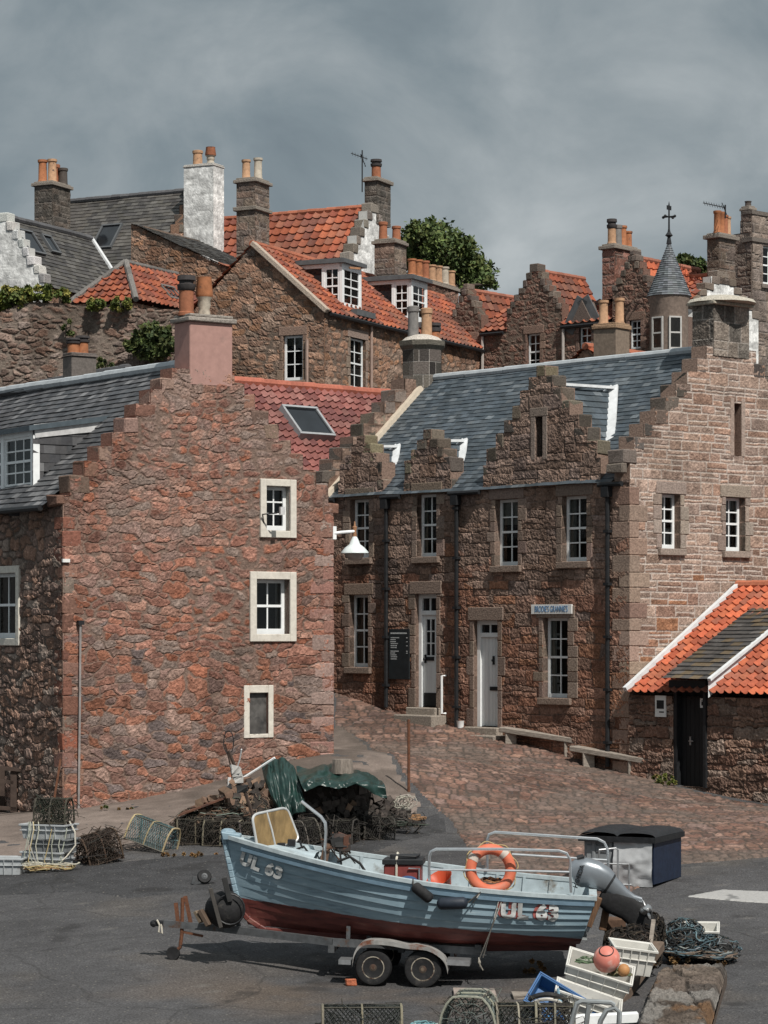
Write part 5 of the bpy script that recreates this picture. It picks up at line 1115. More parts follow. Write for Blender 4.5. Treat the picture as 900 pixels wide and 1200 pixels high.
# ------------------------------------------------------------------ aerials
def aerial(label, px, ytop, ybot, d, yagi):
    b = P(px, ybot, d); t = thing('tv_aerial', label, 'aerial', b); m = F / d; h = (ybot - ytop) / m
    mb = MB(); mb.tube([(0, 0, 0), (0, 0, h)], .025, 5); mb.build('mast', IRON, t)
    mb = MB(); z = h - .05
    for (x0, z0, x1, z1, n) in yagi:
        p = Vector((x0 / m, 0, z + z0 / m)); q = Vector((x1 / m, .3, z + z1 / m)); mb.tube([p, q], .018, 4)
        for i in range(n): c = p.lerp(q, (i + .5) / n); mb.tube([c + Vector((0, -.18, -.10)), c + Vector((0, .18, .10))], .010, 4)
    mb.build('antenna', IRON, t)
aerial('television aerial on a mast beside the orange roof chimney', 424.5, 176, 225, 94, [(-13, -2, 6, -7, 6), (-2, -3, 4, -16, 3)])
aerial('low television aerial lying flat above the tall stack by the turret', 850, 240, 256, 85, [(-26, 4, 2, 0, 9), (-4, 4, 3, -8, 3)])
# ------------------------------------------------------------------ fittings on the two houses
def text_mesh(name, s, w, u, v, h, size, m, parent, xs=1.0, flip=False, bold=0.0, ex=.004):
    """lettering on a building plane, centred on (u, v); flip for planes whose u runs to the viewer's left"""
    cu = bpy.data.curves.new(name, 'FONT'); cu.body = s; cu.align_x = 'CENTER'; cu.align_y = 'CENTER'; cu.size = size; cu.offset = bold; cu.extrude = ex
    o = bpy.data.objects.new(name, cu); COL.objects.link(o); bpy.context.view_layer.update()
    me = bpy.data.meshes.new_from_object(o.evaluated_get(bpy.context.evaluated_depsgraph_get())); bpy.data.objects.remove(o)
    k = -1 if flip else 1
    for vt in me.vertices: vt.co = w(u + k * vt.co.x * xs, v + vt.co.y, h + vt.co.z)
    me.name = name; me.materials.clear(); me.materials.append(m); q = bpy.data.objects.new(name, me); COL.objects.link(q)
    if parent: q.parent = parent
    return q
def wall_thing(name, label, cat, w, u, v, group=None):
    p = w.B.mw @ w(u, v); t = thing(name, label, cat, p, w.B.ang, group)
    return t, W(w.B, w.o - w(u, v), w.ud, w.vd, w.nd)          # the same plane seen from the thing's own origin
WHITE = mat('sign_white', (.72, .72, .70), .5, .05, 6, .08)
BLUE_INK = mat('sign_blue', (.05, .16, .32), .5)
w = BR.L; u0, u1, v0, v1 = w.rect(624.5, 708.5, 672, 719.5)
t, tw_ = wall_thing('shop_sign', "narrow white shop sign with blue lettering BRODIE'S GRANNIE'S above the window", 'sign', w, (u0 + u1) / 2, v0)
mb = MB(tf=tw_); mb.box(u0, u1, v0, v1, .02, .06); mb.build('board', WHITE, t, bevel=.004)
text_mesh('lettering', "BRODIE'S GRANNIE'S", tw_, (u0 + u1) / 2, (v0 + v1) / 2, .062, .20, BLUE_INK, t, xs=.62 * (u1 - u0) / 1.42, flip=True, bold=-.002)
u0, u1, v0, v1 = w.rect(457.5, 737, 481.5, 796)
t, tw_ = wall_thing('menu_board', 'tall black chalkboard with white menu lines beside the glazed white door', 'sign', w, (u0 + u1) / 2, v0)
mb = MB(tf=tw_); mb.box(u0, u1, v0, v1, .02, .06); mb.build('board', mat('blackboard', (.016, .019, .021), .6, .1, 5, .3), t, bevel=.005)
mb = MB(tf=tw_); rg = random.Random(2); y = v1 - .22
while y > v0 + .42:
    a = u1 - .06 - rg.uniform(0, .02); mb.box(a - rg.uniform(.16, .30), a, y, y + .022, .058, .0625); 
    if rg.random() < .35: mb.box(u0 + .05, u0 + .10, y, y + .02, .058, .0625)
    y -= rg.choice((.045, .045, .05, .085))
mb.box(u0 + .08, u1 - .07, v1 - .12, v1 - .085, .058, .0625); mb.build('chalk_lines', mat('chalk', (.42, .43, .43), .8, 0, 30, .4), t)
u, va = w.uv(523.5, 792); vb = w.uv(523.5, 836)[1]
t, tw_ = wall_thing('grab_rail', 'white upright grab rail on the wall between the two doors', 'rail', w, u, vb)
mb = MB(tf=tw_); mb.tube([(u, vb, .03), (u, vb, .16), (u, va, .16), (u, va, .03)], .028, 8); mb.build('bar', PAINT_W, t, smooth=True)
u, va = w.uv(539, 838); a = G(540, 852)
# prints standing in the shop window
for x0, y0, x1, y1 in ((650, 742, 658, 761), (642, 790, 648, 800), (652, 789, 659, 800), (642, 802, 648, 813), (652, 802, 659, 813)):
    a0, a1, b0, b1 = w.rect(x0 + 1, y0, x1, y1, -.20); mb = MB(tf=w); mb.box(a0, a1, b0, b1, -.206, -.200); f = mb.build('print', mat('print_paper', (.30, .30, .29), .6), shop)
    mb = MB(tf=w); mb.box(a0 + .05, a1 - .05, b0 + .06, b1 - .05, -.200, -.197); mb.build('picture', IRON, f)
w = W(BH, (-.03, 0, 0), (0, 1, 0), (0, 0, 1), (-1, 0, 0)); u0, u1, v0, v1 = w.rect(770.5, 815, 783, 840)
t, tw_ = wall_thing('notice', 'small white notice with a dark picture on the outhouse wall left of the black door', 'sign', w, (u0 + u1) / 2, v0)
mb = MB(tf=tw_); mb.box(u0, u1, v0, v1, .05, .08); mb.build('board', WHITE, t)
mb = MB(tf=tw_); mb.box(u0 + .05, u1 - .05, lerp(v0, v1, .38), lerp(v0, v1, .78), .08, .084); mb.box(u0 + .05, u1 - .12, lerp(v0, v1, .2), lerp(v0, v1, .26), .08, .083); mb.build('picture', IRON, t)
# wall lamp on the corner of the red cottage
w = BL.R; u, v = w.uv(397, 624); t, tw_ = wall_thing('wall_lamp', 'white enamel street lamp with bell shade on the corner of the red cottage', 'lamp', w, u, v)
la, lv = tw_.uv, None; lu, lz = w.uv(412.5, 624); z = lambda py: w.uv(412.5, py)[1]
mb = MB(tf=tw_); mb.tube([(u - .12, v - .02, .02), (u, v, .05), (lu, lz + .02, .10)], .030, 8); mb.box(u - .16, u - .08, v - .14, v + .12, .0, .04); mb.build('bracket', PAINT_W, t, smooth=True)
c = tw_(lu, 0, .10)
mb = MB(); mb.lathe([(.012, z(611)), (.02, z(616)), (.05, z(618)), (.03, z(622)), (.045, z(628)), (.035, z(631))], c, 10); FIN = mat('rusty_bracket', (.33, .17, .09), .7, .2, 9, .3); mb.build('finial', FIN, t, smooth=True); mb = MB(); mb.box(c.x - .13, c.x + .13, c.y - .02, c.y + .02, z(624) - .02, z(624) + .02); mb.build('cross_bar', FIN, t)
mb = MB(); mb.lathe([(.04, z(629)), (.07, z(632)), (.11, z(638)), (.20, z(642)), (.275, z(647)), (.28, z(648.5)), (.25, z(647.6)), (.17, z(643)), (.05, z(634))], c, 20); mb.build('lamp_shade', mat('enamel', (.66, .72, .72), .35, .05, 6, .08), t, smooth=True)
mb = MB(); mb.lathe([(.19, z(646)), (.18, z(652)), (.12, z(656)), (.03, z(657.5))], c, 14); mb.build('glass_bowl', mat('lamp_glass', (.30, .27, .25), .2, 0, 4, .2), t, smooth=True)
u, v = w.uv(305, 610); t, tw_ = wall_thing('wall_bracket', 'thin iron arm with small floodlight beside the upper gable window', 'lamp', w, u, v)
a = w.uv(304, 603); b = w.uv(309, 618); c_ = w.uv(313, 602)
mb = MB(tf=tw_); mb.tube([(*b, .02), (*a, .12), (*c_, .35), (c_[0] + .06, c_[1] + .05, .42)], .016, 6); mb.build('arm', IRON, t)
mb = MB(tf=tw_); mb.box(c_[0] + .03, c_[0] + .13, c_[1] - .03, c_[1] + .12, .40, .46); mb.build('lamp_head', mat('grey_paint'), t)
u, v = w.uv(90, 946); va = w.uv(93, 731)[1]; t, tw_ = wall_thing('conduit', 'thin grey conduit running up the red gable near its left corner', 'pipe', w, u, v)
mb = MB(tf=tw_); mb.tube([(u, v - .1, .07), (u + .02, lerp(v, va, .5), .08), (u + .04, va, .07)], .022, 6); mb.build('pipe', mat('grey_pipe', (.28, .26, .25), .6, .1, 6, .25), t, smooth=True)
mb = MB(tf=tw_); mb.box(u - .02, u + .10, va - .02, va + .06, .03, .12); mb.build('cap', IRON, t)
u0, u1, v0, v1 = w.rect(70, 655, 79, 659); t, tw_ = wall_thing('white_plate', 'small blank white plate fixed on the corner of the red cottage', 'plate', w, u1, v0)
mb = MB(tf=tw_); mb.box(u1 - .13, u1 + .02, v0, v1, .03, .07); mb.build('plate', WHITE, t)

# ------------------------------------------------------------------ helpers for things standing on the ground
def frame(loc, yaw=0, pitch=0, roll=0):
    return Matrix.Translation(loc) @ Matrix.Rotation(R(yaw), 4, 'Z') @ Matrix.Rotation(R(pitch), 4, 'Y') @ Matrix.Rotation(R(roll), 4, 'X')
def on(Mx, px, py, yl):
    """photo pixel -> point of the frame's plane y = yl, in its own coordinates"""
    n = Mx.to_3x3() @ Vector((0, 1, 0)); o = Mx @ Vector((0, yl, 0)); c = Vector((0, 0, H)); d = Vector(((px - 450) / F, 1, -(py - HY) / F))
    return Mx.inverted() @ (c + d * ((o - c).dot(n) / d.dot(n)))
def placed(name, label, cat, Mx, group=None):
    o = thing(name, label, cat, (0, 0, 0), 0, group); o.location = Mx.to_translation(); o.rotation_euler = Mx.to_euler(); return o
ROPE = mat('rope', None, .9, .2, 40, .25)
R_W = (.50, .47, .40); R_G = (.20, .26, .22); R_B = (.10, .20, .27); R_Y = (.42, .33, .17); R_D = (.05, .045, .04)
def rope_heap(mb, c, rx, ry, rz, n, r, cols, seed):
    rg = random.Random(seed)
    for k in range(n):
        pts = []; a = rg.uniform(0, 6.28); q = rg.uniform(.45, 1)
        for i in range(9): a += rg.uniform(.35, .9); pts.append((c[0] + math.cos(a) * rx * q * rg.uniform(.8, 1.1), c[1] + math.sin(a) * ry * q * rg.uniform(.8, 1.1), c[2] + rz * rg.uniform(0, 1) * (1.15 - q)))
        mb.tube(pts, r, 5, col=vary(rg.choice(cols), .7, 1.2, rg))

# ------------------------------------------------------------------ the boat
BM = frame(P(478, 1101, 33.9), -4.0, 3.6, 2.5)
boat = placed('fishing_boat', 'blue clinker fishing boat with red bottom lettered UL 63 standing on a trailer', 'boat', BM)
XB, XS_ = -2.10, 2.42
def stem(z): return -.40 * max(0, min(1.3, z / 1.2)) ** .75
def sheer(s): return .80 + .40 * (1 - s) ** 2.4 + .02 * s
def hb(s): return (.93 * math.sin(math.pi / 2 * min(1, s / .56)) ** .72 if s < .56 else .93 - .17 * ((s - .56) / .44) ** 1.8)
def hull_pt(s, q, ins=0.0, side=1):
    th = q * math.pi / 2; g = sheer(s); full = min(1, s / .45); zk = 0.05 * (1 - s) ** 3 + .13 * max(0, (s - .45) / .55) ** 1.6
    z = zk + (g - zk) * lerp(q ** 1.15, (1 - math.cos(th)) ** .85, full * .8)
    y = (hb(s) - ins) * lerp(q ** .95, math.sin(th) ** .46, full); y = max(y, .012)
    x = lerp(XB, XS_, s) + stem(z) * (1 - s) ** 5 - .20 * (1 - min(1, z / g)) * s ** 12
    return x, side * y, z
def half_at(s, z):
    lo, hi = 0.0, 1.0
    for _ in range(16):
        md = (lo + hi) / 2
        if hull_pt(s, md)[2] < z: lo = md
        else: hi = md
    return hull_pt(s, lo)[1], lo
def paint_boat():
    m = bpy.data.materials.new('boat_paint'); m.use_nodes = True; nt = m.node_tree; N = nt.nodes.new; L = nt.links.new; bs = nt.nodes['Principled BSDF']
    tc = N('ShaderNodeTexCoord'); sp = N('ShaderNodeSeparateXYZ'); L(tc.outputs['Object'], sp.inputs[0])
    nz = N('ShaderNodeTexNoise'); nz.inputs['Scale'].default_value = 5; nz.inputs['Detail'].default_value = 7; L(tc.outputs['Object'], nz.inputs['Vector'])
    a = N('ShaderNodeMath'); a.operation = 'MULTIPLY_ADD'; a.inputs[1].default_value = .030; a.inputs[2].default_value = -.332; L(sp.outputs[0], a.inputs[0])
    b = N('ShaderNodeMath'); b.operation = 'ADD'; L(sp.outputs[2], b.inputs[0]); L(a.outputs[0], b.inputs[1])
    c = N('ShaderNodeMath'); c.operation = 'MULTIPLY_ADD'; c.inputs[1].default_value = .05; L(nz.outputs[0], c.inputs[0]); L(b.outputs[0], c.inputs[2])
    r = N('ShaderNodeMapRange'); r.inputs[1].default_value = .022; r.inputs[2].default_value = .032; L(c.outputs[0], r.inputs[0])
    mp = N('ShaderNodeMapping'); mp.inputs['Scale'].default_value = (1.2, 1, 7); L(tc.outputs['Object'], mp.inputs[0])
    n2 = N('ShaderNodeTexNoise'); n2.inputs['Scale'].default_value = 2.2; n2.inputs['Detail'].default_value = 7; n2.inputs['Roughness'].default_value = .6; L(mp.outputs[0], n2.inputs['Vector'])
    def ramp(cols):
        k = N('ShaderNodeValToRGB'); e = k.color_ramp.elements; e[0].position, e[0].color = cols[0][0], (*cols[0][1], 1); e[1].position, e[1].color = cols[-1][0], (*cols[-1][1], 1)
        for p_, c_ in cols[1:-1]: q_ = e.new(p_); q_.color = (*c_, 1)
        L(n2.outputs[0], k.inputs[0]); return k
    blue = ramp([(.28, (.13, .185, .225)), (.42, (.215, .305, .36)), (.60, (.26, .355, .41)), (.72, (.42, .51, .55))])
    red = ramp([(.30, (.055, .022, .02)), (.45, (.12, .034, .03)), (.62, (.165, .05, .04)), (.75, (.24, .13, .10))])
    mx = N('ShaderNodeMix'); mx.data_type = 'RGBA'; L(r.outputs[0], mx.inputs[0]); L(red.outputs[0], mx.inputs[6]); L(blue.outputs[0], mx.inputs[7]); L(mx.outputs[2], bs.inputs['Base Color'])
    bs.inputs['Roughness'].default_value = .48; bs.inputs['Specular IOR Level'].default_value = .35
    bp = N('ShaderNodeBump'); bp.inputs['Strength'].default_value = .15; bp.inputs['Distance'].default_value = .01; L(nz.outputs[0], bp.inputs['Height']); L(bp.outputs[0], bs.inputs['Normal'])
    return m
BPAINT = paint_boat(); BIN = mat('boat_inside', (.36, .43, .46), .6, .1, 5, .2, col2=(.16, .15, .13), c2=(.58, .72), ns2=3); BTRIM = mat('boat_rail', (.38, .44, .46), .5, .1, 7, .2, col2=(.2, .12, .08), c2=(.62, .7), ns2=5)
NS, NQ = 56, 9
qb = [0, .14, .27, .39, .50, .60, .70, .80, .90, 1.0]
mb = MB()
for side in (-1, 1):
    grid = []
    for i in range(NQ):
        for q, o in ((qb[i], -.022 if i else 0), (qb[i + 1], 0.0)):
            grid.append([hull_pt(k / NS, q, o * min(1, k / 4), side) for k in range(NS + 1)])
    vs = [p for row in grid for p in row]; n = NS + 1
    fs = [(r * n + k, r * n + k + 1, (r + 1) * n + k + 1, (r + 1) * n + k) for r in range(len(grid) - 1) for k in range(NS)]
    mb.add(vs, fs)
hull = mb.build('hull', BPAINT, boat)
mb = MB()
for side in (-1, 1):
    rows = [[Vector(hull_pt(k / NS, q, .035 if k > 1 else .01, side)) + Vector((.03 if k == 0 else 0, 0, .02)) for k in range(NS + 1)] for q in (0.02, .2, .4, .6, .8, 1.0)]
    vs = [p for row in rows for p in row]; n = NS + 1; mb.add(vs, [(r * n + k, r * n + k + 1, (r + 1) * n + k + 1, (r + 1) * n + k) for r in range(5) for k in range(NS)])
mb.build('inner_skin', BIN, boat, smooth=True)
tr_ = [hull_pt(1, q, 0, -1) for q in (1, .9, .8, .7, .6, .5, .4, .27, .14, 0)] + [hull_pt(1, q, 0, 1) for q in (.14, .27, .4, .5, .6, .7, .8, .9, 1)]
mb = MB(); n = len(tr_); mb.add([(x + .002, y, z) for x, y, z in tr_] + [(x - .05, y, z) for x, y, z in tr_], [tuple(range(n)), tuple(range(n, 2 * n))[::-1]] + [(i, (i + 1) % n, n + (i + 1) % n, n + i) for i in range(n)]); mb.build('transom', BPAINT, boat)
mb = MB()
for side in (-1, 1):
    pts = [Vector(hull_pt(k / 30, 1, .005, side)) + Vector((0, 0, .015)) for k in range(31)]
    for a, b in zip(pts, pts[1:]): mb.bar(a, b + (b - a) * .03, .085, .05)
mb.box(XS_ - .08, XS_ + .02, -.76, .76, .80, .86); mb.build('gunwale', BTRIM, boat)
for side in (-1, 1):
    mb = MB(); pts = [Vector(hull_pt(k / 30, .93, -.03, side)) for k in range(1, 31)]
    for a, b in zip(pts, pts[1:]): mb.bar(a, b + (b - a) * .03, .03, .045)
    mb.build('rubbing_strake', mat('strake_blue', (.13, .20, .26), .5, .1, 6, .2), boat)
mb = MB(); z0 = sheer(0); xs0 = XB + stem(z0)
mb.prism([(xs0 - .06, z0 + .07), (xs0 + .20, z0 + .05), (xs0 + .20, z0 - .02), (xs0 - .03, z0 - .04)], -.09, .09, order=lambda a, b, c: (a, c, b))
mb.ball((xs0 + .03, 0, z0 + .055), .11, .085, .06, 10, 6)
prev = None
for k in range(15):
    z = lerp(-.06, z0, k / 14); p = Vector((XB + stem(z) - .025 + (.22 * (1 - z / .25) ** 2 if z < .25 else 0), 0, z))
    if prev is not None: mb.bar(prev, p + (p - prev) * .05, .07, .07, up=(1, 0, 0))
    prev = p
mb.box(XB + .2, .9, -.035, .035, -.09, .03); mb.bar((.88, 0, -.03), (XS_ - .2, 0, .08), .07, .12); mb.build('stem_and_keel', BPAINT, boat, bevel=.012)
# foredeck, floor, thwarts
mb = MB(); n = 12; vs = []
for k in range(n + 1):
    s = k / n * .20; x, y, z = hull_pt(s, 1, .03, 1); vs += [(x + .03, -y, z - .015), (x + .03, 0, z + .03), (x + .03, y, z - .015)]
mb.add(vs, [(3 * k + j, 3 * k + j + 1, 3 * k + 4 + j, 3 * k + 3 + j) for k in range(n) for j in (0, 1)]); mb.build('foredeck', BIN, boat)
mb = MB(); vs = []; n = 16
for k in range(n + 1):
    s = lerp(.10, .985, k / n); y = half_at(s, .24)[0] - .05; x = lerp(XB, XS_, s); vs += [(x, -y, .24), (x, y, .24)]
mb.add(vs, [(2 * k, 2 * k + 1, 2 * k + 3, 2 * k + 2) for k in range(n)]); mb.build('floor', mat('deck_grey', (.20, .215, .215), .8, .2, 6, .3), boat)
for x in (-.75, .5):
    mb = MB(); y = half_at((x - .12 - XB) / (XS_ - XB), .50)[0] - .05; mb.box(x - .12, x + .12, -y, y, .50, .54); mb.build('thwart', BIN, boat, bevel=.01)
for x in np.arange(-1.4, 2.3, .36):
    s = (x - XB) / (XS_ - XB); mb = MB()
    for side in (-1, 1):
        for q0, q1 in ((.45, .6), (.6, .75), (.75, .9), (.9, 1.0)): mb.bar(hull_pt(s, q0, .05, side), hull_pt(s, q1, .05, side), .04, .03)
    mb.build('rib', BIN, boat)
bp = lambda x, y, yl: on(BM, x, y, yl)
# windscreen
lb, lt, rt, rb = bp(303, 1001, -.28), bp(295, 955, -.22), bp(336, 946, .34), bp(351, 985, .34)
def rounded(pts, k=.18, n=4):
    out = []; m_ = len(pts)
    for i in range(m_):
        a, b, c = pts[i - 1], pts[i], pts[(i + 1) % m_]; p = b.lerp(a, k); q = b.lerp(c, k)
        out += [(p.lerp(b, t)).lerp(b.lerp(q, t), t) for t in [j / n for j in range(n + 1)]]
    return out
rp = rounded([lb, lt, rt, rb]); mb = MB(); mb.tube(rp, .018, 8, closed=True); mt, mbm = lt.lerp(rt, .42), lb.lerp(rb, .42); mb.tube([mt, mt.lerp(mbm, .5) + Vector((.01, -.01, 0)), mbm], .014, 6)
ws = mb.build('windscreen', mat('alu_frame', (.62, .63, .62), .4, 0, 8, .1, metal=.5), boat, smooth=True)
mb = MB(); nn = (rt - lt).cross(lb - lt).normalized() * .004; mb.add([p + nn for p in rp] + [p - nn for p in rp], [tuple(range(len(rp))), tuple(range(len(rp), 2 * len(rp)))[::-1]]); mb.build('pane', mat('yellowed_perspex', (.20, .135, .06), .25, .1, 3, .45, spec=.5, scale=(4, 1, 1)), ws)
for pts_ in ([lb, bp(322, 1006, -.3), bp(345, 996, .0)], [rb, bp(358, 1004, .34)]): mb = MB(); mb.tube(pts_, .016, 6); mb.build('strut', IRON, boat)
for a in ((318, 990), (330, 986), (342, 982)): mb = MB(); q = bp(*a, .05); mb.box(q.x - .05, q.x + .05, q.y - .05, q.y + .05, q.z - .10, q.z - .02); mb.build('dash_fitting', IRON, boat)
mb = MB(); mb.tube([bp(353, 939, .25), bp(376, 957, .25), bp(381, 964, .25), bp(382, 975, .25), bp(380, 1015, .25)], .022, 8); mb.build('davit', STEEL, boat, smooth=True)
# pot hauler
t = boat; c = bp(398, 987, .35); mb = MB(col=(.05, .035, .03)); rg = random.Random(4)
mb.bar(bp(379, 1012, .3), bp(384, 988, .3), .10, .08, (.16, .10, .07)); mb.bar(bp(382, 990, .3), bp(396, 978, .35), .06, .05); mb.bar(bp(396, 977, .35), bp(409, 982, .35), .05, .05, (.10, .05, .035))
mx_ = Matrix.Rotation(R(80), 4, 'X') @ Matrix.Rotation(R(20), 4, 'Y'); mb.lathe([(.03, -.09), (.11, -.07), (.12, -.05), (.06, -.01), (.06, .01), (.12, .05), (.11, .07), (.03, .09)], c, 14, mx_)
for i in range(26):
    a = c + Vector((rg.uniform(-.16, .14), rg.uniform(-.12, .1), rg.uniform(-.14, .10))); mb.tube([a, a + Vector((rg.uniform(-.1, .1), rg.uniform(-.06, .06), rg.uniform(-.1, .08))), a + Vector((rg.uniform(-.16, .16), rg.uniform(-.06, .06), rg.uniform(-.16, .02)))], rg.uniform(.006, .016), 5, col=rg.choice([(.03, .028, .026), (.02, .02, .02), (.10, .05, .03), (.05, .045, .04)]))
for i in range(7): mb.box(c.x + rg.uniform(-.14, .1), c.x + rg.uniform(.12, .16), c.y - .1, c.y + rg.uniform(0, .1), c.z + rg.uniform(-.12, 0), c.z + rg.uniform(.02, .12), rg.choice([(.05, .04, .035), (.13, .06, .04), (.03, .03, .03)]), .02, rg)
mb.build('pot_hauler', COLM, boat, bevel=.008)
mb = MB(); rg = random.Random(9)
for pts_, r_ in (([bp(398, 995, .2), bp(400, 1012, .1), bp(392, 1020, .1)], .014), ([bp(340, 1008, .0), bp(346, 996, 0), bp(356, 992, 0), bp(362, 1000, 0), bp(363, 1015, .0)], .016), ([bp(395, 1010, .1), bp(410, 1004, .1), bp(422, 1012, .1), bp(430, 1024, 0)], .02)):
    mb = MB(); mb.tube(pts_, r_, 6); mb.build('hose', RUBBER, boat, smooth=True)
# rails
def rail(y, pts, mid=None, posts=()):
    mb = MB(); P_ = [bp(a, b, y) for a, b in pts]; mb.tube(P_, .019, 8)
    if mid: mb.tube([bp(a, b, y) for a, b in mid], .015, 8)
    mb.build('rail', STEEL, boat, smooth=True)
rail(-.83, [(503, 1043), (503, 1004), (505, 998), (511, 995), (585, 995), (655, 997), (664, 1000), (668, 1007), (669, 1046)], [(503, 1019), (585, 1020), (668, 1022)])
rail(.83, [(571, 1018), (571, 984), (573, 978), (580, 975), (640, 979), (700, 983), (708, 987), (712, 995), (713, 1024)], [(600, 1001), (712, 1008)])
# lettering
LW_ = mat('letter_white', (.52, .53, .52), .6, .1, 9, .25, col2=(.25, .33, .38), c2=(.60, .68), ns2=14); LR_ = mat('letter_red', (.32, .09, .08), .6, .1, 9, .3)
def letter(s, pxa, pya, size, rot, m, dx=0.0, name='lettering', off=.03, bold=.012):
    cu = bpy.data.curves.new(name, 'FONT'); cu.body = s; cu.align_x = 'CENTER'; cu.align_y = 'CENTER'; cu.size = size; cu.offset = bold; cu.space_character = 1.12; cu.resolution_u = 4
    o = bpy.data.objects.new(name, cu); COL.objects.link(o); bpy.context.view_layer.update()
    me = bpy.data.meshes.new_from_object(o.evaluated_get(bpy.context.evaluated_depsgraph_get())); bpy.data.objects.remove(o)
    import bmesh
    bm = bmesh.new(); bm.from_mesh(me); bmesh.ops.triangulate(bm, faces=bm.faces[:]); bmesh.ops.subdivide_edges(bm, edges=bm.edges[:], cuts=1); bm.to_mesh(me); bm.free()
    c = bp(pxa, pya, -.9); ca, sa = math.cos(rot), math.sin(rot)
    for vt in me.vertices:
        x = c.x + vt.co.x * ca - vt.co.y * sa + dx; z = c.z + vt.co.x * sa + vt.co.y * ca - dx * .6; best = None
        s_ = (x - XB) / (XS_ - XB)
        for _ in range(4):                                   # find the strake point at this height
            lo, hi = 0.0, 1.0
            for _ in range(18):
                md = (lo + hi) / 2
                if hull_pt(max(s_, 0), md)[2] < z: lo = md
                else: hi = md
            xx, yy, zz = hull_pt(max(s_, 0), lo); s_ += (x - xx) / (XS_ - XB)
        qi = max(i for i in range(NQ) if qb[i] <= lo); lap = (.022 if qi else 0) * (1 - (lo - qb[qi]) / (qb[qi + 1] - qb[qi]))
        vt.co = (x, -(yy + lap + (.024 if m is LW_ else .010)), z)
    me.materials.clear(); me.materials.append(m); q = bpy.data.objects.new(name, me); COL.objects.link(q); q.parent = boat; return q
letter('UL 63', 299, 1023, .225, R(-14), LW_, bold=.014)
letter('UL 63', 620, 1071, .275, R(0), LR_, dx=-.03, off=.022, bold=.016); letter('UL 63', 621, 1070, .275, R(0), LW_, bold=.016)
# outboard motor, tilted up: cowl and leg lofted along its axis
def loft(mb, secs, yl, n=18, sq=.66, col=None):
    ax = [bp(x, y, yl) for x, y, r, k in secs]; vs = []; m_ = len(secs)
    for i, (x, y, r, k) in enumerate(secs):
        t_ = (ax[min(i + 1, m_ - 1)] - ax[max(i - 1, 0)]).normalized(); u_ = Vector((0, 1, 0)); v_ = t_.cross(u_).normalized(); rr = r / 90
        for j in range(n):
            a = 2 * math.pi * j / n; ca, sa = math.cos(a), math.sin(a); vs.append(ax[i] + u_ * (abs(ca) ** sq * (1 if ca > 0 else -1)) * rr * k + v_ * (abs(sa) ** sq * (1 if sa > 0 else -1)) * rr)
    fs = [(i * n + j, i * n + (j + 1) % n, (i + 1) * n + (j + 1) % n, (i + 1) * n + j) for i in range(m_ - 1) for j in range(n)] + [tuple(range(n))[::-1], tuple(range((m_ - 1) * n, m_ * n))]
    return mb.add(vs, fs, col)
SILVER = mat('silver_paint', (.27, .295, .32), .36, 0, 6, .08, metal=.6, coat=.1)
EM = frame(BM @ Vector(bp(700, 1045, 0)), -4, 0, 0)
eng = placed('outboard_motor', 'silver outboard motor tilted up on the transom of the blue boat', 'outboard', EM); to_e = EM.inverted() @ BM
def eb(mb): mb.tf = lambda *p: to_e @ (p[0] if len(p) == 1 and isinstance(p[0], Vector) else Vector(p)); return mb
def eadd(mb, sub):
    mb.v = [to_e @ v for v in mb.v]; return mb
mb = MB(); loft(mb, [(670, 1026, 9, 1.2), (672, 1025, 14, 1.05), (678, 1023, 17, .95), (687, 1022, 17.5, .95), (697, 1025, 17, .95), (707, 1030, 15.5, .95), (713, 1034, 13.5, .95)], 0); eadd(mb, 0); mb.build('cowl', SILVER, eng, smooth=True)
mb = MB(); loft(mb, [(712, 1034, 12.9, .98), (715, 1036, 12.5, .98)], 0, col=(.05, .05, .05)); eadd(mb, 0); mb.build('cowl_seam', IRON, eng, smooth=True)
mb = MB(); loft(mb, [(714, 1036, 12.2, .95), (721, 1041, 10.5, .9), (731, 1049, 8.5, .85), (742, 1054, 6, .8), (752, 1055, 3.5, .8)], 0); eadd(mb, 0); mb.build('leg_cover', SILVER, eng, smooth=True)
mb = MB(); loft(mb, [(704, 1048, 12, .75), (718, 1055, 16, .6), (736, 1064, 15, .5), (752, 1077, 16, .32), (763, 1093, 9, .25)], 0); eadd(mb, 0); mb.build('leg', RUBBER, eng, smooth=True)
mb = MB(); c = to_e @ bp(757, 1066, -.06); mxp = Matrix.Rotation(R(60), 4, 'Y'); mb.lathe([(.03, -.08), (.055, -.05), (.055, .06), (.02, .08)], c, 10, mxp)
for k in range(3):
    a = k * 2.094 + .4; d_ = mxp @ Vector((math.cos(a), math.sin(a), 0)); mb.ball(c + d_ * .10, .075, .05, .022, 8, 5, mtx=(mxp @ Matrix.Rotation(a, 4, 'Z') @ Matrix.Rotation(.6, 4, 'X')))
mb.build('propeller', mat('bare_metal', (.6, .6, .6), .35, 0, 8, .2, metal=.9), eng, smooth=True)
mb = MB(); 
for (x, y), (x2, y2) in (((684, 1062), (694, 1082)), ((694, 1058), (684, 1084)), ((700, 1060), (690, 1088))): mb.bar(bp(x, y, -.14), bp(x2, y2, -.14), .06, .05)
mb.bar(bp(690, 1052, -.15), bp(690, 1092, -.15), .05, .1); mb.bar(bp(690, 1052, .15), bp(690, 1092, .15), .05, .1); eadd(mb, 0); mb.build('clamp_bracket', GALV, eng)
mb = MB(); loft(mb, [(676.5, 1006, 3.2, 2.2), (684, 1003.2, 2.6, 2.2)], 0); eadd(mb, 0); mb.build('air_intake', IRON, eng, smooth=True)
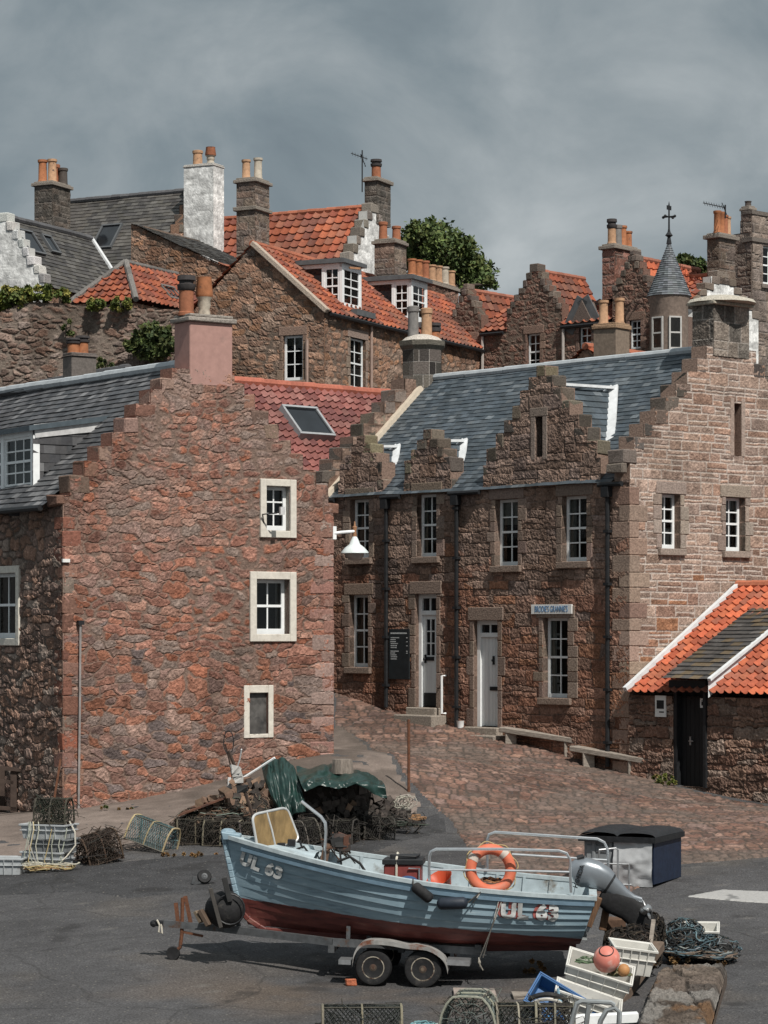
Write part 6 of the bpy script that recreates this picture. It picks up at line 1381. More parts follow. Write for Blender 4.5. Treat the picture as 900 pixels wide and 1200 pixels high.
cu = bpy.data.curves.new('lettering', 'FONT'); cu.body = 'HONDA'; cu.align_x = 'CENTER'; cu.align_y = 'CENTER'; cu.size = .085; cu.offset = .002; cu.extrude = .003
o = bpy.data.objects.new('lettering', cu); COL.objects.link(o); bpy.context.view_layer.update(); me = bpy.data.meshes.new_from_object(o.evaluated_get(bpy.context.evaluated_depsgraph_get())); bpy.data.objects.remove(o)
p0 = to_e @ bp(678.5, 1027, -.195)
for vt in me.vertices: x, y, z = vt.co; vt.co = p0 + Vector((-y * .95 + x * .30, -z, x * .95 + y * .30))
me.materials.clear(); me.materials.append(IRON); q = bpy.data.objects.new('lettering', me); COL.objects.link(q); q.parent = eng
# wooden stern posts beside the motor
for px0, py0, px1, py1, yl, lab in ((703, 1052, 690, 1086, -.32, 0), (713, 1052, 706, 1090, .1, 1)):
    mb = MB(); mb.bar(bp(px0, py0, yl), bp(px1, py1, yl), .10, .07); mb.build('stern_post', mat('stained_wood', (.15, .085, .05), .8, .3, 6, .35, scale=(4, 4, 1)), boat, bevel=.008)
# ------------------------------------------------------------------ gear in the boat
def in_boat(name, label, cat, px, py, yl, yaw=-4, group=None):
    Mx = frame(BM @ Vector(bp(px, py, yl)), yaw, 0, 0); return placed(name, label, cat, Mx, group), Mx.inverted() @ BM
t, k = in_boat('lifebuoy', 'orange lifebuoy with white bands leaning on the near rail of the boat', 'lifebuoy', 575, 1042, -.66)
c = k @ bp(575, 1019, -.70); Mr = Matrix.Rotation(R(90 - 10), 4, 'X') @ Matrix.Rotation(R(14), 4, 'Y'); n = 40
def torus(mb, a0, a1, r, rr, seg, flat=1.0):
    pts = [c + (Mr @ Vector((math.cos(lerp(a0, a1, i / seg)) * r, math.sin(lerp(a0, a1, i / seg)) * r, 0))) for i in range(seg + 1)]; mb.tube(pts, rr, 12)
mb = MB(); pts = [c + (Mr @ Vector((math.cos(2 * math.pi * i / n) * .265, math.sin(2 * math.pi * i / n) * .265, 0))) for i in range(n)]; mb.tube(pts, .072, 12, closed=True)
mb.build('ring', mat('orange_plastic', (.55, .14, .075), .6, .05, 6, .12, col2=(.42, .20, .14), c2=(.55, .72), ns2=4), t, smooth=True)
for a in (2.45, .75):
    mb = MB(); torus(mb, a, a + .28, .265, .0755, 5); mb.build('band', mat('white_tape', (.48, .42, .37), .5, .05, 5, .15), t, smooth=True)
mb = MB(); pts = [c + (Mr @ Vector((math.cos(a) * (.345 + .02 * math.sin(a * 8)), math.sin(a) * (.345 + .02 * math.sin(a * 8)), .02))) for a in [2 * math.pi * i / 48 for i in range(48)]]; mb.tube(pts, .008, 5, closed=True, col=R_Y); mb.build('grab_line', ROPE, t)
t, k = in_boat('rope_heap', 'tangle of dark orange rope lying inside the lifebuoy in the boat', 'rope', 575, 1040, -.5)
mb = MB(); c = k @ bp(575, 1036, -.5); rope_heap(mb, c, .26, .16, .14, 26, .011, [(.30, .14, .06), (.12, .07, .05), (.36, .18, .10), (.06, .05, .05)], 3); mb.build('strands', ROPE, t)
t, k = in_boat('engine_box', 'red wooden box with dark top and white straps amidships in the boat', 'box', 478, 1040, .1)
a, b = k @ bp(450, 1036, -.05), k @ bp(493, 1014, -.05); mb = MB(); mb.box(a.x, b.x, a.y, a.y + .5, a.z - .15, b.z, jit=.006); mb.build('case', mat('red_box', (.20, .045, .04), .6, .2, 6, .25), t, bevel=.015)
mb = MB(); mb.box(a.x - .02, b.x + .03, a.y - .03, a.y + .55, b.z + .003, b.z + .07, jit=.015); mb.box(a.x + .1, b.x - .05, a.y + .1, a.y + .45, b.z + .06, b.z + .12, jit=.03); mb.build('lid', IRON, t, bevel=.01)
for f in (.34,):
    x = lerp(a.x, b.x, f); mb = MB(); mb.tube([(x, a.y - .015, a.z - .1), (x, a.y - .015, b.z + .08), (x, a.y + .25, b.z + .14), (x, a.y + .5, b.z + .09)], .016, 6, col=R_W); mb.build('strap', ROPE, t)
mb = MB(); mb.tube([(b.x - .02, a.y - .03, a.z - .1), (b.x - .02, a.y - .03, b.z - .04), (b.x - .16, a.y - .03, b.z - .04)], .012, 6); mb.build('handle', STEEL, t)
t, k = in_boat('float', 'blue fender float lying on the near gunwale beside the red box', 'float', 478, 1036, -.62); c = k @ bp(478, 1033, -.62)
mb = MB(); mb.ball(c, .13, .085, .075, 14, 10); mb.build('body', mat('blue_plastic', (.03, .07, .16), .4, .05, 5, .15), t, smooth=True); mb = MB(); mb.ball(c + Vector((.12, 0, 0)), .03, .03, .03, 8, 6); mb.build('eye', mat('blue_plastic'), t, smooth=True)
t, k = in_boat('tub', 'shallow orange-red plastic tub beside the lifebuoy in the boat', 'tub', 522, 1042, -.4); c = k @ bp(520, 1040, -.4)
mb = MB(); mx_ = Matrix.Rotation(R(-25), 4, 'Y') @ Matrix.Rotation(R(25), 4, 'X'); mb.lathe([(.11, 0), (.17, .15), (.185, .16), (.165, .15), (.10, .02)], c, 18, mx_); mb.build('bowl', mat('red_plastic', (.48, .075, .03), .45, .05, 5, .12), t, smooth=True)
for i, (p_, q_, lab) in enumerate((((484, 1037), (506, 1055), 'black sausage fender hanging slanted over the boat side'), ((512, 1059), (548, 1058), 'dark blue sausage fender hanging level on the boat side'))):
    Mx = frame(BM @ Vector(bp(*p_, -.99)), -4); t = placed('fender', lab, 'fender', Mx, 'fenders on the boat side'); k = Mx.inverted() @ BM; a, b = k @ bp(*p_, -1.02), k @ bp(*q_, -1.04); mb = MB()
    ts = (0, .06, .14, .86, .94, 1); rs = [q * (.78 if i == 0 else .88) for q in (.03, .075, .092, .092, .075, .03)]; mb.tube([a.lerp(b, f) for f in ts], list(rs), 14); mb.build('body', RUBBER if i == 0 else mat('navy_rubber', (.018, .024, .035), .55, .1, 9, .25), t, smooth=True)
    mb = MB(); e_ = k @ Vector(bp(p_[0] if i == 0 else 566, 1043 if i else 1030, -.93)); mb.tube([a if i == 0 else b, e_], .009, 5, col=R_D); mb.build('lanyard', ROPE, t)
t, k = in_boat('lashing', 'rope lashing running from the boat rail down to the trailer frame', 'rope', 592, 1044, -.9)
mb = MB()
for (x0, y0), (x1, y1) in (((593, 1042), (560, 1128)), ((588, 1042), (566, 1122)), ((566, 1042), (548, 1066))): mb.tube([k @ bp(x0, y0, -.86), k @ bp(lerp(x0, x1, .4), lerp(y0, y1, .42), -1.02), k @ bp(x1, y1, -.78)], .007, 5, col=(.26, .245, .22))
for i in range(3): mb.tube([k @ bp(561, 1122, -.8), k @ bp(563 - i, 1128, -.82), k @ bp(562 + i * 2, 1133 + i * 2, -.8)], .007, 5, col=(.30, .28, .24))
mb.build('strands', ROPE, t)

# ------------------------------------------------------------------ trailer
TM = frame(P(466, 1157, 33.05), -5.5, 2.2, 0)
tr = placed('boat_trailer', 'galvanised four-wheel boat trailer with rusty mudguard under the blue boat', 'trailer', TM); tp_ = lambda x, y, yl: on(TM, x, y, yl)
wr_ = []
for px, py in ((438, 1133), (496, 1135)):
    for yl in (0.12, 1.5):
        c = tp_(px, py, .12); c = Vector((c.x, yl, c.z)); rw = c.z + .005; q = Matrix.Rotation(R(90), 4, 'X')
        mb = MB(); mb.lathe([(rw * .60, -.085), (rw * .78, -.098), (rw * .93, -.09), (rw * .985, -.07), (rw, -.04), (rw, .04), (rw * .985, .07), (rw * .93, .09), (rw * .78, .098), (rw * .60, .085)], c, 28, q)
        wh = mb.build('wheel', RUBBER, tr, smooth=True)
        mb = MB(); mb.lathe([(rw * .62, .088), (rw * .57, .09), (rw * .53, .05), (rw * .42, .035), (rw * .36, .06), (rw * .24, .065), (rw * .20, .085), (rw * .10, .09), (.01, .09)], c, 24, q, cap0=False)
        for j in range(5):
            a = j * 1.2566; mb.ball(c + (q @ Vector((math.cos(a) * rw * .31, math.sin(a) * rw * .31, .068))), .014, .014, .014, 6, 4)
        for i_ in range(len(mb.f)): mb.c[i_] = ((.30, .27, .22), (.33, .30, .25), (.10, .075, .055), (.035, .028, .024), (.045, .035, .03), (.20, .17, .13), (.05, .04, .032), (.13, .10, .075))[min(i_ // 24, 7)]
        mb.build('rim', mat('rusty_rim', None, .6, .1, 12, .3, col2=(.07, .04, .028), c2=(.50, .62), ns2=11), wh, smooth=True)
z_ = lambda x, y: tp_(x, y, .3)
mb = MB()
hitch = tp_(192, 1082, .85)
for yl in (.36, 1.30):
    a = tp_(262, 1088, .85); b = tp_(390, 1104, yl); c = tp_(570, 1124, yl); b = Vector((b.x, yl, b.z)); c = Vector((c.x, yl, b.z - .02))
    mb.bar(a, b, .07, .10); mb.bar(b, c, .07, .10)
    mb.bar(b + Vector((.2, 0, .05)), b + Vector((.2, 0, .22)), .05, .05)
mb.bar(hitch, tp_(262, 1088, .85), .08, .09); mb.bar(tp_(250, 1087, .85), tp_(560, 1110, .85), .07, .08)
for px in (388, 470, 560): c = tp_(px, 1112, .3); mb.box(c.x - .04, c.x + .04, .3, 1.36, c.z - .05, c.z + .05)
for px in (438, 496): c = tp_(px, 1133, .12); mb.box(c.x - .03, c.x + .03, .18, 1.46, c.z - .03, c.z + .03)
for px in (430, 470, 540): c = tp_(px, 1106, .3); mb.bar((c.x, .55, c.z), (c.x, .55, c.z + .16), .06, .06); mb.box(c.x - .14, c.x + .14, .5, .6, c.z + .14, c.z + .18)
mb.build('frame', mat('trailer_frame', (.10, .105, .11), .6, .1, 9, .3, metal=.4, col2=(.10, .055, .035), c2=(.56, .68), ns2=4), tr)
def rounded_line(pts, n=4):
    out = []
    for i in range(len(pts) - 1):
        p0, p1, p2, p3 = pts[max(i - 1, 0)], pts[i], pts[i + 1], pts[min(i + 2, len(pts) - 1)]
        for j in range(n): t = j / n; out.append(.5 * ((2 * p1) + (p2 - p0) * t + (2 * p0 - 5 * p1 + 4 * p2 - p3) * t * t + (3 * p1 - p0 - 3 * p2 + p3) * t ** 3))
    return out + [pts[-1]]
gp = [(413, 1128), (415, 1117), (421, 1107), (432, 1102), (455, 1103), (478, 1107), (500, 1109), (514, 1116), (522, 1125), (525, 1137)]
for yl in (-.02, 1.38):
    Q = rounded_line([tp_(a, b, -.02) for a, b in gp]); vs = []
    for p in Q:
        for dy, dz in ((-.012, -.055), (-.012, 0), (.25, 0), (.25, -.05), (.235, -.012), (.003, -.012)): vs.append((p.x, yl + dy, p.z + dz))
    n = 6; m_ = len(Q); mb = MB(); mb.add(vs, [(i * n + j, i * n + (j + 1) % n, (i + 1) * n + (j + 1) % n, (i + 1) * n + j) for i in range(m_ - 1) for j in range(n)] + [tuple(range(n)), tuple(range((m_ - 1) * n, m_ * n))])
    mb.build('mudguard', mat('rusty_mudguard', (.27, .265, .255), .6, .15, 9, .25, col2=(.15, .06, .035), c2=(.52, .60), ns2=2.2), tr, smooth=True)
mb = MB(); c = tp_(536, 1127, 0); mb.box(c.x - .14, c.x + .16, .0, .3, c.z - .05, c.z + .02); c = tp_(411, 1128, 0); mb.box(c.x - .16, c.x, .0, .3, c.z - .03, c.z + .03); mb.build('step', GALV, tr)
mb = MB(); c = hitch; mb.bar(c + Vector((-.14, 0, 0)), c + Vector((.05, 0, 0)), .07, .08); mb.ball(c + Vector((-.14, 0, -.01)), .05, .05, .05, 8, 6); mb.build('coupling', IRON, tr, bevel=.01)
mb = MB(); mb.tube([tp_(184, 1078, .8), tp_(187, 1084, .78), tp_(186, 1092, .78), tp_(190, 1094, .8), tp_(189, 1083, .82)], .012, 5, col=R_W); mb.build('safety_rope', ROPE, tr)
c = tp_(203, 1117, .85); jw = mb = MB(); q = Matrix.Rotation(R(90), 4, 'X'); mb.lathe([(.03, -.03), (.085, -.035), (.095, 0), (.085, .035), (.03, .03)], c, 16, q); j = mb.build('jockey_wheel', RUBBER, tr, smooth=True)
mb = MB(); mb.tube([tp_(205, 1116, .85), tp_(211, 1110, .85), tp_(213, 1095, .85), tp_(214, 1052, .85)], .026, 8); mb.bar(tp_(206, 1058, .85), tp_(209, 1084, .85), .05, .03); mb.bar(tp_(217, 1050, .85), tp_(224, 1084, .85), .05, .03); mb.bar(tp_(214, 1092, .85), tp_(238, 1097, .85), .03, .03); mb.build('jockey_stand', RUST, tr)
mb = MB(); mb.bar(tp_(266, 1086, .85), tp_(250, 1048, .80), .09, .06); mb.bar(tp_(280, 1086, .9), tp_(268, 1036, .9), .09, .05); mb.bar(tp_(254, 1075, .7), tp_(262, 1068, .7), .10, .04); mb.build('winch_post', mat('trailer_frame'), tr)
t = placed('rubber_fender', 'big black rubber buoy wedged between trailer winch post and boat bow', 'buoy', frame(P(262, 1085, 33.9)))
mb = MB(); mb.ball((.02, 0, .22), .27, .20, .25, 18, 12); mb.build('body', RUBBER, t, smooth=True)
mb = MB(); mb.tube([(.1 + math.cos(a) * .19, -.19, .24 + math.sin(a) * .2) for a in [2 * math.pi * i / 20 for i in range(20)]], .012, 5, closed=True); mb.build('rope_ring', IRON, t)
mb = MB(); mb.bar((-.30, -.1, .22), (-.18, -.15, .02), .10, .06, (.10, .07, .05)); mb.bar((-.36, -.05, .20), (-.28, -.1, .06), .09, .05, (.17, .13, .09)); mb.bar((-.16, -.22, .52), (-.02, -.22, .0), .07, .05, (.06, .055, .05)); mb.bar((.02, -.2, .66), (.10, -.2, .34), .07, .05, (.03, .03, .03)); mb.build('timber_wedge', COLM, t, bevel=.006)
g0 = G(238, 1037); t = placed('jockey_wheel', 'loose jockey wheel on a bracket lying on the tarmac behind the trailer nose', 'wheel', frame(g0, 10)); q = Matrix.Rotation(R(70), 4, 'X')
mb = MB(); mb.lathe([(.05, -.03), (.10, -.035), (.115, 0), (.10, .035), (.05, .03)], (.02, 0, .13), 18, q); mb.build('tyre', RUBBER, t, smooth=True)
mb = MB(); mb.lathe([(.05, -.032), (.02, -.04), (.02, .04), (.05, .032)], (.02, 0, .13), 12, q); mb.bar((-.16, -.03, .02), (.20, .02, .10), .05, .035); mb.bar((-.16, -.03, .02), (-.14, -.03, .14), .05, .05); mb.build('bracket', mat('trailer_frame'), t)
g0 = G(411, 1155); t = placed('brick', 'small broken orange brick chocked in front of the trailer tyre', 'brick', frame(g0, 12)); mb = MB(col=(.40, .13, .07)); rg = random.Random(1); mb.box(-.06, .06, -.05, .05, 0, .085, jit=.01, rg=rg); mb.box(.035, .075, -.04, .04, 0, .05, (.36, .12, .06), .008, rg); mb.build('block', STONE, t, bevel=.008)
# ------------------------------------------------------------------ creels, boxes, nets
NETM = mat('net_twine', None, .9, .1, 30, .3)
def creel(label, Mx, L=.72, Wd=.46, Hh=.38, net=(.06, .055, .045), frm=(.10, .075, .055), rope=(.34, .28, .16), mesh=.042, seed=1, junk=0, group='lobster creels'):
    """D-shaped lobster creel: slatted base, three hoops, rails, netting and a rope bridle"""
    t = placed('lobster_creel', label, 'creel', Mx, group); rg = random.Random(seed); n = 12
    prof = lambda a: (-Wd / 2 * math.cos(a), Hh * min(1, math.sin(a) * 1.12) ** .8 if math.sin(a) > 0 else 0)
    arc = [prof(math.pi * i / n) for i in range(n + 1)]
    mb = MB(col=frm)
    for k in range(5): y = lerp(-Wd / 2, Wd / 2, (k + .5) / 5); mb.box(-L / 2, L / 2, y - .022, y + .022, -.012, .012)
    for x in (-L / 2, 0, L / 2): mb.box(x - .02, x + .02, -Wd / 2, Wd / 2, -.035, -.012)
    mb.build('base', WOODD if junk else mat('creel_slat', None, .9, .3, 9, .3), t)
    mb = MB(col=rope)
    for x in (-L / 2, 0, L / 2): mb.tube([(x, y, z) for y, z in arc], .016 if x else .013, 6, col=vary(rope, .7, 1.1, rg))
    for k in (0, 4, 8, 12): y, z = arc[k]; mb.tube([(-L / 2, y, z), (L / 2, y, z)], .011, 5, col=vary(frm, .7, 1.2, rg))
    mb.build('hoops', ROPE, t, smooth=True)
    mb = MB(col=net); m_ = int(L / mesh); na = 16; arc2 = [prof(math.pi * i / na) for i in range(na + 1)]
    for s in (0, 1):
        for k in range(-na, m_ + 1):
            pts = []
            for i in range(na + 1):
                x = -L / 2 + (k + (i if s else na - i)) * mesh
                if -L / 2 - 1e-6 <= x <= L / 2 + 1e-6: y, z = arc2[i]; pts.append((x, y * .985 + rg.uniform(-.006, .006), z * .985 + rg.uniform(-.006, .006)))
            if len(pts) > 1: mb.tube(pts, .0050, 3, col=vary(net, .7, 1.3, rg))
    for x in (-L / 2, L / 2):
        for k in range(1, 8):
            a = math.pi * k / 8; y, z = prof(a); mb.tube([(x, y, z), (x * .72, y * .25, Hh * .45 + (z - Hh * .45) * .25), (x * .72, 0, Hh * .45)], .0045, 3)
        for f in (.35, .7): mb.tube([(x * lerp(1, .72, 1 - f), prof(math.pi * k / 10)[0] * f, Hh * .45 + (prof(math.pi * k / 10)[1] - Hh * .45) * f) for k in range(11)], .0042, 3)
    for i in range(junk): a = Vector((rg.uniform(-L / 2, L / 2), rg.uniform(-Wd / 2, Wd / 2), rg.uniform(0, Hh))); mb.tube([a, a + Vector((rg.uniform(-.2, .2), rg.uniform(-.15, .15), rg.uniform(-.12, .12))), a + Vector((rg.uniform(-.25, .25), rg.uniform(-.2, .2), rg.uniform(-.2, .1)))], rg.choice((.004, .005, .007)), 4, col=vary(rg.choice([net, frm, R_D]), .6, 1.4, rg))
    mb.build('netting', NETM, t)
    return t
def fish_box(label, Mx, m, L=.80, Wd=.46, Hh=.26, group='plastic fish boxes'):
    """open tapered tray: walls with a rolled rim, ribs and painted-dark hand slots"""
    t = placed('fish_box', label, 'box', Mx, group); mb = MB(); k = .90; th = .018
    def ring(f, ins, z): a, b = L / 2 * f - ins, Wd / 2 * f - ins; return [(-a, -b, z), (a, -b, z), (a, b, z), (-a, b, z)]
    vs = ring(k, 0, 0) + ring(1, 0, Hh) + ring(1, th, Hh) + ring(k, th, th * 1.5)
    fs = [(3, 2, 1, 0), (12, 13, 14, 15)] + [(r * 4 + i, r * 4 + (i + 1) % 4, r * 4 + 4 + (i + 1) % 4, r * 4 + 4 + i) for r in range(3) for i in range(4)]
    mb.add(vs, fs)
    o = mb.build('tray', m, t, bevel=.006)
    mb = MB(); e = .022
    for z, f in ((Hh, 1), (Hh * .62, .965)):
        a, b = L / 2 * f, Wd / 2 * f; zz = z + (.004 if z == Hh else 0); hh = .030 if z == Hh else .016
        mb.box(-a - e, a + e, -b - e, -b - .002, zz - hh, zz); mb.box(-a - e, a + e, b + .002, b + e, zz - hh, zz); mb.box(-a - e, -a - .002, -b, b, zz - hh, zz); mb.box(a + .002, a + e, -b, b, zz - hh, zz)
    for x in (-.30, -.1, .1, .30):
        for s in (-1, 1): mb.bar((x * L, s * (Wd / 2 * k + .008), 0), (x * L * 1.04, s * (Wd / 2 + .008), Hh - .02), .03, .012, up=(1, 0, 0))
    mb.build('rim', m, t, bevel=.004)
    mb = MB()
    for s in (-1, 1): mb.box(s * (L / 2 * .97) - .012, s * (L / 2 * .97) + .016, -.07, .07, Hh * .74, Hh * .86)
    mb.build('slot_shade', mat('slot_shadow', (.05, .05, .05), .9), t)  # dark blocks paint the shade inside the hand holes
    return t
BOXW = mat('white_box', (.58, .57, .53), .55, .05, 5, .12, col2=(.33, .30, .25), c2=(.60, .75), ns2=4); BOXG = mat('grey_box', (.36, .38, .39), .6, .05, 5, .15, col2=(.18, .16, .14), c2=(.60, .75), ns2=4)
BOXD = mat('dark_grey_box', (.17, .18, .185), .6, .05, 5, .15); BOXB = mat('blue_box', (.035, .11, .26), .5, .05, 5, .15, col2=(.12, .14, .17), c2=(.62, .74), ns2=5)
def tangle(mb, blobs, n, r, cols, seed, step=.07):
    """loose strands wandering over a heap"""
    rg = random.Random(seed)
    for k in range(n):
        c, rd = rg.choice(blobs); d = Vector((rg.gauss(0, 1), rg.gauss(0, 1), rg.gauss(.2, 1))).normalized(); t = Vector((rg.gauss(0, 1), rg.gauss(0, 1), rg.gauss(0, 1))); pts = []; f = rg.uniform(.88, 1.10)
        for i in range(rg.randint(4, 9)):
            pts.append(Vector((c[0] + d.x * rd[0] * f, c[1] + d.y * rd[1] * f, c[2] + d.z * rd[2] * f))); t = (t + Vector((rg.gauss(0, .8), rg.gauss(0, .8), rg.gauss(0, .8)))).normalized(); d = (d + t * step / max(rd)).normalized(); f = max(.85, min(1.14, f + rg.uniform(-.05, .05)))
        mb.tube(pts, r * rg.uniform(.6, 1.3), 4, col=vary(rg.choice(cols), .5, 1.5, rg))
# stack by the pavement on the left
g = G(56, 1018); m_ = F / g.y
fish_box('pale grey fish box at the foot of the stack beside the pavement', frame(g, -24), BOXG, .74, .46, .29)
fish_box('dark grey fish box in the middle of the stack beside the pavement', frame(g + Vector((.10, 0, .285)), -20), BOXD, .70, .44, .22)
fish_box('pale grey fish box on top of the stack beside the pavement', frame(g + Vector((.02, 0, .50)), -22), BOXG, .80, .48, .24)
creel('black weedy creel on top of the grey fish box stack', frame(g + Vector((.10, 0, .76)), -15), .54, .42, .40, (.035, .04, .03), (.05, .045, .035), (.07, .065, .05), seed=3, junk=130)
t = thing('rope_bundle', 'pale rope draped over the grey fish box stack and coiled at its foot', 'rope', g); mb = MB(); rg = random.Random(7)
for i in range(9):
    x = rg.uniform(-.40, .42); c = vary(rg.choice([R_W, (.40, .42, .34), R_Y]), .8, 1.1, rg); mb.tube([(x, -.15, .78), (x + .03, -.30, .66), (x - .02, -.33, .4), (x + rg.uniform(-.1, .1), -.34, .15), (x + rg.uniform(-.2, .2), -.36, .02)], .008, 5, col=c)
for i in range(9): mb.tube([(.05 + (rg.random() - .5) * .1 + math.cos(a + i) * (.30 + .03 * i), -.36 + math.sin(a * (1 + (i % 2)) + i) * .13, .02 + .012 * i + .02 * math.sin(a * 3)) for a in [6.28 * j / 18 for j in range(15)]], .009, 5, col=vary(rg.choice([R_Y, (.40, .25, .12), R_W]), .8, 1.1, rg))
mb.tube([(.36, -.1, .8), (.47, -.2, .62), (.48, -.22, .4), (.34, -.28, .22), (.20, -.34, .1)], .014, 5, col=R_W); mb.build('strands', ROPE, t)
b = G(63, 975); t = thing('iron_stake', 'thin rusty stake standing in the weedy creel on the box stack', 'stake', g + Vector((.06, .0, 1.0))); mb = MB(); mb.bar((0, 0, -.15), (.14, .1, .80), .035, .025); mb.build('bar', RUST, t)
g = G(4, 1024); fish_box('single grey fish box on the tarmac at the left edge', frame(g, -6), BOXG, .72, .5, .27)
creel('dark brown weed-covered creel tipped on its side on the pavement', frame(G(118, 1010) + Vector((0, 0, .05)), 28, -14, 6), .60, .52, .44, (.045, .033, .026), (.06, .042, .032), (.075, .05, .035), seed=5, junk=300)
creel('blue-green netted creel with pale hoops lying tilted on the pavement', frame(G(176, 996) + Vector((0, 0, .08)), -26, 16, -6), .78, .48, .42, (.10, .17, .18), (.13, .12, .10), (.40, .33, .19), seed=6)
for i, (px, py, yaw, lab) in enumerate(((228, 988, 8, 'dark creel under the rusty sheet at the left end of the wood pile'), (262, 990, -12, 'dark creel with a pale hoop in front of the split logs'), (300, 992, 14, 'dark creel partly hidden behind the boat bow'))):
    creel(lab, frame(G(px, py), yaw), .62, .46, .42, (.04, .036, .03), (.06, .05, .04), ((.10, .085, .06), (.20, .18, .13), (.06, .05, .045))[i], seed=20 + i, junk=170)
for i, (px, py, yaw, lab) in enumerate(((352, 989, 20, 'black creel in front of the dark logs right of the windscreen'), (398, 987, -8, 'black creel in front of the dark logs behind the bent pole'), (438, 983, 12, 'black creel at the foot of the wood pile beside the planks'))):
    creel(lab, frame(G(px, py), yaw * 2, (i - 1) * 7, (i * 5) % 7 - 3), .58, .46, .40, (.028, .026, .024), (.04, .036, .03), (.05, .045, .04) if i else (.13, .12, .10), seed=25 + i, junk=170)
t = thing('net_heap', 'dark heap of weedy netting at the left end of the wood pile', 'net', G(250, 985)); bl = [((-.25, .1, .2), (.5, .3, .34)), ((.30, .1, .30), (.45, .3, .46)), ((.75, .15, .4), (.35, .25, .42))]; mb = MB(); tangle(mb, bl, 620, .008, [(.045, .034, .027), (.09, .065, .05), (.025, .02, .018), (.15, .105, .075), (.06, .07, .055), (.20, .15, .11)], 33); mb.build('netting', NETM, t); mb = MB()
for c_, r_ in bl: mb.ball(c_, r_[0] * .9, r_[1] * .9, r_[2] * .9, 12, 8, col=(.03, .024, .02))
mb.build('core', NETM, t, smooth=True)
mb = MB(); rope_heap(mb, (.2, -.05, .35), .65, .25, .45, 40, .008, [R_D, (.10, .08, .06), (.22, .26, .22), (.16, .10, .07)], 15); mb.build('strands', ROPE, t)
# ------------------------------------------------------------------ wood pile with tarpaulins
LOGM = mat('split_log', None, .9, .4, 14, .3)
protos = []; rg = random.Random(12)
for k in range(14):
    mb = MB(); n = rg.choice((3, 4, 5)); L = rg.uniform(.26, .34); r = rg.uniform(.06, .095); a0 = rg.uniform(0, 6)
    pr = [(math.cos(a0 + 6.283 * (j + rg.uniform(-.25, .25)) / n) * r, math.sin(a0 + 6.283 * (j + rg.uniform(-.25, .25)) / n) * r) for j in range(n)]
    in_shade = k >= 7; c = vary((.055, .046, .04) if in_shade else (.16, .105, .075), .6, 1.3, rg); e = vary((.095, .080, .07) if in_shade else (.27, .18, .125), .55, 1.25, rg)  # darker set of logs: shade under the tarpaulin put into their colour
    vs = [(x, -L / 2, z) for x, z in pr] + [(x * .94, L / 2, z * .94) for x, z in pr]
    mb.add(vs, [tuple(range(n)), tuple(range(n, 2 * n))[::-1]], e); mb.add(vs, [(i, (i + 1) % n, n + (i + 1) % n, n + i) for i in range(n)], c); protos.append(mb)
top = [(205, 958), (225, 945), (262, 925), (285, 905), (305, 893), (330, 890), (352, 900), (400, 903), (440, 912), (462, 932), (482, 950), (492, 962)]
basey = lambda px: np.interp(px, [205, 300, 420, 500], [988, 988, 982, 968])
topy = lambda px: np.interp(px, [p[0] for p in top], [p[1] for p in top])
LOG_L = 'split firewood log stacked in the pile under the green tarpaulins'; LOG_G = 'split firewood logs in the pile'
first = {}; nlog = 0
px = 222.0; base0 = G(350, 984); dpile = base0.y
rowc = 0
for py_off in np.arange(16, 100, 6.2):
    rowc += 1
    for px in np.arange(236 + (rowc % 2) * 3.3, 486, 7.2):
        if nlog >= 285: break
        x = px + rg.uniform(-1.6, 1.6); y = basey(x) - py_off + rg.uniform(-1.5, 1.5)
        if y < topy(x) + (2 if x < 345 else 7): continue
        dz = G(x, basey(x)).y + py_off * .008 + rg.uniform(-.05, .05); p = P(x, y, dz); k = rg.randrange(7) + (7 if (x > 340 and rg.random() < .93) or rg.random() < .25 else 0)
        if k not in first:
            o = protos[k].build('firewood_log', LOGM, bevel=.004); first[k] = o
        else: o = first[k].copy(); COL.objects.link(o)
        o.location = p; o.rotation_euler = (rg.uniform(-.25, .25), rg.uniform(0, 6.28), rg.uniform(-.45, .45)); o.scale = (rg.uniform(.8, 1.25),) * 3
        tag(o, LOG_L, 'firewood', LOG_G); nlog += 1
mb = MB(col=(.03, .025, .022)); xs_ = list(np.arange(230, 492, 10)); vs = []
for x in xs_:
    d0 = G(x, basey(x)).y + .16; hgt = (basey(x) - topy(x)) / F * d0
    b0 = G(x, basey(x)); gx = b0.x * (d0 / b0.y)
    vs += [(gx, d0, b0.z - .05), (gx, d0 + .15, b0.z + max(.1, hgt - (.22 if x > 345 else .6))), (gx, d0 + 1.0, b0.z + max(.1, hgt - (.25 if x > 345 else .65))), (gx, d0 + 1.6, b0.z)]
n = len(xs_); mb.add(vs, [(4 * i + j, 4 * i + j + 1, 4 * i + 5 + j, 4 * i + 4 + j) for i in range(n - 1) for j in range(3)] + [(0, 1, 2, 3), tuple(4 * (n - 1) + j for j in (3, 2, 1, 0))])
o = mb.build('firewood', mat('dark_core', (.035, .027, .022), .95, .8, 14, .5), kind='stuff')  # dark core added behind the logs to fill the gaps with shade
TARP = mat('green_tarpaulin', (.012, .034, .029), .36, .4, 9, .35, spec=.5, detail=6)
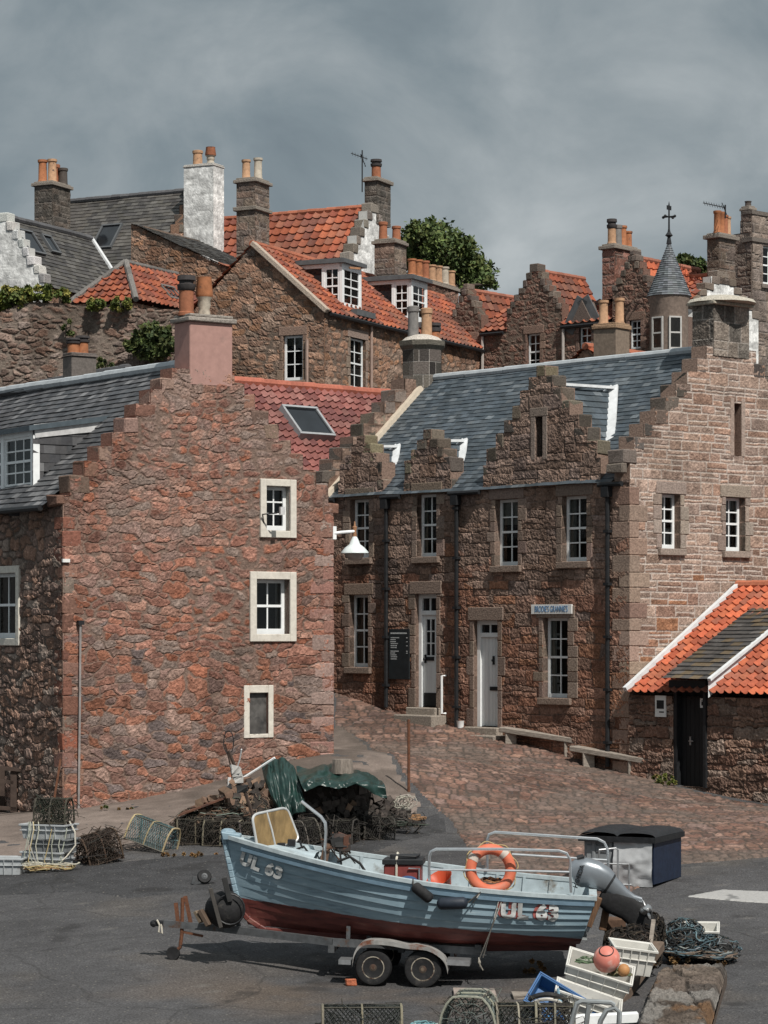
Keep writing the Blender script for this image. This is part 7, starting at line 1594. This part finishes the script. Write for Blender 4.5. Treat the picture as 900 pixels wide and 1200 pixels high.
def tarp(label, rows, seed, amp=.06):
    """sheet from photo rows of (px, py, depth), wrinkled"""
    b = P(*rows[-1][len(rows[-1]) // 2]); t = thing('tarpaulin', label, 'tarpaulin', b); nr, nc = 26, 34; co = []
    A = [[np.array(P(*q)) for q in r] for r in rows]
    def samp(u, v):
        r = v * (len(A) - 1); i = min(int(r), len(A) - 2); f = r - i; out = []
        for k in (i, i + 1):
            c = u * (len(A[k]) - 1); j = min(int(c), len(A[k]) - 2); g_ = c - j; out.append(A[k][j] * (1 - g_) + A[k][j + 1] * g_)
        return out[0] * (1 - f) + out[1] * f
    for i in range(nr + 1):
        for j in range(nc + 1):
            u, v = j / nc, i / nr; p = samp(u, v); w_ = (fbm(np.array([u * 7 + v * 1.5]), np.array([v * 2.2]), 1.0, seed, 3)[0] - .5) * amp * 3.2 + (abs(vnoise(np.array([u * 13]), np.array([v * 4 + u * 3]), 1.0, seed + 4)[0] - .5)) * amp * 1.6
            co.append(Vector(p) + Vector((0, -w_, w_ * .6)) - b)
    mb = MB(); n = nc + 1; mb.add(co, [(i * n + j, i * n + j + 1, (i + 1) * n + j + 1, (i + 1) * n + j) for i in range(nr) for j in range(nc)]); o = mb.build('sheet', TARP, t, smooth='all')
    s = o.modifiers.new('thick', 'SOLIDIFY'); s.thickness = .006; o.modifiers.new('sub', 'SUBSURF').render_levels = 1; return t
D = dpile
tarp('green tarpaulin hanging steeply over the split logs at the left', [[(306, 897, D + .5), (322, 888, D + .4), (336, 890, D + .4), (346, 901, D + .4)], [(310, 915, D + .1), (324, 906, D), (338, 906, D), (350, 914, D)], [(320, 940, D - .28), (330, 938, D - .32), (344, 934, D - .3), (356, 936, D - .26)], [(326, 952, D - .34), (336, 956, D - .38), (348, 956, D - .36), (359, 952, D - .3)]], 3)
tarp('green tarpaulin spread across the top of the wood pile at the right', [[(347, 901, D + .9), (375, 898, D + .9), (400, 899, D + .9), (425, 904, D + .8), (442, 912, D + .8)], [(348, 909, D + .2), (375, 905, D + .2), (400, 906, D + .2), (428, 910, D + .2), (448, 917, D + .2)], [(352, 919, D - .26), (372, 915, D - .3), (400, 917, D - .32), (430, 916, D - .26), (452, 925, D - .2)], [(357, 930, D - .36), (374, 923, D - .40), (396, 928, D - .40), (416, 921, D - .38), (436, 930, D - .34), (454, 936, D - .26)]], 8, .085)
t = thing('rusty_sheet', 'rust-brown sheet laid over creels at the left end of the wood pile', 'sheet', P(236, 958, D - .2)); mb = MB(); c = P(236, 958, D - .2)
q = [P(209, 957, D - .5) - c, P(262, 937, D - .5) - c, P(270, 930, D + .4) - c, P(222, 948, D + .4) - c]; mb.add(q + [v + Vector((0, 0, .03)) for v in q], [(0, 1, 2, 3), (7, 6, 5, 4), (0, 4, 5, 1), (1, 5, 6, 2), (2, 6, 7, 3), (3, 7, 4, 0)]); mb.build('sheet', mat('rust_sheet', (.12, .055, .035), .85, .5, 9, .4, col2=(.06, .035, .03), ns2=4), t)
t = thing('tree_stump', 'grey sawn stump weighing down the green tarpaulin', 'stump', P(401, 903, D + .3)); mb = MB(col=(.20, .17, .145)); mb.lathe([(.20, -.05), (.19, .12), (.175, .20), (.02, .205)], (0, 0, 0), 11); mb.build('stump', mat('stump_wood', None, .95, .8, 18, .35, scale=(2, 2, .5)), t)
t = thing('rope_coil', 'white rope coil lying on the right end of the wood pile', 'rope', P(470, 940, D - .2)); mb = MB(); rg = random.Random(3)
for i in range(6): mb.tube([(math.cos(a) * (.08 + .012 * i) + rg.uniform(-.03, .03) + (i % 3) * .06, math.sin(a * 2 + i) * .03 + i * .01, math.sin(a) * (.08 + .01 * i) + rg.uniform(-.02, .02)) for a in [6.283 * j / 20 for j in range(21)]], .008, 5, col=vary(R_W, .6, 1.0, rg))
mb.build('strands', ROPE, t)
t = thing('net_heap', 'dark heap of old netting at the right foot of the wood pile', 'net', G(455, 975)); bl = [((-.45, 0, .16), (.5, .25, .26)), ((.25, -.05, .2), (.4, .25, .3)), ((-1.2, -.1, .12), (.5, .25, .22)), ((-1.9, -.15, .1), (.45, .2, .18))]; mb = MB(); tangle(mb, bl, 420, .007, [(.03, .027, .024), (.06, .05, .042), (.02, .02, .02), (.10, .09, .075)], 31); mb.build('netting', NETM, t)
mb = MB(); rope_heap(mb, (-.5, -.12, .12), 1.2, .2, .30, 46, .007, [R_D, R_D, (.12, .11, .10), (.08, .10, .08)], 5); mb.build('strands', ROPE, t)
for i, (x0, y0, x1, y1, lab) in enumerate(((432, 972, 497, 962, 'long orange-brown plank lying in front of the wood pile'), (440, 968, 490, 959, 'shorter orange-brown plank behind the long one by the wood pile'))):
    a, b = G(x0, y0), G(x1, y1); t = thing('plank', lab, 'plank', (a + b) / 2, 0, 'planks by the wood pile'); c = (a + b) / 2; mb = MB(); mb.bar(a - c + Vector((0, 0, .06)), b - c + Vector((0, 0, .06)), .12, .045); mb.build('board', mat('orange_wood', (.27, .15, .075), .85, .3, 6, .3), t)
rg = random.Random(21)
def dan(label, x0, y0, x1, y1, d, r, m, extra=None):
    a, b = P(x0, y0, d), P(x1, y1, d - .2); t = thing('marker_pole', label, 'pole', a, 0, 'marker poles on the wood pile'); mb = MB(); mb.tube([(0, 0, 0), (b - a) * .5 + Vector((.02, 0, .01)), b - a], r, 6); mb.build('pole', m, t)
    if extra: extra(t, b - a)
def flag(t, v):
    mb = MB(); rg = random.Random(4)
    for i in range(7): c = v * rg.uniform(.52, .80); mb.box(c.x - .08, c.x + .08, c.y - .04, c.y + .03, c.z - .05, c.z + .06, rg.choice([(.03, .03, .03), (.45, .44, .42), (.05, .04, .04)]), .03, rg)
    mb.build('flag_rags', COLM, t); mb = MB(); mb.tube([v + Vector((math.cos(a) * .085 + .0, 0, math.sin(a) * .2 + .15)) for a in [6.283 * i / 14 for i in range(14)]], .010, 5, closed=True); mb.build('loop', IRON, t)
dan('dark marker pole with rag flags and wire loop behind the boat bow', 306, 985, 268, 880, D - .6, .032, WOODD, flag)
dan('white marker pole leaning over the logs against the cottage wall', 283, 913, 322, 888, D + .3, .022, PAINT_W)
dan('thin white stick standing among the marker poles', 276, 905, 283, 878, D + .2, .013, PAINT_W)
def tips(t, v):
    mb = MB(col=(.5, .5, .5)); mb.box(-.10, .02, -.05, .05, .02, .22, jit=.02); mb.box(.05, .18, -.05, .05, -.02, .12, (.42, .17, .10), .02); mb.build('floats', COLM, t)
dan('short dark marker pole with grey and orange floats on the wood pile', 274, 925, 264, 872, D + .1, .015, WOODD, tips)
a = G(479, 928); b = P(479, 843, a.y); t = thing('iron_post', 'thin rusty iron post standing at the edge of the cobbles', 'post', a); mb = MB(); mb.tube([(0, 0, -.1), (0, 0, (b - a).z)], .028, 8); mb.build('post', RUST, t, smooth=True)

# ------------------------------------------------------------------ benches, railings, bins
def bench(label, x0, y0, x1, y1, legs):
    """thick plank on block legs; plank ends given by photo pixels of its top edge"""
    gl_ = [G(x, y) for x, y in legs]; d0, d1 = gl_[0].y, gl_[-1].y; a = P(x0, y0, d0 - (legs[0][0] - x0) * .01); b = P(x1, y1, d1); c = gl_[0]
    t = thing('plank_bench', label, 'bench', c, 0, 'plank benches by the stone house'); mb = MB(); mb.bar(a - c - Vector((0, 0, .07)), b - c - Vector((0, 0, .07)), .34, .12); mb.build('plank', WOODG, t, bevel=.015)
    for g_ in gl_:
        f = (g_.x - a.x) / (b.x - a.x); p = a.lerp(b, f) - c; q = g_ - c; mb = MB(); mb.box(q.x - .13, q.x + .13, p.y - .12, p.y + .14, q.z - .15, p.z - .12, jit=.01); mb.build('leg', WOODG, t, bevel=.012)
bench('weathered plank bench under the shop window, the farther of two', 589, 851, 682, 865, [(598, 868), (668, 888)])
bench('weathered plank bench reaching to the outhouse, the nearer of two', 672, 873, 767, 889, [(688, 892), (744, 911)])
g = G(540, 853); t = thing('plastic_tub', 'small white plastic tub at the foot of the drainpipe between the doors', 'tub', g); mb = MB(); mb.lathe([(.09, 0), (.11, .16), (.115, .17), (.10, .16), (.08, .02)], (0, 0, 0), 12); mb.build('bowl', PAINT_W, t, smooth=True)
g = G(20, 952); Mx = frame(g + Vector((0, 0, 0)), 2)
t = placed('timber_rack', 'dark timber rack of planks against the shaded cottage wall at the left edge', 'rack', Mx); q = lambda x, y, yl=0: on(Mx, x, y, yl)
mb = MB(); 
for (x0, y0, x1, y1, yl) in ((-12, 899, 24, 902, -.25), (20, 914, 47, 917, 0), (-12, 914, 16, 917, -.2), (-12, 946, 20, 948, -.2), (20, 931, 46, 934, 0)): mb.bar(q(x0, y0, yl), q(x1, y1, yl), .09, .07)
mb.build('rail', WOODD, t)
for x0, y0, y1, yl in ((16, 902, 952, -.22), (2, 902, 952, .25), (22, 916, 948, 0), (31, 917, 947, 0), (41, 917, 946, 0), (-8, 902, 955, -.2)):
    mb = MB(); mb.bar(q(x0, y0, yl), q(x0, y1, yl), .12 if yl else .16, .05); mb.build('upright', WOODD, t)
g = G(766, 1041); BB = Bld('bulk_bin', 'large grey and navy bin with humped black lid and light grey sheet on its side', 'bin', 766, 1041, g.y, 66)
u1 = BB.L.uv(684, 1020)[0]; u2 = BB.L.uv(722, 1020)[0]; ux = BB.R.uv(797, 1010)[0]; zt = BB.L.uv(766, 985)[1]
mb = MB(); mb.box(.02, ux, .02, u1, .05, zt); mb.box(.0, .03, u2 + .02, u1 - .04, .25, zt - .1); mb.box(-.02, .02, u2 + .06, u2 + .12, .1, zt - .02); mb.box(-.02, .02, u1 - .2, u1 - .14, .1, zt - .02); mb.box(-.018, .02, u2 + .12, u1 - .2, zt - .22, zt - .16); mb.box(-.018, .02, u2 + .12, u1 - .2, .2, .26)
mb.build('body', mat('grey_bin', (.20, .215, .225), .55, .1, 6, .15), BB.e, bevel=.012)
mb = MB(); mb.box(-.015, ux + .02, -.012, .018, .06, zt - .03); mb.build('navy_side', mat('navy_sheet', (.012, .020, .042), .5, .25, 8, .25), BB.e)
nr, nc = 22, 22; vs = []
for i in range(nr + 1):
    for j in range(nc + 1):
        v, u = i / nr, j / nc; w_ = (fbm(np.array([u * 2.0 + v]), np.array([v * 5]), 1.2, 5, 3)[0] - .5) * .10; vs.append((-.05 - w_ - .04 * math.sin(v * 3.1), lerp(.0, u2 + .02, u), lerp(.02, zt + .02, v)))
mb = MB(); n = nc + 1; mb.add(vs, [(i * n + j, i * n + j + 1, (i + 1) * n + j + 1, (i + 1) * n + j) for i in range(nr) for j in range(nc)]); mb.build('grey_sheet', mat('pale_sheet', (.40, .41, .42), .5, .15, 6, .12), BB.e, smooth='all')
nr, nc = 14, 30; vs = []
for i in range(nr + 1):
    for j in range(nc + 1):
        v, u = i / nr, j / nc; hump = .12 * abs(math.sin(u * math.pi * 2)) ** .35 * math.sin(math.pi * min(1, .08 + v * .8)) ** .5; vs.append((lerp(-.06, ux + .04, v), lerp(-.05, u1 + .05, u), zt + .05 + hump))
mb = MB(); n = nc + 1; mb.add(vs, [(i * n + j, i * n + j + 1, (i + 1) * n + j + 1, (i + 1) * n + j) for i in range(nr) for j in range(nc)]); mb.box(-.10, ux + .06, -.06, u1 + .06, zt - .04, zt + .045)
mb.build('lid', mat('black_lid', (.015, .016, .018), .6, .3, 12, .3), BB.e, smooth=True)
# galvanised frame standing in front of the bin
g = G(722, 1046); Mx = frame(g); t = placed('steel_frame', 'small galvanised tube frame standing between the outboard and the grey bin', 'frame', Mx); q = lambda x, y, yl=0: on(Mx, x, y, yl)
mb = MB(); mb.tube([q(724, 1046), q(724, 996), q(722, 994), q(702, 996)], .016, 6); mb.tube([q(737, 1044), q(737, 1013)], .016, 6); mb.tube([q(704, 1012), q(737, 1013)], .013, 6); mb.tube([q(702, 1046), q(702, 996)], .014, 6); mb.tube([q(702, 1036), q(740, 1037)], .016, 6); mb.build('tubes', GALV, t, smooth=True)

# ------------------------------------------------------------------ quay edge at the lower right
t = thing('quay_coping', 'weathered stone quay coping with lichen at the lower right', 'wall', G(790, 1165)); c = t.location.copy()
st_q = dict(kind='course', cw=1.1, ch=.55, mw=.02, rel=.03, pal=[(.09, .072, .06), (.075, .062, .052), (.105, .085, .07), (.065, .055, .048)], mortar=(.05, .042, .036), warp=.14, sneck=.1, stain=.9, grit=.04)
cn = [np.array(G(*p, .28).xy) for p in ((772, 1130), (852, 1128), (826, 1222), (736, 1222))]; poly = [tuple(p) for p in cn]
su, sv = np.meshgrid(np.linspace(0, 1, 60), np.linspace(0, 1, 230)); XY = (cn[0] * (1 - su)[..., None] + cn[1] * su[..., None]) * (1 - sv)[..., None] + (cn[3] * (1 - su)[..., None] + cn[2] * su[..., None]) * sv[..., None]; X, Y = XY[..., 0], XY[..., 1]
hh, cc = stones(Y, X, st_q, 3); edge = np.minimum(np.minimum(su, 1 - su) * .9, np.minimum(sv, 1 - sv) * 5)
ora = sstep(.60, .70, fbm(X, Y, 1.6, 77, 4))[..., None] * .7; cc = cc * (1 - ora) + np.array((.15, .085, .045)) * ora; pal_ = sstep(.60, .68, fbm(X, Y * .8, 2.0, 87, 4))[..., None] * .6; cc = cc * (1 - pal_) + np.array((.22, .21, .195)) * pal_
Z = TZ(X, Y) + .24 + hh + (fbm(X, Y, 2.5, 4, 4) - .5) * .12 - .12 * (1 - sstep(0, .07, edge)); idx = np.arange(X.size).reshape(X.shape); qd = np.stack([idx[:-1, :-1], idx[:-1, 1:], idx[1:, 1:], idx[1:, :-1]], -1).reshape(-1, 4)
npmesh('top_course', np.c_[X.ravel(), Y.ravel(), Z.ravel()] - np.array(c), qd, STONE, t, pcol=cc.reshape(-1, 3), smooth=False)
mb = MB(col=(.12, .095, .08)); P3 = [Vector((x, y, tz(x, y))) - c for x, y in poly]
for a, b in zip(P3, P3[1:] + P3[:1]): mb.add([a - Vector((0, 0, .4)), b - Vector((0, 0, .4)), b + Vector((0, 0, .16)), a + Vector((0, 0, .16))], [(0, 1, 2, 3)])
mb.build('face', STONE, t)
# dark weed-hung net over the edge and the timber against it
DKN = [(.016, .013, .011), (.026, .020, .016), (.010, .009, .008), (.04, .03, .023)]
g = G(745, 1150); t = thing('hanging_net', 'big black heap of old net draped over the quay edge behind the fish boxes', 'net', g); dd = 33.2
bl = [(tuple(P(x, y, d) - g), (rx / 90, ry2 / 90, ry / 90)) for x, y, rx, ry, d, ry2 in ((745, 1104, 30, 20, 33.5, 24), (764, 1090, 16, 20, 34.0, 20), (735, 1122, 26, 26, 33.0, 22), (752, 1118, 24, 22, 33.4, 24), (730, 1146, 16, 22, 32.7, 18), (722, 1106, 14, 18, 33.4, 16))]
mb = MB(); tangle(mb, bl, 900, .008, DKN + [(.05, .04, .03), (.02, .018, .016)], 41); mb.build('netting', NETM, t)
mb = MB()
for c_, r_ in bl: mb.ball(c_, r_[0] * .86, r_[1] * .86, r_[2] * .86, 12, 8, col=(.012, .010, .009))
rope_heap(mb, P(745, 1118, 33.0) - g, .28, .2, .4, 70, .007, [R_D, (.03, .025, .02), (.06, .045, .035)], 6); mb.build('strands', ROPE, t)
a, b = P(772, 1108, 33.3), P(716, 1186, 31.3); t = thing('timber_baulk', 'grey-brown timber baulk leaning along the quay edge beside the net', 'timber', b); mb = MB(); mb.bar(a - b, (0, 0, 0), .16, .13); mb.build('beam', mat('old_timber', (.13, .095, .072), .9, .5, 5, .35), t, bevel=.015)
a, b = P(766, 1078, 33.2), P(762, 1100, 33.0); t = thing('batten', 'thin pale batten sticking up from the timber at the quay edge', 'batten', b); mb = MB(); mb.bar(a - b, (0, 0, -.1), .05, .03); mb.build('stick', WOODG, t)
g = G(722, 1112); t = thing('wooden_post', 'brown weedy timber post behind the outboard bracket', 'post', P(722, 1112, 34.2)); mb = MB(col=(.11, .065, .04)); mb.box(-.14, .12, -.1, .1, -.4, .42, jit=.02); mb.build('post', mat('weedy_timber', (.10, .06, .04), .95, .6, 8, .4), t, bevel=.02)
# heap of rope and net with a white box at the right
g = G(815, 1128); Mx = frame(g + Vector((.10, .45, .26)), -8, 0, 14); fish_box('white fish box half buried behind the dark blue net heap at the right', Mx, BOXW, .52, .36, .18)
t = thing('net_bundle', 'heap of black and teal rope and netting beside the quay coping', 'net', g); bl = [((-.12, .1, .22), (.36, .3, .22)), ((.22, .05, .17), (.36, .28, .18)), ((-.1, .3, .35), (.25, .2, .2))]
mb = MB(); tangle(mb, bl, 420, .008, [(.03, .04, .045), (.06, .095, .11), (.02, .02, .02), (.13, .14, .14), (.06, .05, .04), (.10, .15, .17)], 43); mb.build('netting', NETM, t)
mb = MB(); 
for i, (c_, r_) in enumerate(bl): mb.ball(c_, r_[0] * .8, r_[1] * .8, r_[2] * .75, 12, 8, col=(.02, .02, .02)); rope_heap(mb, (c_[0], c_[1] - .08, c_[2] - .10), r_[0] * 1.02, r_[1], r_[2] * 1.5, 40, .009, [(.10, .15, .18), (.05, .07, .08), (.03, .03, .03), (.22, .24, .24), (.17, .13, .10)], 50 + i)
mb.build('strands', ROPE, t)
# fish boxes, ball buoy, hose and rails in the foreground
def at_px(x, y, d): return P(x, y, d)
def look(p, yaw, pitch, roll): return frame(p, yaw, pitch, roll)
b1 = look(at_px(696, 1157, 31.3), -4, 17, 20); fish_box('white fish box tilted to the right holding nets and a pink buoy', b1, BOXW, .80, .46, .31)
b2 = look(at_px(683, 1186, 30.9), -3, 19, 12); fish_box('white fish box lying under the tilted one with the pink buoy', b2, BOXW, .80, .42, .24)
fish_box('white fish box standing behind the one with the pink buoy', look(at_px(737, 1138, 31.9), 6, 8, 8), BOXW, .52, .40, .34)
fish_box('blue fish box tipped on its side left of the white boxes', look(at_px(652, 1186, 30.8), -8, 30, 48), BOXB, .78, .44, .22)
c = at_px(711, 1124, 31.1); t = thing('ball_buoy', 'pink ball buoy with a black ring mark sitting in the white fish box', 'buoy', c - Vector((0, 0, .17))); mb = MB(); mb.ball((0, 0, .17), .165, .165, .168, 20, 14); mb.build('ball', mat('pink_plastic', (.60, .20, .155), .5, .05, 5, .08, col2=(.60, .36, .31), c2=(.50, .62), ns2=5), t, smooth=True)
mb = MB(); cz = Vector((0, 0, .17)); n_ = Vector((-.08, -.62, .78)).normalized(); u_ = n_.orthogonal().normalized(); v_ = n_.cross(u_); mb.tube([cz + n_ * .145 + (u_ * math.cos(a) + v_ * math.sin(a)) * .085 for a in [6.283 * i / 20 for i in range(20)]], .007, 5, closed=True); mb.build('ring_mark', IRON, t)
c = at_px(731, 1137, 31.0); t = thing('net_float', 'small orange-brown float beside the pink buoy', 'float', c); mb = MB(); mb.ball((0, 0, 0), .075, .065, .08, 12, 8); mb.build('body', mat('ochre_plastic', (.40, .20, .08), .6, .1, 6, .2), t, smooth=True)
for i, (x, y, lab, cols) in enumerate(((688, 1122, 'green and white net bundled in the left of the tilted white box', [(.12, .17, .10), (.30, .31, .26), (.07, .10, .06)]), (726, 1137, 'brown and green net in the right of the tilted white box', [(.14, .12, .07), (.10, .13, .07), (.25, .2, .12)]))):
    c = at_px(x, y, 31.2); t = thing('net_bundle', lab, 'net', c, 0); mb = MB(); rope_heap(mb, (0, 0, -.06), .15, .13, .12, 34, .008, cols, 60 + i); mb.build('strands', ROPE, t)
c = at_px(640, 1176, 30.7); t = thing('hose_ring', 'black rubber hose ring leaning in front of the blue fish box', 'hose', c); mb = MB()
mb.tube([(math.cos(a) * .25, -.05 - .1 * math.sin(a), math.sin(a) * .15 - .02) for a in [6.283 * i / 26 for i in range(26)]], .032, 9, closed=True); mb.build('ring', RUBBER, t, smooth=True)
mb = MB(); mb.tube([(math.cos(a) * .19, -.09 - .1 * math.sin(a), math.sin(a) * .11 - .03) for a in [3.3 - 3.0 * i / 14 for i in range(15)]], .022, 7); mb.build('inner_hose', mat('pale_hose', (.42, .40, .36), .5, .1, 6, .2), t, smooth=True)
c = at_px(640, 1190, 30.5); t = thing('rope_heap', 'bright blue rope tangled in and around the blue fish box', 'rope', c); mb = MB(); rope_heap(mb, (.02, 0, -.05), .24, .16, .20, 34, .010, [(.03, .12, .30), (.06, .18, .36), (.03, .07, .16), (.20, .24, .26)], 81); mb.build('strands', ROPE, t)
c = at_px(655, 1172, 30.6); t = thing('small_float', 'small pale blue float hanging beside the black hose ring', 'float', c); mb = MB(); mb.ball((0, 0, 0), .05, .05, .06, 12, 8); mb.tube([(0, 0, .05), (-.01, 0, .14)], .016, 6); mb.build('body', mat('pale_blue_plastic', (.25, .40, .50), .45, .05, 5, .15), t, smooth=True)
c = at_px(690, 1215, 29.4); Mx = frame(c); t = placed('ladder_rail', 'bent aluminium handrails of a ladder at the bottom edge', 'rail', Mx); q = lambda x, y, yl=0: on(Mx, x, y, yl)
for pts in ([(664, 1225), (672, 1190), (676, 1176), (682, 1173), (716, 1175), (720, 1178)], [(696, 1228), (704, 1196), (711, 1184), (720, 1181), (726, 1186), (724, 1225)], [(684, 1225), (690, 1178)]):
    mb = MB(); mb.tube([q(*p) for p in pts], .030, 8); mb.build('tube', mat('dull_aluminium', (.40, .42, .42), .4, .05, 8, .15, metal=.7), t, smooth=True)
c = at_px(690, 1206, 29.9); Mx = frame(c); t = placed('white_beam', 'long white painted beam lying along the bottom edge behind the ladder rails', 'beam', Mx); mb = MB(); a, b = on(Mx, 662, 1196, .2), on(Mx, 748, 1192, .2); mb.bar(a, b, .14, .12); mb.build('beam', PAINT_W, t, bevel=.01)
g = G(556, 1166); t = thing('flat_board', 'flat pale board lying on the tarmac behind the front creels', 'board', g); mb = MB(); mb.box(-.27, .27, -.35, .35, .005, .04, jit=.012); mb.build('board', mat('pale_board', (.30, .25, .22), .85, .3, 7, .25), t)
g = G(616, 1168); t = thing('flat_board', 'small grey board lying on the tarmac left of the blue fish box', 'board', g); mb = MB(); mb.box(-.16, .12, -.2, .2, .005, .035, jit=.012); mb.build('board', WOODG, t)
creel('long dark creel with pale lacing cut by the bottom edge at the left', frame(at_px(424, 1218, 30.0), 2), .92, .5, .40, (.045, .05, .045), (.06, .055, .045), (.20, .18, .13), seed=41, junk=40, mesh=.05)
creel('round-topped creel with pale green rope hoop at the bottom edge', frame(at_px(552, 1216, 29.9), 80, 0, 0), .62, .68, .52, (.10, .12, .11), (.09, .08, .07), (.27, .27, .22), seed=42, junk=80, mesh=.05)
creel('flat-topped dark creel with pale corner lacing at the bottom edge', frame(at_px(606, 1218, 29.9), 3), .50, .5, .42, (.04, .045, .04), (.07, .065, .05), (.30, .28, .22), seed=43, junk=60, mesh=.05)
creel('flat-topped dark creel beside the blue fish box at the bottom edge', frame(at_px(650, 1219, 29.8), -2), .44, .5, .42, (.045, .04, .035), (.07, .065, .05), (.24, .22, .17), seed=44, junk=60, mesh=.05)
g = at_px(497, 1200, 30.0); t = thing('rope_heap', 'pale turquoise rope on a blue board at the bottom edge between the creels', 'rope', g); mb = MB(); rope_heap(mb, (.0, 0, -.04), .22, .15, .10, 22, .012, [(.25, .40, .42), (.16, .30, .34), (.40, .45, .44)], 71); mb.build('strands', ROPE, t)
t = thing('blue_board', 'blue painted board under the turquoise rope at the bottom edge', 'board', g - Vector((0, 0, .1))); mb = MB(); mb.bar((-.40, 0, -.05), (.36, .1, .04), .3, .05); mb.build('board', mat('dull_blue_paint', (.05, .10, .17), .6, .1, 6, .2), t)
# ------------------------------------------------------------------ small growth and litter
DRY = [(.22, .12, .05), (.16, .10, .05), (.28, .17, .07), (.10, .07, .04)]
def tuft(label, px, py, w_, h_, n, pal, seed, name='weed_tuft', size=.07):
    g_ = G(px, py); t = thing(name, label, 'weeds', g_, 0, 'weeds and litter'); foliage('leaves', [((0, 0, h_ * .45), (w_, min(w_, .25), h_ * .5))], n, size, pal, seed, t, clump=.09); return t
tuft('dry orange grass tuft under the boat stern', 625, 1142, .16, .26, 420, DRY, 1)
tuft('green weeds at the outhouse wall beside the bench end', 778, 920, .35, .22, 700, YGREENS + [(.2, .14, .06)], 2, size=.10)
tuft('dry brown litter along the pavement edge in front of the left creels', 240, 1003, 1.1, .06, 900, DRY, 3, 'leaf_litter')
tuft('orange dry weed strewn by the planks at the wood pile', 440, 968, .8, .08, 500, DRY, 4, 'leaf_litter')
tuft('rusty weed growing along the coping below the net heap', 800, 1131, .7, .10, 800, DRY, 5)
tuft('grey-green weeds at the foot of the stone house by the left window', 425, 808, .5, .2, 380, GREENS + [(.15, .12, .07)], 6, size=.09)
tuft('dry weeds along the foot of the red gable near the conduit', 120, 950, .9, .10, 380, DRY + GREENS, 7)
